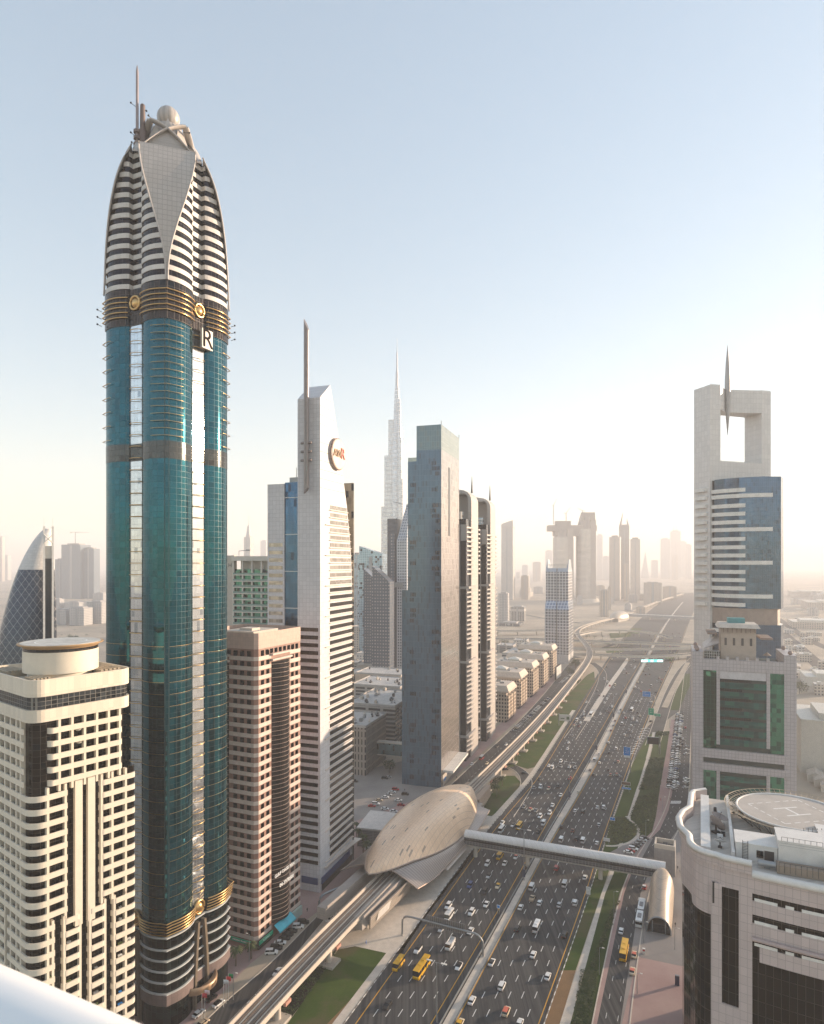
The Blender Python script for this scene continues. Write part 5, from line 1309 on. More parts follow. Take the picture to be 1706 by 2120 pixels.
# ---- tower with green glass and white frame
gt = thing('green_glass_tower', 'grey tiled tower with green mirror glass and a beige villa on its roof', 'tower', at(1434, 370), frame(21.5))
GT = tile('lilac_grey_tile', (.46,.43,.44), 1.75, 2.0, .22, .66, .05, .4)
GRN = glass('green_mirror_glass', (.045,.24,.165), 2.2, 2.6, .18, .07, (.02,.10,.07), .06, .92, .05, (.015,.10,.08), .25)
TLG = glass('teal_dark_glass', (.006,.095,.085), 2.4, 2.6, .35, .05, (.01,.05,.045), .07, .40, .04, (.012,.15,.11), .2)
GW = 51.8
mb = MB(); mb.box(1.2, 34, -GW+1, -1, 0, 88); obj('core', mb, plain('core_dark', (.008,.03,.028), .5), gt)
def gbox(s0, s1, z0, z1, x0=0.0, x1=1.25, name='tile_pier', m=GT):
    mb = MB(); mb.box(x0, x1, -s1, -s0, z0, z1); return obj(name, mb, m, gt)
gbox(0, 5.6, 0, 94.4, 0, 30); gbox(46, GW, 0, 94.4, 0, 30)
gbox(12.4, 14.1, 42.5, 87, -.3, 1.25); gbox(37.4, 39.1, 42.5, 87, -.3, 1.25)
gbox(5.62, 45.98, 84, 90.4, .02, 3, 'top_beam'); gbox(14.2, 37.3, 79.6, 83.9, .25, 1.6, 'panel', plain('grey_panel', (.52,.51,.52), .4))
gbox(3.6, 47.8, 34.8, 39.6, -.8, 1.3, 'cross_beam'); gbox(3.6, 47.8, 27.6, 31.6, -.8, 1.3, 'cross_beam')
gbox(12.4, 14.1, 3, 27.5, -.3, 1.25); gbox(37.4, 39.1, 3, 27.5, -.3, 1.25)
for s0, s1 in ((5.65, 12.35), (39.15, 45.95)):
    gbox(s0, s1, 40, 83.9, .5, 1.3, 'mirror_glass', GRN); gbox(s0, s1, 6, 27.4, .5, 1.3, 'mirror_glass', GRN)
for k in range(7):
    z = 42.5 + k*5.3; gbox(14.15, 37.35, z, z+3.5, -.1, .4, 'balcony_glass', TLG); gbox(14.15, 25.5 if k % 2 else 30, z+3.6, z+5.1, .9, 1.3, 'recess_window', BLACKG)
for k in range(4): gbox(14.15, 37.35, 6+k*5.4, 9+k*5.4, -.1, .4, 'balcony_glass', TLG)
for s_ in (13.2, 18, 23, 28, 33, 38.2): gbox(s_-.7, s_+.7, 90.41, 92.2, .1, 2, 'coping_block')
for x, s_ in ((1.5, 2.4), (1.5, 49), (24, 2.4), (24, 49), (9, 2.2)):
    mb = MB(); mb.sphere(x, -s_, 95.7, 1.25, 14); obj('roof_ball', mb, plain('ball_brown', (.26,.20,.18), .5), gt)
VIL = plain('villa_beige', (.42,.35,.29), .7, var=.1)
mb = MB(); mb.box(6, 22, -33, -15, 88, 108); obj('villa_wall', mb, VIL, gt)
mb = MB(); mb.prism([(4,-35),(24,-35),(24,-13),(4,-13)], 108, 110.2, 0, False, True, [(5.2,-33.8),(22.8,-33.8),(22.8,-14.2),(5.2,-14.2)]); obj('villa_roof', mb, plain('villa_roof', (.56,.50,.44), .7), gt)
mb = MB(); mb.prism([(4,-13),(4,-8),(24,-8),(24,-13)], 104, 105); mb.prism([(4,-41),(24,-41),(24,-35),(4,-35)], 102, 103); obj('villa_eave', mb, plain('eave_brown', (.22,.16,.13), .6), gt)
for k in range(4):
    mb = MB(); mb.box(5.85, 6.1, -31+k*4.3, -29.8+k*4.3, 98, 102.2); obj('villa_window', mb, DARKM, gt)
for k in range(8):
    mb = MB(); mb.box(4.6, 6.0, -32.6+k*2.3, -32.2+k*2.3, 105.4, 107.9); obj('roof_bracket', mb, plain('eave_brown', (.22,.16,.13)), gt)
mb = MB(); mb.box(12, 19, -28, -19, 110.21, 113); obj('roof_tank', mb, plain('tank_teal', (.06,.25,.27), .5), gt)
mb = MB(); mb.box(3, 9, -14.5, -6, 88, 94.5); obj('conservatory', mb, glass('white_grid_glass', (.06,.08,.08), 1.2, 1.5, .4, .16, (.55,.54,.52), .1, .6), gt)
mb = MB(); mb.add([(3,-5.8,96),(3,-14,99.5),(14,-14,104),(14,-5.8,98)], [(0,1,2,3)]); mb.add([(3,-5.8,95.6),(3,-14,99.1),(14,-14,103.6),(14,-5.8,97.6)], [(3,2,1,0)]); obj('glass_canopy', mb, plain('canopy_pale', (.50,.44,.40), .4), gt)
mb = MB(); mb.cyl(7, -38.5, 90.5, 93.2, .1, .1, 6); mb.lathe(7, -38.5, [(2.3, 93), (1.0, 94), (.1, 94.8)], 8); obj('parasol', mb, plain('parasol_brown', (.20,.15,.12), .7), gt)

# ---- rounded building with the helipad, bottom right
hl = thing('helipad_building', 'rounded pinkish tiled building at bottom right with helipad and dishes on its roof', 'building', (73.5, 170, 0), frame(24))
HT = tile('pinkish_tile', (.52,.44,.42), 1.85, 2.25, .13, .68, .06, .4)
HW = plain('roof_white', (.66,.64,.61), .6, var=.08)
def arc(cx, cy, r_, a0, a1, n=8): return [(cx+math.cos(R(a0+(a1-a0)*k/n))*r_, cy+math.sin(R(a0+(a1-a0)*k/n))*r_) for k in range(n+1)]
front = [(-.2 - 3.9*math.sin(min(s_/38, 1)*math.pi/2)**1.3, -s_) for s_ in (8, 12, 14)]
curve = [(-.2 - 3.9*math.sin(min(s_/38, 1)*math.pi/2)**1.3, -s_) for s_ in (14, 18, 22, 26, 30, 34, 38, 44, 50, 58)]
corner = arc(6, -6, 6, 90, 180, 8)
left = [(50, -4), (47, -.6), (44, 0), (32, .2), (31, .6), (27, 2.2), (21, 3.2), (15, 2.6), (11, .8), (9, .1)]
outl = left + corner + front + curve[1:] + [(50, -58)]
outl = fix(outl)
mb = MB(); mb.prism(outl, 62.3, 67.0); obj('top_wall', mb, HT, hl)
mb = MB(); mb.prism([(x*.985+.4, y*.985-.4) for x, y in outl], 0, 62.3); obj('glass_wall', mb, glass('bronze_dark_glass', (.016,.014,.012), 1.9, 3.5, .4, .09, (.06,.05,.045), .07, .95, .012, (.015,.015,.015), .2), hl)
cl = left[5:] + corner + front[:1]
def skin(pts, z0, z1, name, th=.7, m=HT, d=0.0):
    """a shell that follows the facade line"""
    P = [Vector((x, y, 0)) for x, y in pts]; a, b_ = offs(P, -d), offs(P, th)
    mb = MB(); mb.loft([[(p.x, p.y, z0), (p.x, p.y, z1), (q.x, q.y, z1), (q.x, q.y, z0)] for p, q in zip(a, b_)], 0, False)
    mb2 = mb; return obj(name, mb2, m, hl)
def seg(s0, s1, n=8): return [(-.2 - 3.9*math.sin(min(s_/38, 1)*math.pi/2)**1.3, -s_) for s_ in [s0+(s1-s0)*k/n for k in range(n+1)]]
rim = left[3:] + corner + front
skin(left[4:] + corner, 53.5, 62.3, 'wall_panel', -.6)
skin(seg(4.6, 7.1), 22, 62.3, 'wall_panel', -.6); skin(seg(7.1, 11), 61.8, 62.3, 'wall_panel', -.6); skin(seg(7.1, 11), 22, 31.8, 'wall_panel', -.6); skin(seg(11, 14), 2, 62.3, 'wall_panel', -.6); skin(seg(4.6, 7.1), 2, 22, 'wall_panel', -.6)
mb = MB(); mb.box(-.75, -.45, -5.5, -4.95, 57, 62.4); obj('slit_window', mb, BLACKP, hl)
skin(seg(14, 58, 18), 56.6, 60.0, 'spandrel_band', -.9, HT, .15); skin(seg(14, 58, 18), 50.9, 54.4, 'spandrel_band', -.9, HT, .15); skin(seg(15.6, 58, 18), 45.0, 48.8, 'spandrel_band', -.9, HT, .15); skin(seg(14, 58, 18), 61.9, 62.29, 'spandrel_band', -.9, HT, .1)
for zc in (60.0, 54.4, 48.8):
    for s0, s1 in ((14.5, 19.5), (21.2, 23), (24.6, 30.5), (31, 40)): skin([(x+.25, y) for x, y in seg(s0, s1)], zc, zc+.75, 'blind', -.1, WHITE)
P = [Vector((x, y, 0)) for x, y in seg(14, 58, 18)]
mb = MB(); mb.tube([(v.x-.3, v.y, 50.7) for v in P], .55, 8); obj('moulding', mb, plain('moulding_rose', (.42,.33,.31), .5), hl)
mb = MB(); mb.tube([(v.x-.15, v.y, 66.9) for v in P], .95, 10); obj('moulding', mb, HW, hl)
# roof rim
P = [Vector((x, y, 0)) for x, y in left[:] + corner + front]
a_, b_ = offs(P, -.25), offs(P, .75) 
mb = MB(); mb.loft([[(p.x, p.y, 66.9), (p.x, p.y, 69.9), ((p.x+q.x)/2, (p.y+q.y)/2, 70.25), (q.x, q.y, 69.9), (q.x, q.y, 66.9)] for p, q in zip(a_, b_)], 0, False); obj('roof_parapet', mb, HT, hl)
mb = MB(); mb.loft([[(p.x, p.y, 70.0), ((p.x+q.x)/2, (p.y+q.y)/2, 70.4), (q.x, q.y, 70.0), (q.x, q.y, 69.0)] for p, q in zip(offs(P, -.3), offs(P, 1.4))], 0, True); obj('parapet_cap', mb, HW, hl)
q = fix([(x*.97+.8, y*.97-.6) for x, y in outl]); mb = MB(); mb.prism(q, 67.0, 67.35); obj('roof_deck', mb, tile('roof_tile', (.50,.47,.43), 1.1, 1.1, .06, .75, .1, .8), hl)
mb = MB(); mb.box(4, 46, -4.6, -2.2, 67.36, 69.4); obj('gutter_wall', mb, HW, hl)
mb = MB(); mb.box(3, 48, -10.4, -9.6, 67.36, 69.6); obj('roof_wall', mb, HW, hl)
HB = [(4.5, 13, -20.2, -10.6, 71.6), (3.6, 12.5, -31, -20.3, 74.0), (9, 24, -40, -31.1, 72.4), (-1.2, 5, -44, -31.1, 71.5)]
for x0, x1, y0, y1, zt in HB:
    mb = MB(); mb.box(x0, x1, y0, y1, 67.36, zt); mb.box(x0-.15, x1+.15, y0-.15, y1+.15, zt, zt+.25); obj('roof_house', mb, HW, hl)
mb = MB(); mb.box(4.3, 4.52, -19.4, -17.2, 67.4, 70.6); obj('roof_door', mb, DARKM, hl)
mb = MB(); mb.box(4.3, 4.52, -17, -15.4, 68.6, 70.4); obj('roof_window', mb, BLACKG, hl)
mb = MB()
for s_ in (-13.4, -12.2): mb.tube([(4.2, s_, 67.4), (4.2, s_, 72.6)], .07, 5)
for k in range(12): mb.tube([(4.2, -13.4, 67.8+k*.4), (4.2, -12.2, 67.8+k*.4)], .05, 4)
obj('ladder', mb, DARKM, hl)
mb = MB(); mb.tube([(1.2, -15.5, 68.7), (1.2, -19.5, 68.7)], .75, 12); obj('duct', mb, GREYM, hl)
for k in range(3):
    mb = MB(); mb.box(-.6+k*1.2, .4+k*1.2, -31, -19.6, 67.4, 69.5-k*.1); obj('duct', mb, plain('duct_rust', (.30,.24,.19), .6, .3), hl)
mb = MB()
for k in range(9): mb.tube([(-1.0, -20-k*1.2, 68), (-1.0, -20-k*1.2, 70.4)], .05, 4)
mb.tube([(-1.0, -20, 70.4), (-1.0, -29.6, 70.4)], .05, 4); mb.tube([(3.5, -21, 74.2), (3.5, -30, 74.2)], .05, 4); mb.tube([(3.5, -21, 75.2), (3.5, -30, 75.2)], .05, 4)
for k in range(8): mb.tube([(3.5, -21-k*1.28, 74.2), (3.5, -21-k*1.28, 75.2)], .05, 4)
obj('railing', mb, DARKM, hl)
# helipad
hx, hy, hz_ = 33.6, -26.7, 72.0
mb = MB(); mb.cyl(hx, hy, 71.0, hz_, 13.8, 14.6, 64); obj('helipad_deck', mb, plain('helipad_grey', (.44,.40,.36), .8, var=.12, scale=.2), hl)
mb = MB(); mb.cyl(hx, hy, 67.4, 71.0, 9, 12, 40); obj('helipad_base', mb, HW, hl)
mb = MB(); mb.tube([(hx+math.cos(R(a))*14.6, hy+math.sin(R(a))*14.6, 72.02) for a in range(0, 360, 6)], .3, 6, 0, True, True); obj('helipad_rim', mb, HW, hl)
mk = MB()
def mark(u0, u1, v0, v1):
    """painted stripe on the pad; u runs to the right, v away"""
    c, q = math.cos(R(34)), math.sin(R(34))
    mk.add([(hx + u*q + v*c, hy - u*c + v*q, hz_+.015) for u, v in ((u0,v0),(u1,v0),(u1,v1),(u0,v1))], [(0,1,2,3)])
mark(-3.9, 3.9, 2.4, 3.0); mark(-3.9, 3.9, -3.0, -2.4); mark(-.35, .35, -2.4, 2.4)
for k in range(6):
    mark(-8.6+k*3, -6.8+k*3, 7.4, 7.8); mark(-8.6+k*3, -6.8+k*3, -7.8, -7.4); mark(-8.8, -8.4, -7.6+k*2.7, -5.9+k*2.7); mark(8.4, 8.8, -7.6+k*2.7, -5.9+k*2.7)
obj('marking', mk, plain('worn_marking', (.72,.70,.67), .7, var=.1, scale=1.2), hl)
mb = MB()
for r_, z in ((15.6, 71.5), (16.7, 71.9), (17.9, 72.5)): mb.tube([(hx+math.cos(R(a))*r_, hy+math.sin(R(a))*r_, z) for a in range(0, 360, 6)], .085, 4, 0, True, True)
for a in range(0, 360, 5): mb.tube([(hx+math.cos(R(a))*14.7, hy+math.sin(R(a))*14.7, 71.3), (hx+math.cos(R(a))*18.0, hy+math.sin(R(a))*18.0, 72.55)], .075, 4)
obj('safety_net_frame', mb, plain('rail_ochre', (.46,.38,.28), .5), hl)
mb = MB()
for a in range(0, 360, 15):
    c, s_ = math.cos(R(a)), math.sin(R(a)); mb.tube([(hx+c*12.2, hy+s_*12.2, 68), (hx+c*16.5, hy+s_*16.5, 71.6)], .12, 4); mb.tube([(hx+c*12.2, hy+s_*12.2, 68), (hx+c*14.2, hy+s_*14.2, 71.2)], .1, 4)
obj('strut', mb, DARKM, hl)
mb = MB()
for k in range(7): mb.tube([(hx-15.5+k*.4, hy-1-k*1.1, 71.9), (hx-15.5+k*.4, hy-1-k*1.1, 73.1)], .06, 4)
obj('railing', mb, DARKM, hl)
def dish(x, y, z, r_, tilt, turn, m, label, ladder=True):
    t = thing('satellite_dish', label, 'satellite dish', (0,0,0))
    c, s_ = math.cos(hl.rotation_euler.z), math.sin(hl.rotation_euler.z); t.location = (73.5 + c*x - s_*y, 170 + s_*x + c*y, z)
    t.rotation_euler = (0, 0, R(turn))
    mb = MB(); mb.box(-r_*.35, r_*.35, -r_*.35, r_*.35, 0, r_*.22); mb.cyl(0, 0, r_*.2, r_*.95, r_*.12, r_*.1, 8); obj('stand', mb, DARKM, t)
    mb = MB(); secs = [[(math.cos(R(a))*q, math.sin(R(a))*q, q*q*.28/r_) for a in range(0, 360, 18)] for q in (r_*.05, r_*.35, r_*.65, r_*.85, r_)]
    secs += [[(p[0]*.985, p[1]*.985, p[2]-.08) for p in s2] for s2 in secs[::-1]]
    mb.loft(secs, 0, True); o = obj('reflector', mb, m, t); o.location = (0, 0, r_*1.0); o.rotation_euler = (R(tilt), 0, 0)
    mb = MB(); mb.tube([(r_*.9, 0, r_*.2), (0, 0, r_*.75), (-r_*.9, 0, r_*.2)], .05, 4); mb.cyl(0, 0, r_*.7, r_*.85, .12, .12, 8); f = obj('feed_arm', mb, DARKM, t); f.location = o.location; f.rotation_euler = o.rotation_euler
DM = plain('dish_mesh', (.20,.17,.16), .6); 
dish(20, -6.2, 67.4, 2.5, 62, 110, DM, 'large dark mesh satellite dish standing nearly upright on the rounded roof'); dish(26, -7.2, 67.4, 2.3, 18, 60, DM, 'large dark mesh satellite dish tipped towards the sky on the rounded roof')
dish(10, -7.0, 67.4, 1.5, 30, 150, HW, 'small white satellite dish near the front edge of the rounded roof'); dish(38, -11.5, 67.6, 1.2, 70, 100, HW, 'white satellite dish beside an orange one at the helipad edge'); dish(36, -13.2, 67.6, 1.2, 75, 30, plain('dish_orange', (.62,.25,.05), .5), 'orange satellite dish at the edge of the helipad net')

for k in range(22):
    x, y = random.choice(((random.uniform(1.5, 3.4), -random.uniform(16, 30)), (random.uniform(14, 22), -random.uniform(13, 17)), (random.uniform(8, 40), -random.uniform(5.4, 9)), (random.uniform(6, 8.6), -random.uniform(33, 42)), (random.uniform(40, 47), -random.uniform(11, 20))))
    w_, h_ = random.uniform(.4, 1.1), random.uniform(.5, 1.5); mb = MB(); mb.box(x-w_, x+w_, y-w_*.7, y+w_*.7, 67.36, 67.36+h_); mb.cyl(x, y, 67.36+h_, 67.5+h_, w_*.5, w_*.5, 10); obj('roof_plant', mb, random.choice((GREYM, HW, DARKM, CONC)), hl)
for k in range(7):
    y = -11.5 - k*1.3; mb = MB(); mb.tube([(13.2, y, 67.6), (19, y, 67.6), (19, y-.6, 68.2)], .1, 5); obj('roof_pipe', mb, GREYM, hl)
for z_ in (73.0, 73.6):
    mb = MB(); mb.tube([(3.7, -20.5, z_), (3.7, -30.5, z_)], .12, 6); obj('roof_pipe', mb, GREYM, hl)
# ------------------------------------------------------------------ elevated railway, stations, footbridges
VZ = 9.5
vp = [(375,2275),(511,2120),(605,2020),(701,1920),(753,1868),(860,1757),(980,1633),(1050,1583),(1112,1500),(1163,1439),(1197,1396),(1214,1373),(1222,1356),(1218,1341),(1206,1326),(1195,1315),(1194,1307),(1206,1298),(1232,1289),(1266,1281),(1303,1270),(1331,1258),(1352,1249),(1385,1238),(1415,1229)]
vp[7] = (1046,1568)
vg = resample(smooth(pl(vp, VZ), 3), 4)
o0 = Vector((vg[0].x, vg[0].y, 0)); vt = thing('rail_viaduct', 'long pale elevated railway viaduct winding from the bottom left into the haze', 'viaduct', o0)
vl = [v - o0 for v in vg]
VC = plain('viaduct_concrete', (.56,.49,.42), .75, var=.10, scale=.08)
mb = MB(); l_, r_ = offs(vl, -4.4), offs(vl, 4.4)
secs = []
for a, b, c in zip(l_, r_, vl): 
    d = (b-a).normalized()
    secs.append([(c+d*e)+Vector((0,0,z)) for e, z in ((2.2,-2.2),(4.4,-.7),(4.4,1.0),(4.05,1.0),(4.05,-.25),(-4.05,-.25),(-4.05,1.0),(-4.4,1.0),(-4.4,-.7),(-2.2,-2.2))])
mb.loft(secs, 0, False); obj('deck', mb, VC, vt)
tb = MB(); ribbon(tb, [v + Vector((0,0,-.20)) for v in vl], 7.6); obj('track_bed', tb, ground_mat('track_bed', (.17,.14,.12), (.23,.19,.16), .3, .9), vt)
for e in (-2.9, -1.45, 1.45, 2.9):
    mb = MB(); bar(mb, offs([v + Vector((0,0,-.19)) for v in vl if True], e), .22, 0, .2); obj('rail', mb, plain('rail_steel', (.34,.27,.22), .35, .7), vt)
for e in (-2.2, 0, 2.2):
    mb = MB(); bar(mb, offs([v + Vector((0,0,-.19)) for v in vl], e), .5, 0, .12); obj('cable_tray', mb, CONC_P, vt)
mb = MB(); bar(mb, offs(vl, 4.3), .07, 1.5, 1.58); bar(mb, offs(vl, -4.3), .07, 1.5, 1.58)
for p in (offs(vl, 4.3), offs(vl, -4.3)):
    for i in range(0, 130): mb.box(p[i].x-.04, p[i].x+.04, p[i].y-.04, p[i].y+.04, VZ+1.0, VZ+1.55)
obj('handrail', mb, GREYM, vt)
far_pier = 0
for i in range(3, len(vl)-2, 8):
    q = vl[i]
    mb = MB(); mb.cyl(q.x, q.y, .9, VZ-2.9, 1.05, 1.05, 16); mb.cyl(q.x, q.y, VZ-2.9, VZ-2.0, 1.05, 2.3, 16); pr = obj('pier', mb, VC, vt)
    if i < 140:
        mb = MB(); d = (vl[i+1]-vl[i]).normalized(); mb.obox((q.x, q.y), math.atan2(d.y, d.x), 3.1, 3.1, 0, .9); obj('footing', mb, CONC, pr)
        e = q + Vector((d.y, -d.x, 0))*3.6; mb = MB(); mb.obox((e.x, e.y), math.atan2(d.y, d.x), 1.5, .5, VZ-3.0, VZ-1.9); obj('walkway_bracket', mb, plain('bracket_red', (.50,.26,.20), .6), vt)

# ---- the golden station
SA = 25.6; sc = Vector((8.1, 326.5, 0)); st = thing('metro_station', 'golden shell shaped metro station straddling the railway viaduct', 'station', sc, frame(SA))
m_, t_, b_ = nt('golden_shell'); s3 = t_.nodes.new('ShaderNodeSeparateXYZ'); t_.links.new(objco(t_), s3.inputs[0])
ix, fx = cell(t_, s3.outputs[0], 2.1); iy, fy = cell(t_, s3.outputs[1], 1.25)
seam = mth(t_, 'MAXIMUM', line_mask(t_, fx, .07), line_mask(t_, fy, .12))
ix2, fx2 = cell(t_, s3.outputs[0], 4.2); w = rnd(t_, ix2, iy, 1.3)
slit = mth(t_, 'MULTIPLY', mth(t_, 'LESS_THAN', w.outputs[0], .06), mth(t_, 'MULTIPLY', line_mask(t_, fy, .42), line_mask(t_, fx2, .82)))
w3 = rnd(t_, ix, iy); c = mixc(t_, w3.outputs[0], (.78,.56,.39), (.84,.62,.44))
c = mixc(t_, seam, c, (.64,.46,.33)); c = mixc(t_, slit, c, (.36,.27,.21)); t_.links.new(c, b_.inputs['Base Color']); b_.inputs['Roughness'].default_value = .34; b_.inputs['Metallic'].default_value = .15
HLN = 61.0
def shell_half(s): return max(17.4*(max(1-abs(s)**2.0, 0))**.72, .05)
def shell_z(s): return 13.0 - 1.2*s, 11.6*(max(1-abs(s)**2.0, 0))**.66
def lipz(s, side):   # lower edge of the shell: dips towards the road in the middle
    return shell_z(s)[0] - (4.2 if side > 0 else 1.6)*max(1-abs(s-.18)**1.7*1.3, 0)
def shell_sec(s, d=0.0, n=22):
    w = shell_half(s); zb, hh = shell_z(s); out = []
    for k in range(n+1):
        a = math.pi*k/n; y = -math.cos(a)*w; side = 1 if y < 0 else -1
        z = zb + math.sin(a)**.85*hh; e = abs(math.cos(a))**6
        out.append((s*HLN, y, z*(1-e) + lipz(s, side)*e + d))
    return out
ss = [-1+2*k/48 for k in range(49)]; ss = [math.copysign(abs(s)**.8, s) for s in ss]
mb = MB(); mb.loft([shell_sec(s) for s in ss], 0, True, False); mb.loft([[(x, y*.985, z-.45) for x, y, z in shell_sec(s)] for s in ss], 1, True, False)
shell = obj('roof_shell', mb, [m_, plain('shell_lining', (.22,.18,.15), .6)], st)
for side in (1, -1):
    mb = MB(); mb.tube([(s*HLN, -side*shell_half(s), lipz(s, side)) for s in ss], .28, 6); obj('shell_edge', mb, plain('shell_trim', (.40,.31,.26), .4, .3), st)
LV = nt('louvre_roof'); m2, t2, b2 = LV; s3 = t2.nodes.new('ShaderNodeSeparateXYZ'); t2.links.new(objco(t2), s3.inputs[0]); i_, f_ = cell(t2, s3.outputs[0], 1.5)
t2.links.new(mixc(t2, line_mask(t2, f_, .16), (.27,.23,.21), (.48,.42,.37)), b2.inputs['Base Color']); b2.inputs['Roughness'].default_value = .3; b2.inputs['Metallic'].default_value = .5
for side in (1, -1):
    rows = []
    for k in range(25):
        s = -.86 + 1.58*k/24; w = shell_half(s); x = s*HLN
        wo = 20.2 - 6*max(0, (s-.25))**1.2; zo = 6.4 + 3.0*max(0, s-.2) ; zi = lipz(s, side) - .35
        if s < -.62: zo += (-.62-s)*8; wo -= (-.62-s)*6
        wi = w - .4; rows.append([(x - (2.5 if s < -.6 else 0)*t*0, -side*(wi + (wo-wi)*t), zi + (zo-zi)*(t**1.25)) for t in (0, .25, .5, .75, 1)])
    mb = MB(); mb.loft(rows, 0, True, False); mb.loft([[(x, y*.99, z-.4) for x, y, z in r0] for r0 in rows], 0, True, False); obj('louvre_wing', mb, m2, st)
    mb = MB(); mb.tube([r0[-1] for r0 in rows], .3, 6); mb.tube(rows[0], .3, 6); obj('wing_edge', mb, plain('shell_trim', (.40,.31,.26)), st)
    for j in range(5):
        mb = MB(); mb.loft([[(x, -side*(17.2+j*.75), 7.6-j*.6), (x, -side*(18.1+j*.75), 7.3-j*.6), (x, -side*(18.1+j*.75), 7.15-j*.6), (x, -side*(17.2+j*.75), 7.45-j*.6)] for x in (-30+j*1.2, 0, 12-j*2.4)], 0, False); obj('louvre_blade', mb, plain('blade_beige', (.52,.44,.38), .4, .2), st)
SV = tile('station_panel', (.40,.36,.33), 3.0, .9, .08, .7)
mb = MB(); mb.box(-46, 50, -11.5, 11.5, 3.6, 8.6); obj('concourse', mb, SV, st)
mb = MB(); mb.box(-36, 40, -9, 9, 0, 3.59); obj('ground_hall', mb, BLACKG, st)
for y0, y1 in ((-11.2, -5.2), (5.2, 11.2)):
    mb = MB(); mb.prism([(-84, y0+1), (-84, y1-1), (-46, y1), (-46, y0)][::-1], 4.8, 9.4); mb.box(-84, -46.1, y0+.2, y0+.6, 9.4, 10.6); obj('platform_arm', mb, SV, st)
mb = MB(); mb.prism([(50, -9.5), (76, -7.5), (76, -5), (50, -5)], 3.8, 10.2); mb.prism([(50, 5), (76, 5), (76, 7.5), (50, 9.5)], 3.8, 10.2); obj('platform_arm', mb, tile('far_arm_panel', (.50,.38,.30), 1.5, 1.0, .3, .6), st)
mb = MB(); mb.add([(-83,-13.4,10.2),(-46,-14.4,10.2),(-46,-11.4,2.2),(-78,-10.4,2.2),(-83,-12.9,10.2),(-46,-13.9,10.2),(-46,-10.9,2.2),(-78,-9.9,2.2)], [(0,3,2,1),(4,5,6,7),(0,1,5,4),(3,7,6,2),(0,4,7,3)]); obj('side_screen', mb, tile('striped_screen', (.44,.38,.33), 6.0, 1.25, .55, .62), st)
mb = MB(); mb.add([(-76,-13.15,9.0),(-66,-13.42,9.0),(-66,-12.3,5.0),(-76,-12.1,5.0)], [(0,3,2,1)]); mb.add([(-76,-13.0,9.0),(-66,-13.3,9.0),(-66,-12.2,5.0),(-76,-12.0,5.0)], [(0,1,2,3)]); obj('poster_board', mb, plain('poster_white', (.66,.63,.60), .4), st)
for x in (-74, -60, -48, -30, -14, 4, 22, 40):
    for y in (-6.5, 6.5):
        mb = MB(); mb.cyl(x, y, 0, 4.7, .7, .7, 12); obj('pillar', mb, CONC, st)
# annex towards the towers
an_ = thing('station_annex', 'low dark louvred annex with pale flat roof behind the golden station shell', 'building', G(742, 1752), frame(14))
mb = MB(); mb.box(0, 22, -28, 0, 0, 9); obj('wall', mb, tile('annex_louvre', (.16,.15,.15), 8, .8, .35, 1.9), an_)
mb = MB(); mb.box(-.8, 22.8, -29, .8, 9.0, 9.9); obj('roof', mb, plain('annex_roof', (.58,.53,.49), .6), an_)
mb = MB(); mb.loft([[(9+math.cos(R(a))*3.2, -28-q, 5.5+math.sin(R(a))*3.6) for a in range(0, 181, 15)] for q in (.9, 8, 16, 24)], 0, True, False); obj('link_roof', mb, plain('link_grey', (.42,.40,.39), .4, .3), an_)
mb = MB(); mb.box(6, 12, -52, -28.9, 3.5, 6.4); obj('link_wall', mb, tile('annex_louvre', (.16,.15,.15)), an_)
# ---- footbridge and its landing
fa, fb_ = at(964, 321), at(1378, 286)
fdir = (fb_-fa); flen = fdir.length; fb = thing('footbridge', 'covered footbridge with rounded pale roof crossing the whole highway', 'footbridge', fa, math.atan2(fdir.y, fdir.x))
BZ, BT = 7.2, 12.6
mb = MB(); arcp = [(math.cos(R(a))*2.7, 9.9+math.sin(R(a))*2.6) for a in range(0, 181, 12)]
mb.loft([[(x, y, z) for y, z in arcp] + [(x, y*.96, z-.12) for y, z in arcp[::-1]] for x in [flen*k/24 for k in range(25)]], 0, True, True)
obj('roof', mb, tile('bridge_roof', (.72,.70,.68), 2.4, 9, .16, .8, .04, .4), fb)
m_, t_, b_ = nt('bridge_cladding'); u, z_ = wall_uv(t_); iu, fu = cell(t_, u, 1.5); iz, fz = cell(t_, z_, .9)
k_ = mth(t_, 'MAXIMUM', line_mask(t_, fu, .1), line_mask(t_, fz, .12)); zb_ = mth(t_, 'MULTIPLY', mth(t_, 'GREATER_THAN', z_, 8.3), mth(t_, 'LESS_THAN', z_, 9.1))
t_.links.new(mixc(t_, zb_, mixc(t_, k_, (.10,.095,.10), (.30,.285,.28)), (.012,.012,.014)), b_.inputs['Base Color']); b_.inputs['Roughness'].default_value = .25
mb = MB(); mb.box(0, flen, -2.65, 2.65, 6.4, 9.95); obj('side_wall', mb, m_, fb)
mb = MB(); mb.box(0, flen, -2.2, 2.2, 5.6, 6.39); obj('floor_slab', mb, CONC, fb)
mb = MB()
for x in [flen*k/30 for k in range(9)]: mb.tube([(x, 2.9, 9.9), (x, 2.9, 11.0)], .06, 4)
mb.tube([(0, 2.9, 11), (flen*.27, 2.9, 11)], .06, 4); obj('handrail', mb, GREYM, fb)
for f in (.055, .335, .70):
    mb = MB(); mb.cyl(flen*f, 0, 0, 4.6, 1.0, 1.0, 16); mb.box(flen*f-2.6, flen*f+2.6, -1.2, 1.2, 4.6, 5.59); obj('pier', mb, CONC_P, fb)
p0, p1 = at(1372, 281), G(1364, 1934); dd = p1-p0
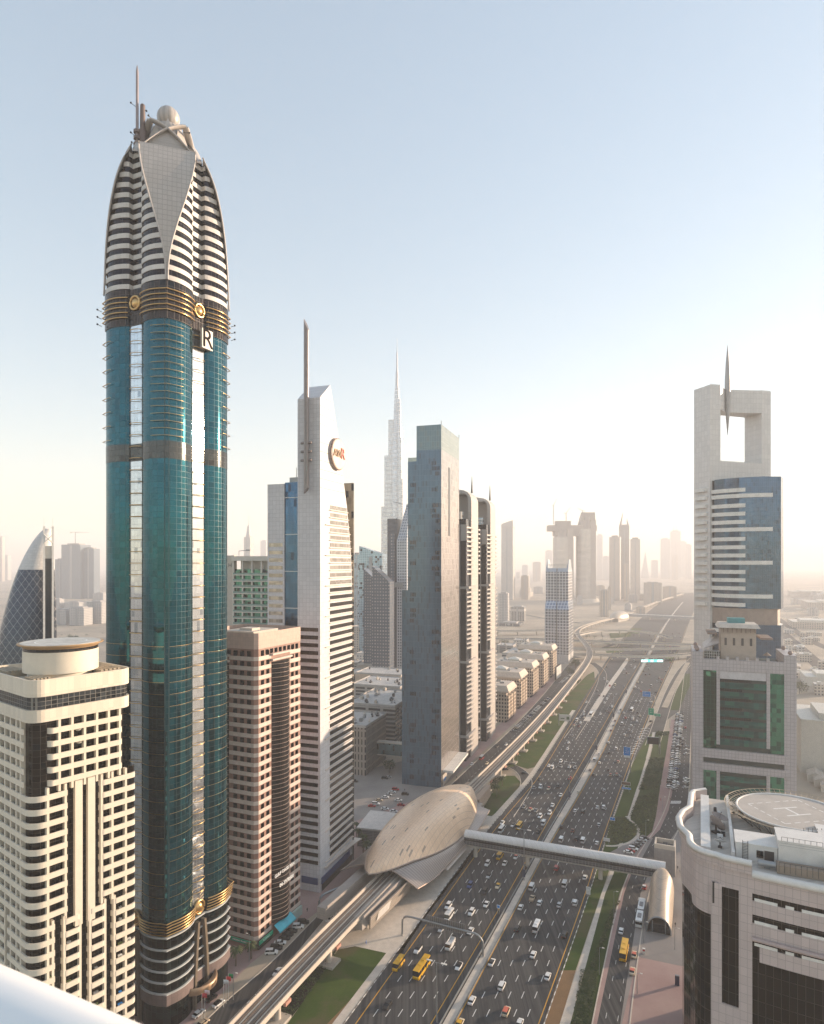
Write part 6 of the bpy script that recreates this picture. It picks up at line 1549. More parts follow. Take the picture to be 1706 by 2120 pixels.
pod = thing('station_entrance', 'tan barrel vaulted station entrance sloping down beside the service road', 'station entrance', p0, math.atan2(dd.y, dd.x)); Lp = dd.length
TAN = tile('tan_vault', (.46,.37,.29), 1.5, 1.5, .09, .72, .06, .4)
secs = []
for k in range(17):
    t = k/16; w = 4.9*(1-.10*t)*(math.sin(min(t*5, 1)*math.pi/2)**.5 if t > 0 else .25); top = 14.2 - 7.6*t**1.15; 
    if t < .12: top -= (1-t/.12)**2*2.4
    zb = max(0.4, 8.0*(1-t*1.7)); secs.append([(Lp*t, math.cos(R(a))*w, zb + (top-zb)*math.sin(R(a))**.8) for a in range(0, 181, 10)])
mb = MB(); mb.loft(secs, 0, True, False); mb.loft([[(x, y*.95, z-.25) for x, y, z in q] for q in secs], 0, True, False); obj('vault', mb, TAN, pod)
mb = MB(); mb.box(Lp*.2, Lp-.8, -4.2, 4.2, 0, 3.2); obj('side_wall', mb, BLACKG, pod)
mb = MB(); q = secs[-1]; mb.tube([(x+.1, y, z) for x, y, z in q], .3, 6); obj('arch_rim', mb, GREYM, pod)
for y in (-2.4, 2.4):
    mb = MB(); mb.box(Lp-.8, Lp-.4, y-.2, y+.2, 0, 4.6); obj('door_post', mb, GREYM, pod)
t = thing('lift_tower', 'grey open topped concrete lift tower at the end of the footbridge', 'lift tower', at(1376, 300), frame(24))
mb = MB(); mb.box(0, 8, -4.5, 4.5, 0, 12); obj('wall', mb, tile('lift_panel', (.32,.30,.29), 1.5, 1.5), t)
mb = MB(); mb.box(0, .7, -4.5, 4.5, 12, 14); mb.box(7.3, 8, -4.5, 4.5, 12, 14); mb.box(.7, 7.3, -4.5, -3.8, 12, 14); mb.box(.7, 7.3, 3.8, 4.5, 12, 14); obj('roof_rim', mb, CONC_P, t)
mb = MB(); mb.box(2, 6, -1, 1, 12.01, 13); obj('roof_plant', mb, DARKM, t)
# ---- far station and its footbridge
fc = G(1282, 1279, 8); ft = thing('metro_station', 'small far pale shell station at the end of the viaduct bend', 'station', (fc.x, fc.y, 0), frame(40))
mb = MB(); mb.loft([[(s*48, y, 8+z) for y, z in [(-math.cos(math.pi*k/12)*max(17*(1-abs(s)**2.3)**.6, .1), math.sin(math.pi*k/12)*max(17*(1-abs(s)**2.4)**.6, .05)) for k in range(13)]] for s in [-1+k/8 for k in range(17)]], 0, True, False); obj('roof_shell', mb, plain('far_shell', (.50,.42,.34), .4, .2), ft)
mb = MB(); mb.box(-34, 34, -12, 12, 0, 8.5); obj('concourse', mb, SV, ft)
a_, b_ = at(1296, 1680), at(1470, 1560); dd = b_-a_; t = thing('footbridge', 'far thin covered footbridge beyond the flyovers', 'footbridge', a_, math.atan2(dd.y, dd.x))
mb = MB(); mb.box(0, dd.length, -3, 3, 6, 12); obj('side_wall', mb, plain('far_bridge', (.34,.33,.33), .4), t); mb = MB(); mb.box(0, dd.length, -3.2, 3.2, 12.01, 13.4); obj('roof', mb, WHITE, t)
mb = MB(); mb.cyl(dd.length*.3, 0, 0, 5.99, 1.5, 1.5, 8); mb.cyl(dd.length*.6, 0, 0, 5.99, 1.5, 1.5, 8); obj('pier', mb, CONC, t)
# ------------------------------------------------------------------ signs, lamps, trees, people
def ground_y(px, Y): return at(px, Y)
# bent gantry seen from behind
a_, b_ = G(833, 1936), G(1000, 1981); dd = b_-a_; Lg = dd.length
g = thing('sign_gantry', 'bent grey tube gantry with a long ribbed sign back over the left carriageway', 'sign gantry', a_, math.atan2(dd.y, dd.x))
pth = [(0,0,0),(0,0,5.2)] + [(2.6-2.6*math.cos(R(q)), 0, 5.2+2.6*math.sin(R(q))) for q in (20,40,60,80)] + [(4, 0, 7.9), (Lg-4.5, 0, 7.9)] + [(Lg-3.6+3.6*math.sin(R(q)), 0, 4.3+3.6*math.cos(R(q))) for q in (10,30,50,70,90)] + [(Lg, 0, 0)]
mb = MB(); mb.tube(pth, .38, 10); obj('tube_frame', mb, GREYM, g)
mb = MB(); mb.box(Lg*.30, Lg*.78, .45, .6, 6.2, 10.0); pn = obj('sign_panel', mb, plain('panel_back', (.20,.19,.19), .5, .3), g)
mb = MB()
for k in range(18): x = Lg*.30 + (Lg*.48)*(k+.5)/18; mb.box(x-.07, x+.07, .3, .449, 6.2, 10.0)
obj('panel_rib', mb, GREYM, pn)
for e in (0, Lg):
    mb = MB(); mb.cyl(e, 0, 0, .5, .7, .55, 10); obj('base', mb, CONC, g)
# second bent tube on the frontage pavement
a_, b_ = G(661, 1893), G(705, 1872); dd = b_-a_; g2 = thing('sign_gantry', 'short bent grey tube arm on the pavement between slanted pale tower and viaduct', 'sign gantry', a_, math.atan2(dd.y, dd.x))
mb = MB(); mb.tube([(0,0,0),(0,0,5.4),(.5,0,6.6),(1.6,0,7.3),(3,0,7.5),(16,0,7.2)], .5, 10); obj('tube_frame', mb, GREYM, g2)
mb = MB(); mb.cyl(0, 0, 0, .5, .8, .6, 10); obj('base', mb, CONC, g2)
def roadsign(px, py, w, h, zc, m, label, lines, pole='side', facing=204, top=None, arm=0.0, col=None):
    p = G(px, py); t = thing('road_sign', label, 'road sign', p, frame(facing-90+90) if False else R(0))
    t.rotation_euler = (0, 0, R(-24))       # faces the traffic that leaves the viewer
    mb = MB(); mb.box(arm-w/2, arm+w/2, -.1, .1, zc-h/2, zc+h/2); bo = obj('sign_board', mb, m, t)
    mb = MB()
    for x0, x1, z0, z1 in ((-w/2, w/2, h/2-.12, h/2), (-w/2, w/2, -h/2, -h/2+.12), (-w/2, -w/2+.12, -h/2+.12, h/2-.12), (w/2-.12, w/2, -h/2+.12, h/2-.12)): mb.box(arm+x0, arm+x1, -.16, -.101, zc+z0, zc+z1)
    obj('sign_border', mb, LETTER, bo)
    for k, (body, s_, x, z) in enumerate(lines): text('lettering', body, s_, Matrix.Translation((arm+x, -.13, zc+z)) @ Matrix.Rotation(R(90), 4, 'X'), LETTER, bo, .02)
    mb = MB()
    if arm: mb.tube([(0,.3,0),(0,.3,zc-1.5),(arm*.25,.3,zc-.3),(arm*.6,.3,zc),(arm,.3,zc)], .3, 8)
    else: mb.tube([(-w*.3,.3,0),(-w*.3,.3,zc)], .14, 6); mb.tube([(w*.3,.3,0),(w*.3,.3,zc)], .14, 6)
    obj('post', mb, GREYM, t); return t
t = roadsign(1305, 1600, 4.6, 6.0, 14.6, BLUES, 'tall blue overhead road sign beside the ramp splitter stripes', [('E 11', .9, 0, 1.6), ('Al Barsha', .7, 0, .2), ('Al Quoz', .7, 0, -1.0)], arm=-2.2)
mb = MB(); mb.box(-4.2, -.2, -.12, .1, 10.3, 11.5); obj('exit_plate', mb, LETTER, t)
roadsign(1356, 1462, 7.8, 5.2, 11.5, BLUES, 'wide blue overhead road sign on a curved arm, farther up the highway', [('E 44', 1.0, -1.5, 1.2), ('Dubai Mall', .9, 0, -.4)], arm=-8.0)
roadsign(1348, 1495, 5.0, 6.4, 9.5, GREENS, 'square green road sign beside the ramp hedge', [('D 71', 1.0, 0, 1.2), ('Satwa', .9, 0, -.6)])
roadsign(1361, 1492, 5.6, 2.6, 5.2, GREENS, 'low wide green road sign just right of the square green one', [('Jumeirah', .9, 0, 0)])
roadsign(1297, 1640, 5.4, 1.1, 2.4, BLUES, 'low blue direction board under a brown one by the kerb', [('Al Safa', .7, 0, 0)])
roadsign(1296, 1637, 5.4, 2.2, 4.6, plain('brown_sign', (.16,.10,.07), .6), 'brown board above a low blue one by the kerb', [])
roadsign(1268, 1705, 2.8, 1.7, 2.6, BLUES, 'small blue sign at the hedge circle', [('P', .9, 0, 0)]); roadsign(1256, 1748, 3.2, 1.6, 2.4, plain('white_board', (.60,.60,.60), .5), 'small pale sign board beside the footbridge', [])
roadsign(1218, 1856, 1.8, 3.2, 2.6, plain('white_board', (.60,.60,.60)), 'white kerbside panel with red mark near the footbridge pier', [('60', .8, 0, .3)])
roadsign(1032, 1893, 1.3, 1.3, 3.2, BLUES, 'small blue keep sign on the concrete median', [])
# overhead lit sign on the nearest flyover
Y = 900; t = thing('overhead_sign', 'glowing turquoise and white overhead sign in front of the nearest flyover', 'overhead sign', at(1350, Y), R(0))
m_, t_, b_ = nt('lit_turquoise'); b_.inputs['Base Color'].default_value = (.05,.55,.50,1); b_.inputs['Emission Color'].default_value = (.12,.85,.75,1); b_.inputs['Emission Strength'].default_value = .5
m2, t2, b2 = nt('lit_white'); b2.inputs['Emission Color'].default_value = (.9,1,1,1); b2.inputs['Emission Strength'].default_value = .7
mb = MB(); mb.box(-15, 15, -.4, .4, 6.8, 10.2); bo = obj('sign_board', mb, m_, t)
for x0, x1 in ((-15, -6.5), (-2, 1.5), (7, 15)):
    mb = MB(); mb.box(x0, x1, -.5, -.41, 7.2, 9.8); obj('lit_panel', mb, m2, bo)
for x in (-15, 15):
    mb = MB(); mb.box(x-.4, x+.4, -.3, .3, 0, 6.79); obj('post', mb, GREYM, t)
p = G(1366, 1562); t = thing('billboard', 'black billboard on a leaning double pole above the green verge', 'billboard', p, R(-14))
mb = MB(); mb.box(-8.6, -.8, -.4, .4, 7.5, 12.6); bo = obj('poster', mb, plain('poster_black', (.02,.02,.022), .4), t); mb = MB(); mb.box(-9.2, -8.61, -.6, .6, 7.2, 12.9); mb.box(-8.6, -.8, -.5, .5, 12.61, 12.9); obj('frame', mb, GREYM, bo)
mb = MB(); mb.tube([(-.5,0,0),(-.5,0,14.5)], .28, 8); mb.tube([(.3,0,0),(.3,0,14.0)], .28, 8); obj('post', mb, GREYM, t)
p = G(1158, 1502); t = thing('billboard', 'white billboard on a single post on the grass beside the viaduct', 'billboard', p, R(-10))
mb = MB(); mb.box(0, 9.8, -.4, .4, 4.5, 9.8); bo = obj('poster', mb, plain('poster_white2', (.60,.60,.57), .5, var=.05), t); mb = MB(); mb.box(6.2, 8.6, -.45, -.41, 5.6, 8.2); mb.box(1, 4.5, -.45, -.41, 6.0, 7.0); obj('picture', mb, plain('poster_green', (.12,.16,.10), .6, var=.4), bo); mb = MB(); mb.tube([(-.4,0,0),(-.4,0,11)], .35, 8); obj('post', mb, GREYM, t)
# lamps
def double_lamp(p, h, label, arms=2.4, banner=True):
    t = thing('street_lamp', label, 'street lamp', p, R(-24), 'tall double armed lamps on the median')
    mb = MB(); mb.tube([(0,0,0),(0,0,h)], [.26, .13], 8); obj('pole', mb, GREYM, t)
    mb = MB(); mb.tube([(-arms,0,h+.15),(0,0,h),(arms,0,h+.15)], .08, 6); obj('arm', mb, GREYM, t)
    for s_ in (-1, 1):
        mb = MB(); mb.box(s_*arms-.9, s_*arms+.9, -.25, .25, h+.1, h+.32); obj('lamp_head', mb, WHITE, t)
    if banner:
        mb = MB(); mb.box(-.7, .7, -.42, -.28, 1.6, 5.0); obj('banner', mb, plain('banner_navy', (.05,.06,.10), .5), t)
    return t
def medpt(Y): return Vector((xat(gML, Y)*.42 + xat(gMR, Y)*.58, Y, .18))
for i, (Y, lab) in enumerate(((197, 'nearest tall double armed lamp on the median'), (295, 'second tall median lamp, crossing in front of the footbridge'), (395, 'third tall median lamp, just beyond the footbridge'), (495, 'fourth tall median lamp counting from the footbridge side'), (600, 'fifth tall median lamp up the highway'), (710, 'sixth tall median lamp up the highway'))):
    double_lamp(medpt(Y), 23, lab)
def lamp(px, py, h, label, lean=1.2):
    t = thing('street_lamp', label, 'street lamp', G(px, py), R(-24), 'single armed street lamps')
    mb = MB(); mb.tube([(0,0,0),(0,0,h)], [.14, .08], 6); mb.tube([(0,0,h),(lean,0,h+.25)], .06, 5); obj('pole', mb, GREYM, t)
    mb = MB(); mb.box(lean-.3, lean+.5, -.15, .15, h+.15, h+.32); obj('lamp_head', mb, WHITE, t)
for a in ((1241, 2018, 9.5, 'street lamp on the green verge nearest the bottom edge'), (1271, 1896, 10, 'street lamp on the verge just in front of the footbridge'), (1337, 1733, 9, 'street lamp beside the parked dark cars at the hedge circle'), (1372, 1682, 9, 'street lamp on the pink pavement by the service road bend'), (1387, 1508, 9, 'street lamp at the top end of the double parked row'), (516, 1992, 10, 'street lamp at the corner of the brown granite block', -1.2), (483, 2070, 9, 'street lamp near the entrance of the tallest tower'), (1333, 1952, 8, 'thin lamp on the grey plaza left of the vaulted entrance'), (1397, 1966, 8, 'thin lamp on the grey plaza right of the vaulted entrance'), (1319, 2058, 7, 'thin lamp at the edge of the pink paving'), (1072, 1590, 9, 'street lamp at the slip road bend under the viaduct')):
    lamp(*a)
for i, (px, py, c) in enumerate(((463, 2085, 'white'), (468, 2078, 'red'), (473, 2072, 'green'), (418, 2115, 'red'), (424, 2108, 'white'))):
    t = thing('flagpole', 'thin flagpole with small %s flag before the tallest tower entrance, %s' % (c, ('left of the kerb group', 'middle of the kerb group', 'right of the kerb group', 'left of the near pair', 'right of the near pair')[i]), 'flagpole', G(px, py), 0, 'flagpoles before the tall tower')
    mb = MB(); mb.tube([(0,0,0),(0,0,9)], .07, 6); obj('pole', mb, WHITE, t)
    mb = MB(); mb.loft([[(x, .12*math.sin(x*3), 8.9), (x, .12*math.sin(x*3), 7.5), (x, .12*math.sin(x*3)+.02, 7.5), (x, .12*math.sin(x*3)+.02, 8.9)] for x in (0, .4, .8, 1.2, 1.6)], 0, True); obj('flag', mb, plain('flag_'+c, {'white': (.7,.7,.7), 'red': (.55,.04,.05), 'green': (.02,.30,.10)}[c], .7), t)
p = G(1402, 2040); t = thing('info_pillar', 'small dark information pillar standing on the pink paving', 'info pillar', p, R(-20)); mb = MB(); mb.box(-.7, .7, -.25, .25, .1, 3.2); bo = obj('panel', mb, plain('pillar_navy', (.03,.03,.07), .4), t); mb = MB(); mb.box(-.8, .8, -.35, .35, 0, .1); mb.box(-.7, .7, -.3, .3, 3.2, 3.5); obj('cap', mb, GREYM, t)
p = G(1333, 1974); t = thing('kiosk', 'small red and white machine at the plaza kerb', 'kiosk', p, R(-20)); mb = MB(); mb.box(-.5, .5, -.4, .4, 0, 1.9); bo = obj('cabinet', mb, WHITE, t); mb = MB(); mb.box(-.4, .4, -.42, -.401, 1.0, 1.7); obj('screen', mb, plain('red_panel', (.5,.05,.05), .5), t)
# trees: tapered trunk, limbs, crown of leaf-sized faces in uneven clumps
def tree(p, h, r_, label, n=420, mix=(2,4,1), group=None):
    t = thing('tree', label, 'tree', p, random.uniform(0, 6), group)
    mb = MB(); mb.tube([(0,0,0),(.1,.05,h*.3),(.0,.1,h*.6)], [h*.035, h*.028, h*.015], 7)
    cl = []
    for k in range(9):
        a = k*2.4; q = Vector((math.cos(a)*r_*random.uniform(.3,.8), math.sin(a)*r_*random.uniform(.3,.8), h*random.uniform(.45,.9))); cl.append((q, r_*random.uniform(.3,.55)))
        if k < 6: mb.tube([(0,.05,h*.38), tuple(q*.6 + Vector((0,0,h*.2))), tuple(q)], [h*.014, h*.01, h*.004], 5)
    obj('trunk', mb, plain('bark', (.12,.09,.065), .9), t)
    mb = MB(); ms = [i for i, k in enumerate(mix) for _ in range(k)]
    for _ in range(n):
        q, rr = random.choice(cl); v = Vector((random.gauss(0,1), random.gauss(0,1), random.gauss(0,.8))).normalized()*rr*random.uniform(.5,1.05); c = q+v
        leaf(mb, c.x, c.y, max(c.z, h*.22), r_*random.uniform(.07,.15), random.choice(ms))
    obj('crown', mb, LEAF, t)
def palm(p, h, label):
    t = thing('palm_tree', label, 'palm tree', p, random.uniform(0, 6))
    mb = MB(); mb.tube([(0,0,0),(.1,0,h*.5),(.15,.1,h)], [.28,.22,.2], 8); obj('trunk', mb, plain('palm_bark', (.16,.12,.08), .9), t)
    mb = MB()
    for k in range(22):
        a = k*2.39996; up = random.uniform(-.2, 1.0); L = random.uniform(2.2, 3.0); pts = []
        for j in range(6):
            s_ = j/5; pts.append(Vector((.15+math.cos(a)*L*s_, .1+math.sin(a)*L*s_, h + up*L*.7*s_ - 1.6*s_*s_)))
        w = Vector((-math.sin(a), math.cos(a), 0))
        for j in range(5):
            ww = .42*(1-abs(j-2)/4); mb.add([pts[j]-w*ww, pts[j]+w*ww*.0+Vector((0,0,.1)), pts[j+1]+Vector((0,0,.1)), pts[j+1]-w*ww+Vector((0,0,-.15))], [(0,1,2,3)], k % 2); mb.add([pts[j]+Vector((0,0,.1)), pts[j]+w*ww, pts[j+1]+w*ww+Vector((0,0,-.15)), pts[j+1]+Vector((0,0,.1))], [(0,1,2,3)], k % 2)
    obj('crown', mb, [LEAF[0], LEAF[1]], t)
for px, py, h, lab in ((741, 1752, 9, 'date palm nearest the curved canopy of the slanted pale tower'), (752, 1766, 9, 'date palm in front of the dark station annex'), (760, 1780, 8.5, 'date palm closest to the golden shell tip'), (738, 1736, 8, 'date palm behind the others beside the annex wall'), (488, 2000, 6, 'small palm at the left corner of the brown granite block'), (520, 1985, 5.5, 'small palm at the sharp corner of the brown granite block')): palm(G(px, py), h, lab)
for px, py, h, r_, n, lab in ((152, 1336, 16, 10, 700, 'big round dark tree on the sandy lot behind the flats'), (182, 1340, 9, 6, 300, 'smaller tree right of the big round dark tree'), (806, 1600, 9, 5, 400, 'green tree in front of the link bridge'), (1052, 1384, 15, 11, 700, 'wide dark tree beside the white banded office block'), (1038, 1388, 10, 7, 300, 'smaller tree left of the wide dark tree'), (1078, 1356, 11, 7, 300, 'dark tree behind the white banded office block'), (1192, 1384, 12, 8, 500, 'dark tree at the foot of the faceted blue tower'), (1180, 1398, 9, 6, 300, 'smaller tree just in front of the faceted tower corner'), (770, 1408, 14, 7, 400, 'green tree by the curved dark podium'), (1655, 1436, 12, 9, 400, 'dusty tree right of the green glass tower'), (1046, 1335, 9, 8, 300, 'dark tree under the flyovers at the left')): tree(G(px, py), h, r_, lab, n)
for px, py in ((1262, 1336), (1275, 1333), (1288, 1336), (1300, 1334), (1310, 1337), (1250, 1334)): tree(G(px, py), 7, 9, 'low dark tree in the strip under the widest flyover', 160, (2,4,0), 'trees under the widest flyover')
def scatter(pts, lab, grp, h0, h1, n=130, mix=(2,4,1)):
    for px, py in pts: tree(G(px, py), random.uniform(h0, h1), random.uniform(h0, h1)*.5, lab, n, mix, grp)
scatter([(1060+k*14, 1366-k*2.4+random.uniform(-3, 3)) for k in range(5)], 'dusty green tree in the belt behind the mansard roofed blocks', 'trees behind the mansard blocks', 7, 11)
scatter([(120+random.uniform(0, 95), 1300+random.uniform(0, 42)) for k in range(9)], 'small dry tree on the sandy lot behind the flats', 'small trees on the sandy lot', 4, 7)
scatter([(738+k*9, 1442+random.uniform(-12, 14)) for k in range(8)], 'small green tree between the low roofs left of the blue grey tower', 'trees between the low roofs', 6, 9)
scatter([(1215+k*16, 1322-k*.6+random.uniform(-2, 2)) for k in range(7)], 'low green tree among the flyover loops', 'trees among the flyover loops', 6, 9)
scatter([(1630+random.uniform(0, 70), 1300+random.uniform(0, 130)) for k in range(10)], 'dusty scrub tree on the hazy plain at the right edge', 'scrub trees on the plain', 5, 8)
for k in range(16):
    x = 1268 - k*2.6; y = 1885 + k*7.5; bed([(x-5, y+5), (x+4, y+5), (x+5, y-3), (x-4, y-4)], 9, .9, .22, (1,5,0))
def bush(p, r_, n=70):
    t = thing('shrub', 'small round shrub planted in the verge between path and service road', 'shrub', p, random.uniform(0, 6), 'round shrubs in the verge')
    mb = MB(); mb.tube([(0,0,0),(0,0,r_*.8)], [.08,.04], 5); obj('stem', mb, plain('bark', (.12,.09,.065)), t)
    mb = MB()
    for _ in range(n):
        v = Vector((random.gauss(0,1), random.gauss(0,1), random.gauss(0,1))).normalized()*r_*random.uniform(.4,1); leaf(mb, v.x, v.y, max(v.z*.8+r_*.8, .05), r_*.24, random.choice((0,1,1,2)))
    obj('foliage', mb, LEAF, t)
for k in range(26):
    f = random.random(); bush(G(1262+18*(1-f)-36*f+random.uniform(-6, 6), 1868+140*f), random.uniform(.5, .9))
for i, (px, py) in enumerate(((1090, 1548), (1112, 1520), (1136, 1492), (1158, 1466), (1180, 1440), (1028, 1650), (1040, 1628))):
    palm(G(px, py), random.uniform(6, 8), 'young date palm on the grass strip right of the viaduct, %s from the station' % ('third', 'fourth', 'fifth', 'sixth', 'seventh', 'first', 'second')[i]) 
# people: tiny standing and walking figures
def person(px, py, top, bottom, label, turn=0.0, stride=.18):
    t = link('person', None); t.location = G(px, py); t.rotation_euler = (0, 0, turn); tag(t, label, 'person')
    sk = plain('skin', (.30,.18,.12), .6); tm = plain('shirt_'+top, {'blue': (.10,.22,.55), 'white': (.72,.72,.70), 'black': (.03,.03,.035), 'red': (.5,.06,.05), 'grey': (.3,.3,.3)}[top], .8); pm = plain('trousers_'+bottom, {'navy': (.03,.04,.09), 'black': (.03,.03,.03), 'beige': (.4,.33,.25)}[bottom], .8)
    me = D.meshes.new('person'); V = [(0,0,.95),(0,0,1.2),(0,0,1.42),(0,0,1.52),(0,.01,1.66),(0,.01,1.74)]; E = [(0,1),(1,2),(2,3),(3,4),(4,5)]; rr = [.15,.15,.16,.06,.10,.07]
    for s_ in (-1, 1):
        b = len(V); V += [(s_*.1,0,.88),(s_*.11,s_*stride,.48),(s_*.11,s_*stride*1.3-.03,.07),(s_*.11,s_*stride*1.3+.14,.04)]; E += [(0,b),(b,b+1),(b+1,b+2),(b+2,b+3)]; rr += [.11,.075,.05,.045]
        b = len(V); V += [(s_*.2,0,1.40),(s_*.25,-s_*stride*.6,1.13),(s_*.25,-s_*stride+.05,.88),(s_*.25,-s_*stride+.08,.78)]; E += [(2,b),(b,b+1),(b+1,b+2),(b+2,b+3)]; rr += [.065,.05,.04,.035]
    me.from_pydata(V, E, []); o = link('body', me, t); md = o.modifiers.new('skin', 'SKIN')
    for i, r_ in enumerate(rr): me.skin_vertices[0].data[i].radius = (r_, r_)
    me.skin_vertices[0].data[0].use_root = True
    sub = o.modifiers.new('sub', 'SUBSURF'); sub.levels = 1; sub.render_levels = 1
    m_ = tm; me.materials.append(m_)
    mb = MB(); mb.prism([(math.cos(q)*.19, math.sin(q)*.15) for q in [k*math.pi/4 for k in range(8)]], .62, .98, 0, True); obj('trousers', mb, pm, t)
    mb = MB(); mb.sphere(0, -.02, 1.69, .115, 8, 0, 1.0); obj('hair', mb, BLACKP, t); mb = MB(); mb.sphere(0, .035, 1.645, .10, 8, 0, 1.15); obj('face', mb, sk, t)
for px, py, c, d_, lab in ((758, 1955, 'blue', 'navy', 'person in blue shirt walking on the pale ground under the viaduct'), (608, 1912, 'white', 'black', 'person in white shirt on the pavement by the turquoise awning'), (475, 2028, 'white', 'black', 'person in white shirt at the kerb corner of the tallest tower'), (636, 1888, 'black', 'navy', 'person in black walking beyond the turquoise awning'), (1368, 1658, 'red', 'black', 'person in red top on the pink pavement by the verge'), (1403, 1800, 'black', 'black', 'person in black standing beside the rounded building wall'), (1407, 1806, 'grey', 'navy', 'person in grey standing beside the one in black'), (998, 1762, 'white', 'navy', 'person in white under the footbridge near the first pier'), (945, 1612, 'black', 'navy', 'person in black before the blue grey tower canopy'), (1388, 1658, 'black', 'beige', 'person in black crossing the service road bend'), (993, 1708, 'black', 'black', 'person in black on the station plaza beyond the footbridge'), (838, 1638, 'black', 'navy', 'person in black at the corner of the car park'), (1398, 1918, 'black', 'black', 'person in black walking right of the vaulted entrance')):
    person(px, py, c, d_, lab, random.uniform(0, 6))
# ------------------------------------------------------------------ vehicles
PAINT = {}
for n_, c_ in (('white', (.74,.74,.73)), ('silver', (.46,.47,.48)), ('grey', (.20,.205,.21)), ('black', (.018,.018,.02)), ('red', (.42,.03,.03)), ('beige', (.50,.40,.29)), ('blue', (.04,.08,.22)), ('cream', (.66,.57,.42)), ('yellow', (.72,.40,.015)), ('brown', (.16,.06,.05))):
    PAINT[n_] = plain('paint_'+n_, c_, .28, .15, .04)
CG = plain('car_glass', (.02,.024,.03), .08, .4, .05)
REDL = plain('tail_light_red', (.45,.02,.02), .3); HEADL = plain('head_light', (.75,.75,.72), .2); REDR = plain('taxi_roof_red', (.62,.13,.07), .35)
SPEC = {  # length, width, belt, height, hood end, cabin start/end at belt and at roof (along +x)
 'sedan': (4.6, 1.8, .92, 1.44, [(-1.75,-1.15),(1.25,.35)]), 'suv': (4.8, 1.92, 1.08, 1.82, [(-2.25,-2.0),(1.2,.55)]), 'van': (5.2, 1.95, 1.15, 2.25, [(-2.5,-2.4),(2.1,1.45)]),
 'pickup': (5.2, 1.88, 1.02, 1.76, [(-.55,-.35),(1.3,.6)]), 'minibus': (7.0, 2.1, 1.25, 2.7, [(-3.4,-3.35),(3.3,2.9)]), 'bus': (11.0, 2.5, 1.35, 3.2, [(-5.45,-5.4),(5.45,5.3)]), 'truck': (6.4, 2.1, 1.25, 2.5, [(1.5,1.6),(3.1,2.8)])}
def car_parts(kind, roofm):
    """lists of (part, builder, material index): 0 body paint, 1 glass, 2 tyre, 3 lamp white, 4 lamp red, 5 roof"""
    L, W, zb, zt, cab = SPEC[kind]; l, w = L/2, W/2; out = {}
    b = MB(); nose = .72 if kind in ('sedan', 'suv', 'pickup') else 1.0
    secs = []
    for x, zlo, zhi, ww in ((-l, .42, zb*.92, .86), (-l+.18, .28, zb, .96), (-l+.7, .24, zb+.02, 1), (cab[0][0], .24, zb+.03, 1), (cab[1][0], .24, zb+.02, 1), (l-.6, .24, zb*(.5+.5*nose)+.03, .98), (l-.12, .28, zb*(nose+.05), .92), (l, .42, zb*nose*.88, .8)):
        h = ww*w; secs.append([(x, -h*.96, zlo), (x, -h, (zlo+zhi)*.5), (x, -h*.9, zhi-.03), (x, -h*.7, zhi), (x, h*.7, zhi), (x, h*.9, zhi-.03), (x, h, (zlo+zhi)*.5), (x, h*.96, zlo)])
    b.loft(secs, 0, False)
    if kind == 'pickup':
        for a in ((-l+.1, -.7, -w*.93, -w*.85), (-l+.1, -.7, w*.85, w*.93), (-l+.1, -l+.2, -w*.84, w*.84)): b.box(a[0], a[1], a[2], a[3], zb, zb+.28)
    if kind == 'truck':
        for a in ((-l+.05, 1.2, -w*.98, -w*.9), (-l+.05, 1.2, w*.9, w*.98), (-l+.05, -l+.15, -w*.89, w*.89), (1.1, 1.2, -w*.89, w*.89)): b.box(a[0], a[1], a[2], a[3], zb, zb+.9)
    out['body'] = b
    (x0, x1), (x2, x3) = cab; g = MB(); wi, wr = w*.90, w*.76 if kind in ('sedan', 'suv', 'pickup') else w*.88
    g.add([(x0,-wi,zb),(x2,-wi,zb),(x2,wi,zb),(x0,wi,zb),(x1,-wr,zt-.06),(x3,-wr,zt-.06),(x3,wr,zt-.06),(x1,wr,zt-.06)], [(0,1,5,4),(1,2,6,5),(2,3,7,6),(3,0,4,7)]); out['window_glass'] = g
    r_ = MB(); q = .03; r_.prism([(x1-.05,-wr-q),(x3+.05,-wr-q),(x3+.05,wr+q),(x1-.05,wr+q)], zt-.09, zt-.02, 0, False, True); r_.prism([(x1,-wr+.05),(x3,-wr+.05),(x3,wr-.05),(x1,wr-.05)], zt-.02, zt, 0, False, True, [(x1+.15,-wr+.2),(x3-.15,-wr+.2),(x3-.15,wr-.2),(x1+.15,wr-.2)])
    for s_ in (-1, 1):
        nsp = 1 if kind in ('sedan', 'suv', 'pickup') else 4
        for k in range(0 if nsp == 1 else 1, nsp+1 if nsp == 1 else nsp):
            f = .55 if nsp == 1 and k == 0 else k/nsp
            if nsp == 1 and k: continue
            xa, xb = x0+(x2-x0)*f, x1+(x3-x1)*f; r_.add([(xa-.05, s_*(wi+.012), zb), (xa+.05, s_*(wi+.012), zb), (xb+.05, s_*(wr+.015), zt-.08), (xb-.05, s_*(wr+.015), zt-.08)], [(0,1,2,3)])
    if kind in ('bus', 'minibus'): r_.box(-l*.45, -l*.2, -.6, .6, zt, zt+.22); r_.box(l*.2, l*.32, -.5, .5, zt, zt+.12)
    if kind in ('van', 'minibus', 'bus'):   # solid band under and over the side panes
        for s_ in (-1, 1): r_.add([(x1, s_*(wr+.02), zt-.45), (x3-.15, s_*(wr+.02), zt-.45), (x3-.1, s_*(wr+.02), zt-.05), (x1, s_*(wr+.02), zt-.05)], [(0,1,2,3)])
    out['roof'] = r_
    wx = l*.62 if kind != 'bus' else l*.6; rr = .33 if L < 6 else .48
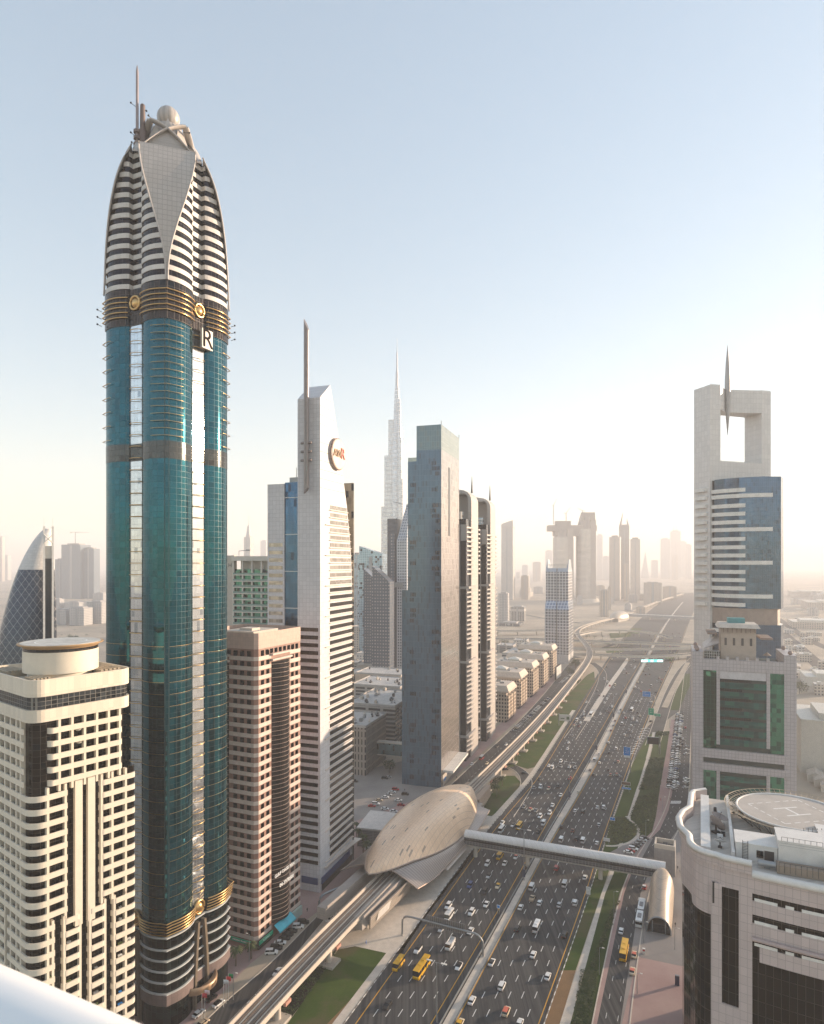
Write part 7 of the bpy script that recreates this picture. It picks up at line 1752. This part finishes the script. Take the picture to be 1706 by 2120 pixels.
    for k, (x, s_) in enumerate(((wx,-1),(wx,1),(-wx,-1),(-wx,1))):
        wl = MB(); n = 12; p = [(x+math.cos(a)*rr, rr+math.sin(a)*rr) for a in [2*math.pi*i/n for i in range(n)]]
        wl.loft([[(a, s_*(w*.80), z) for a, z in p], [(a, s_*(w*1.01), z) for a, z in p]], 0, False); out['wheel%d' % k] = wl
    for k, s_ in enumerate((-1, 1)):
        f = MB(); f.box(l-.14, l-.015, s_*w*.62-.17, s_*w*.62+.17, zb*nose*.62, zb*nose*.8); out['headlight%d' % k] = f
        f = MB(); f.box(-l-.02, -l+.1, s_*w*.66-.14, s_*w*.66+.14, zb*.62, zb*.84); out['tail_light%d' % k] = f
    return out
protos = {}
def proto(kind, colr, roof, near):
    key = (kind, colr, roof, near)
    if key in protos: return protos[key]
    pt = car_parts(kind, roof); P = PAINT[colr]; RM = REDR if roof == 'taxi' else PAINT[roof] if roof else P
    mat = lambda n: CG if n == 'window_glass' else RM if n == 'roof' else RUB if n.startswith('wheel') else HEADL if n.startswith('head') else REDL if n.startswith('tail') else P
    nm = {'sedan': 'car', 'suv': 'car', 'taxi': 'taxi', 'pickup': 'pickup_truck'}.get(kind, kind)
    if near:
        data = [(n.rstrip('0123456789'), b.mesh(n.rstrip('0123456789'), mat(n))) for n, b in pt.items()]
    else:
        mb = MB(); ms = []
        for n, b in pt.items():
            m = mat(n)
            if m not in ms: ms.append(m)
            mb.add(b.v, b.f, ms.index(m))
        data = mb.mesh(nm, ms)
    protos[key] = (nm, data); return protos[key]
NCAR = [0]
used = {}
def vehicle(kind, colr, p, az, label, group, near, roof=None):
    nm, data = proto(kind, colr, roof, near); cat = {'car': 'car', 'pickup_truck': 'pickup'}.get(nm, nm)
    if roof == 'taxi' or colr == 'cream' and kind == 'sedan': cat = 'taxi'
    if near:
        t = link('taxi' if cat == 'taxi' else nm, None)
        for n, me in data: link(n, me, t)
    else: t = link('taxi' if cat == 'taxi' else nm, data)
    t.location = (p.x, p.y, .03); t.rotation_euler = (0, 0, R(90-az)); tag(t, label, cat, group); NCAR[0] += 1
    return t
def road_az(Y):
    a, b = medpt(Y), medpt(Y+12); return math.degrees(math.atan2(b.x-a.x, b.y-a.y))
W_, S_, G_, K_, R_2, B_, N_, C_, Y_, O_ = 'white', 'silver', 'grey', 'black', 'red', 'beige', 'blue', 'cream', 'yellow', 'brown'
s, u, v, k_, m, b_, t_ = 'sedan', 'suv', 'van', 'pickup', 'minibus', 'bus', 'truck'
LEFT = [(865,1966,u,W_,K_),(825,1998,m,Y_),(873,2008,b_,Y_),(932,1957,t_,W_),(802,2080,s,K_),(950,2000,s,W_,K_),(928,1876,u,W_),(930,1897,m,W_),(976,1889,u,W_),(1007,1872,s,W_),(974,1927,s,W_),(914,1923,s,S_),
 (1035,1773,m,Y_),(1068,1774,s,W_,'taxi'),(1045,1787,s,W_),(1009,1788,u,W_),(1012,1813,s,S_,K_),(973,1833,u,N_),(1031,1834,s,C_,Y_),(1003,1846,u,K_),
 (1040,1703,s,W_),(1062,1708,s,W_,K_),(1075,1712,m,Y_),(1038,1719,m,W_),(1118,1690,u,W_),(1125,1705,v,W_),(1115,1721,k_,K_),(1138,1683,u,W_),(1144,1667,s,W_),(1085,1670,s,G_),(1098,1676,s,C_,'taxi'),(1110,1678,s,G_),(1119,1629,u,W_),(1105,1631,s,G_),(1136,1632,s,C_,'taxi'),(1155,1628,u,K_),(1161,1646,s,W_),(1117,1613,u,K_),(1180,1611,s,R_2),
 (1136,1585,s,W_),(1143,1590,v,W_),(1161,1576,u,W_),(1161,1586,s,G_),(1179,1587,s,W_),(1191,1590,u,G_),(1175,1550,s,W_),(1177,1537,s,W_),(1185,1523,s,G_),(1185,1511,s,G_),(1188,1502,s,C_,'taxi'),(1198,1503,s,O_),(1194,1491,v,W_),(1202,1496,s,W_),(1209,1485,s,B_),(1209,1479,s,W_),(1209,1473,s,W_),(1224,1480,b_,W_),(1230,1486,s,G_),(1243,1478,s,W_),(1254,1471,s,K_),(1261,1474,s,O_),(1267,1463,u,W_),(1220,1457,s,G_)]
RIGHT = [(1018,1992,s,W_,K_),(1039,2041,u,W_),(977,2071,s,W_),(1048,2094,u,C_,'taxi'),(952,2118,s,C_,Y_),(1102,1860,k_,B_),(1117,1869,s,W_),(1078,1878,s,W_),(1158,1873,s,S_),(1191,1869,u,W_),(1071,1922,u,K_),(1111,1921,m,W_),(1169,1935,u,K_),(1104,1976,s,W_),(1134,2021,s,W_),(1076,2118,s,W_),
 (1152,1797,u,R_2),(1169,1831,v,W_),(1101,1837,v,W_),(1211,1816,s,W_),(1163,1711,s,K_),(1186,1719,s,O_),(1193,1736,s,K_),(1162,1739,v,W_),(1207,1741,v,W_),(1236,1745,s,W_),(1240,1707,s,S_),(1237,1671,s,W_),(1250,1671,u,W_),(1191,1678,s,W_),(1207,1680,u,K_),(1198,1640,s,C_),(1251,1636,s,S_),(1222,1594,s,G_),(1229,1604,s,K_),(1231,1574,v,W_),(1241,1579,s,W_),(1260,1593,s,K_),(1264,1604,s,C_,'taxi'),(1277,1603,s,C_,'taxi'),(1285,1609,s,G_),(1280,1577,s,C_,'taxi'),(1261,1558,s,K_),(1241,1561,s,W_),(1276,1550,u,W_),(1260,1537,s,W_),(1293,1521,s,W_),(1306,1526,s,G_),(1308,1515,s,S_),(1302,1511,s,S_),(1265,1512,s,O_),(1270,1502,s,G_),(1288,1499,v,W_),(1307,1502,s,W_),(1274,1492,s,O_),(1295,1486,s,R_2),(1310,1488,t_,W_),(1319,1493,s,W_),(1325,1482,s,C_),(1320,1475,s,K_),(1308,1471,b_,W_),(1291,1476,s,W_),(1282,1475,s,W_),(1285,1469,s,G_)]
COLW = {W_: 'white', S_: 'silver', G_: 'grey', K_: 'black', R_2: 'red', B_: 'beige', N_: 'dark blue', C_: 'cream', Y_: 'yellow', O_: 'dark brown'}
KW = {s: 'sedan', u: 'suv', v: 'van', k_: 'pickup', m: 'minibus', b_: 'bus', t_: 'open truck'}
ORD = ['', 'second ', 'third ', 'fourth ', 'fifth ', 'sixth ', 'seventh ', 'eighth ', 'ninth ', 'tenth ']
LANEW = ['median lane', 'second lane from median', 'third lane from median', 'fourth lane from median', 'fifth lane from median', 'outer kerb lane']
def section(py):
    return 'in front of the bent gantry' if py > 1945 else 'between gantry and footbridge' if py > 1762 else 'just beyond the footbridge' if py > 1655 else 'beside the upper verge' if py > 1560 else 'far up the highway'
def place(lst, side):
    rows = []
    for q in lst:
        px, py, kind, colr = q[:4]; roof = q[4] if len(q) > 4 else None
        p = G(px, py + 3.0 - .5, 0.0); p = G(px, py, .6); p.z = 0
        l, r_ = (gLE, gML) if side == 'left' else (gMR, gRE)
        f = (p.x - xat(l, p.y))/max(xat(r_, p.y)-xat(l, p.y), 1); n = min(max(int(f*6), 0), 5)
        lane = n if side == 'right' else 5-n
        taxi = roof == 'taxi' or colr == C_ and kind == s
        nm = ('cream taxi with red roof' if roof == 'taxi' else 'cream taxi with yellow roof' if roof == Y_ else 'cream taxi') if taxi else COLW[colr] + ' ' + KW[kind] + (' with black roof' if roof == K_ else '')
        key = (nm, section(py), lane); rows.append((p, kind, colr, roof, nm, key, py))
    cnt = {}
    for r0 in rows: cnt[r0[5]] = cnt.get(r0[5], 0) + 1
    seen = {}
    for p, kind, colr, roof, nm, key, py in sorted(rows, key=lambda z: -z[6]):
        seen[key] = seen.get(key, 0) + 1
        od = '' if cnt[key] == 1 else 'nearer ' if seen[key] == 1 and cnt[key] == 2 else 'farther ' if cnt[key] == 2 else ('nearest ', 'second nearest ', 'third nearest ', 'fourth nearest ', 'fifth nearest ')[min(seen[key]-1, 4)]
        way = 'oncoming ' if side == 'left' else 'departing '
        lab = od + way + nm + ' ' + key[1] + ', ' + LANEW[key[2]]
        az = road_az(p.y) + (180 if side == 'left' else 0)
        vehicle(kind, colr, p, az, lab, None if p.y > 1e9 else 'vehicles on the %s carriageway' % side, py > 1650, roof)
place(LEFT, 'left'); place(RIGHT, 'right')
# far traffic: small cars in the haze, spread along the lanes
FARC = [W_]*9 + [S_]*3 + [G_]*3 + [K_]*4 + [O_, R_2, C_, C_]
def far_run(l, r_, y0, y1, n, side, group):
    for _ in range(n):
        Y = y0 + (y1-y0)*random.random()**1.25; f = (random.randint(0, 6)+.5)/7; p = lane_pt(l, r_, f, Y); c = random.choice(FARC)
        vehicle(random.choice((s, s, u, u, v)), c, p, road_az(min(Y, 1500)) + (180 if side == 'oncoming' else 0), 'tiny %s car of the %s traffic in the haze before the flyovers' % (COLW[c], side), group, False)
far_run(gLE, gML, 665, 1350, 40, 'oncoming', 'tiny far cars on the oncoming side'); far_run(gMR, gRE, 665, 1400, 64, 'departing', 'tiny far cars on the departing side')
# other roads
ONE = [(1286,1927,s,W_,None,24,'white sedan alone on the right service road'),(1292,1972,b_,Y_,None,24,'yellow school bus driving up the right service road'),(1313,1976,s,C_,'taxi',24,'red roofed taxi waiting at the plaza kerb beside the yellow bus'),(1309,2010,s,C_,'taxi',24,'red roofed taxi behind the other one at the plaza kerb'),(1334,1836,s,R_2,W_,24,'red and white car coming from under the footbridge end'),(1369,1742,s,W_,None,60,'white sedan turning on the service road bend'),(1085,1600,s,K_,None,110,'black sedan on the slip road bend under the viaduct'),(1046,1592,s,K_,None,95,'black sedan just under the viaduct on the slip road'),
 (746-3,1997+94,s,W_,None,204,'x'),(575,2012,s,W_,None,204,'white sedan on the frontage road below the granite block'),(524,2070,s,W_,K_,204,'white sedan with dark roof beside the viaduct on the frontage road'),(682,1902,s,W_,None,204,'white car partly behind the viaduct below the short bent tube'),(452,2077,s,W_,K_,30,'white car with dark glass roof in the forecourt of the tallest tower'),(411,2098,s,W_,None,30,'white sedan at the entrance of the tallest tower'),(437,2066,s,K_,None,30,'long black car under the copper canopy of the tallest tower'),(420,2118,s,B_,None,30,'beige car cut by the bottom edge near the tallest tower'),
 (1048,1541,s,W_,None,204,'white sedan on the frontage road beside the arched towers'),(1008,1580,s,C_,None,204,'cream taxi on the frontage road by the blue grey tower canopy'),(997,1570,m,R_2,W_,204,'pink red minibus parked by the arched tower'),(1030,1545,s,K_,None,204,'black car parked by the arched tower base'),(977,1582,s,W_,None,204,'white car before the blue grey tower canopy'),
 (1383,1565,s,G_,None,20,'y'),(1413,1540,s,K_,None,20,'dark car on the service road beside the long double parked row'),(1414,1530,s,W_,None,20,'white car on the service road near the top of the double parked row'),(1407,1580,s,S_,None,200,'silver car driving down the service road by the parked row'),(1404,1622,s,W_,None,200,'white car driving down the service road at the bottom of the parked row'),(1419,1506,s,R_2,None,20,'small red car high on the service road'),(1348,1493,s,K_,None,40,'black car on the ramp road beside the green signs'),(1322,1530,s,W_,None,30,'white car where the ramp road joins the highway')]
for px, py, kind, c, roof, az, lab in ONE:
    if len(lab) < 3: continue
    p = G(px, py, .6); p.z = 0; vehicle(kind, c, p, az, lab, None, py > 1640, roof)
# articulated bus
p = G(1322, 1922); t = thing('articulated_bus', 'long white bendy bus standing at the plaza kerb by the vaulted entrance', 'bus', p, R(90-24))
for x0, x1, n_ in ((0, 8.4, 'rear_section'), (9.4, 19, 'front_section')):
    mb = MB(); mb.prism(rrect(x0, x1, -1.25, 1.25, .3, 3), .35, 1.4); mb.prism(rrect(x0, x1, -1.25, 1.25, .3, 3), 2.5, 3.1); sct = obj(n_, mb, PAINT['white'], t)
    mb = MB(); mb.prism(rrect(x0+.05, x1-.05, -1.2, 1.2, .3, 3), 1.4, 2.5); obj('window_glass', mb, CG, sct)
    mb = MB(); mb.box(x0+2.5, x0+5.6, -.7, .7, 3.1, 3.4); obj('roof_unit', mb, plain('roof_unit_grey', (.25,.25,.26), .6), sct)
    for x in (x0+1.6, x1-1.6):
        for y in (-1.2, 1.0): mb = MB(); mb.loft([[(x+math.cos(a)*.48, y, .48+math.sin(a)*.48) for a in [k*.524 for k in range(12)]], [(x+math.cos(a)*.48, y+.22, .48+math.sin(a)*.48) for a in [k*.524 for k in range(12)]]], 0, False); obj('wheel', mb, RUB, sct)
mb = MB()
for k in range(5): mb.box(8.42+k*.2, 8.54+k*.2, -1.15, 1.15, .5, 3.0)
mb.box(8.41, 9.39, -1.05, 1.05, .55, 2.9); obj('bellows', mb, plain('bellows_grey', (.10,.10,.10), .8), t)
# parked cars
def park(px, py, kind, c, az, lab, group, near=False, roof=None):
    p = G(px, py, .6); p.z = 0; vehicle(kind, c, p, az, lab, group, near, roof)
for i, (px, py, k2, c) in enumerate(((562,1971,u,W_),(572,1962,u,K_),(580,1951,s,W_),(589,1942,s,K_),(596,1934,s,K_),(604,1927,s,K_),(617,1918,u,W_),(628,1909,u,K_))):
    park(px, py, k2, c, 85, '%s %s, %s in the slanted parking row before the granite block' % (COLW[c], KW[k2], ('nearest', 'second', 'third', 'fourth', 'fifth', 'sixth', 'seventh', 'last')[i]), 'cars parked before the granite block', True)
for i, (px, py, k2, c) in enumerate(((1301,1764,s,W_),(1305,1761,s,R_2),(1311,1757,u,W_),(1315,1751,s,K_),(1320,1748,s,G_),(1325,1743,s,G_),(1330,1738,s,S_),(1335,1735,s,K_))):
    park(px, py, k2, c, 115, '%s %s, %s in the short slanted row by the hedge circle' % (COLW[c], KW[k2], ('nearest', 'second', 'third', 'fourth', 'fifth', 'sixth', 'seventh', 'last')[i]), 'cars parked by the hedge circle', True)
for px, py, k2, c, lab in ((778,1664,u,W_,'white suv in the car park, nearest the annex roof'),(785,1656,s,B_,'beige sedan in the car park row'),(798,1650,s,W_,'white sedan in the middle of the car park row'),(804,1645,s,S_,'silver sedan in the car park row'),(812,1639,s,W_,'white sedan near the top of the car park row'),(819,1634,u,R_2,'dark red suv at the top of the car park row'),(839,1644,u,K_,'black suv alone at the back of the car park'),(825,1656,s,W_,'white sedan alone in the middle of the car park'),(830,1666,s,R_2,'bright red sedan in the car park'),(872,1660,s,W_,'white sedan at the right edge of the car park by the shell'),(797,1674,s,W_,'white sedan in the front row of the car park'),(815,1679,s,W_,'second white sedan in the front row of the car park'),(845,1682,s,W_,'white sedan between two black ones in the car park'),(839,1687,s,K_,'black sedan nearest the golden shell in the car park'),(852,1679,s,K_,'black sedan behind the white one in the car park'),(797,1611,u,K_,'black suv by the slit windowed block'),(804,1608,s,S_,'silver car beside the black suv by the slit windowed block'),(734,1617,u,K_,'black car half hidden by the pale slanted tower'),(765,1757,s,W_,'white car beside the date palms'),(752,1783,u,K_,'dark green pickup like suv at the shell tip'),(770,1668,s,R_2,'red car half under the annex roof')):
    park(px, py, k2, c, 95, lab, None, True)
PC = [W_]*8 + [S_]*5 + [G_]*2 + [K_]*4 + [N_, R_2, B_]
for col_, (x0, y0, x1, y1) in enumerate(((1404, 1478, 1386, 1634), (1411, 1478, 1396, 1637))):
    a, b = G(x0, y0), G(x1, y1); n = int((b-a).length/4.8)
    for i in range(n):
        c = random.choice(PC); vehicle(random.choice((s, s, u)), c, a.lerp(b, (i+.5)/n), 72 + random.uniform(-4, 4), '%s car in the long tight double parked row beside the right service road' % COLW[c], 'cars in the long double parked row', False)
for x0, y0, x1, y1, sp_, lab, gr in ((1062, 1515, 1138, 1444, 4.4, '%s car in the slanted row before the mansard blocks', 'cars parked before the mansard blocks'), (1160, 1415, 1188, 1392, 5.5, '%s car in the lot by the faceted blue tower', 'cars in the lot by the faceted tower')):
    a, b = G(x0, y0), G(x1, y1); n = int((b-a).length/sp_)
    for i in range(n): c = random.choice(PC); vehicle(random.choice((s, s, u)), c, a.lerp(b, (i+.5)/n), 75 + random.uniform(-4, 4), lab % COLW[c], gr, False)
for i, (px, py) in enumerate(((1421,1560),(1422,1552),(1421,1545),(1420,1618),(1420,1624),(1419,1630),(1421,1612))): c = (W_, W_, S_, W_, K_, S_, W_)[i]; park(px, py, s, c, 70, '%s car parked tight against the left side of the green glass tower' % COLW[c], 'cars against the green glass tower')
HAZE = 2.0e-4
# ------------------------------------------------------------------ the hazy air
hz_m = D.materials.new('haze_air'); hz_m.use_nodes = True
ht = hz_m.node_tree; ht.nodes.clear()
h_out = ht.nodes.new('ShaderNodeOutputMaterial'); h_v = ht.nodes.new('ShaderNodeVolumePrincipled')
h_v.inputs['Color'].default_value = (.96, .945, .96, 1)
h_v.inputs['Density'].default_value = HAZE
h_v.inputs['Anisotropy'].default_value = .12
ht.links.new(h_v.outputs[0], h_out.inputs['Volume'])
hb = MB(); hb.box(-8600, 8600, -900, 13200, -1.0, 640)
hz = obj('haze', hb, hz_m); hz['kind'] = 'stuff'
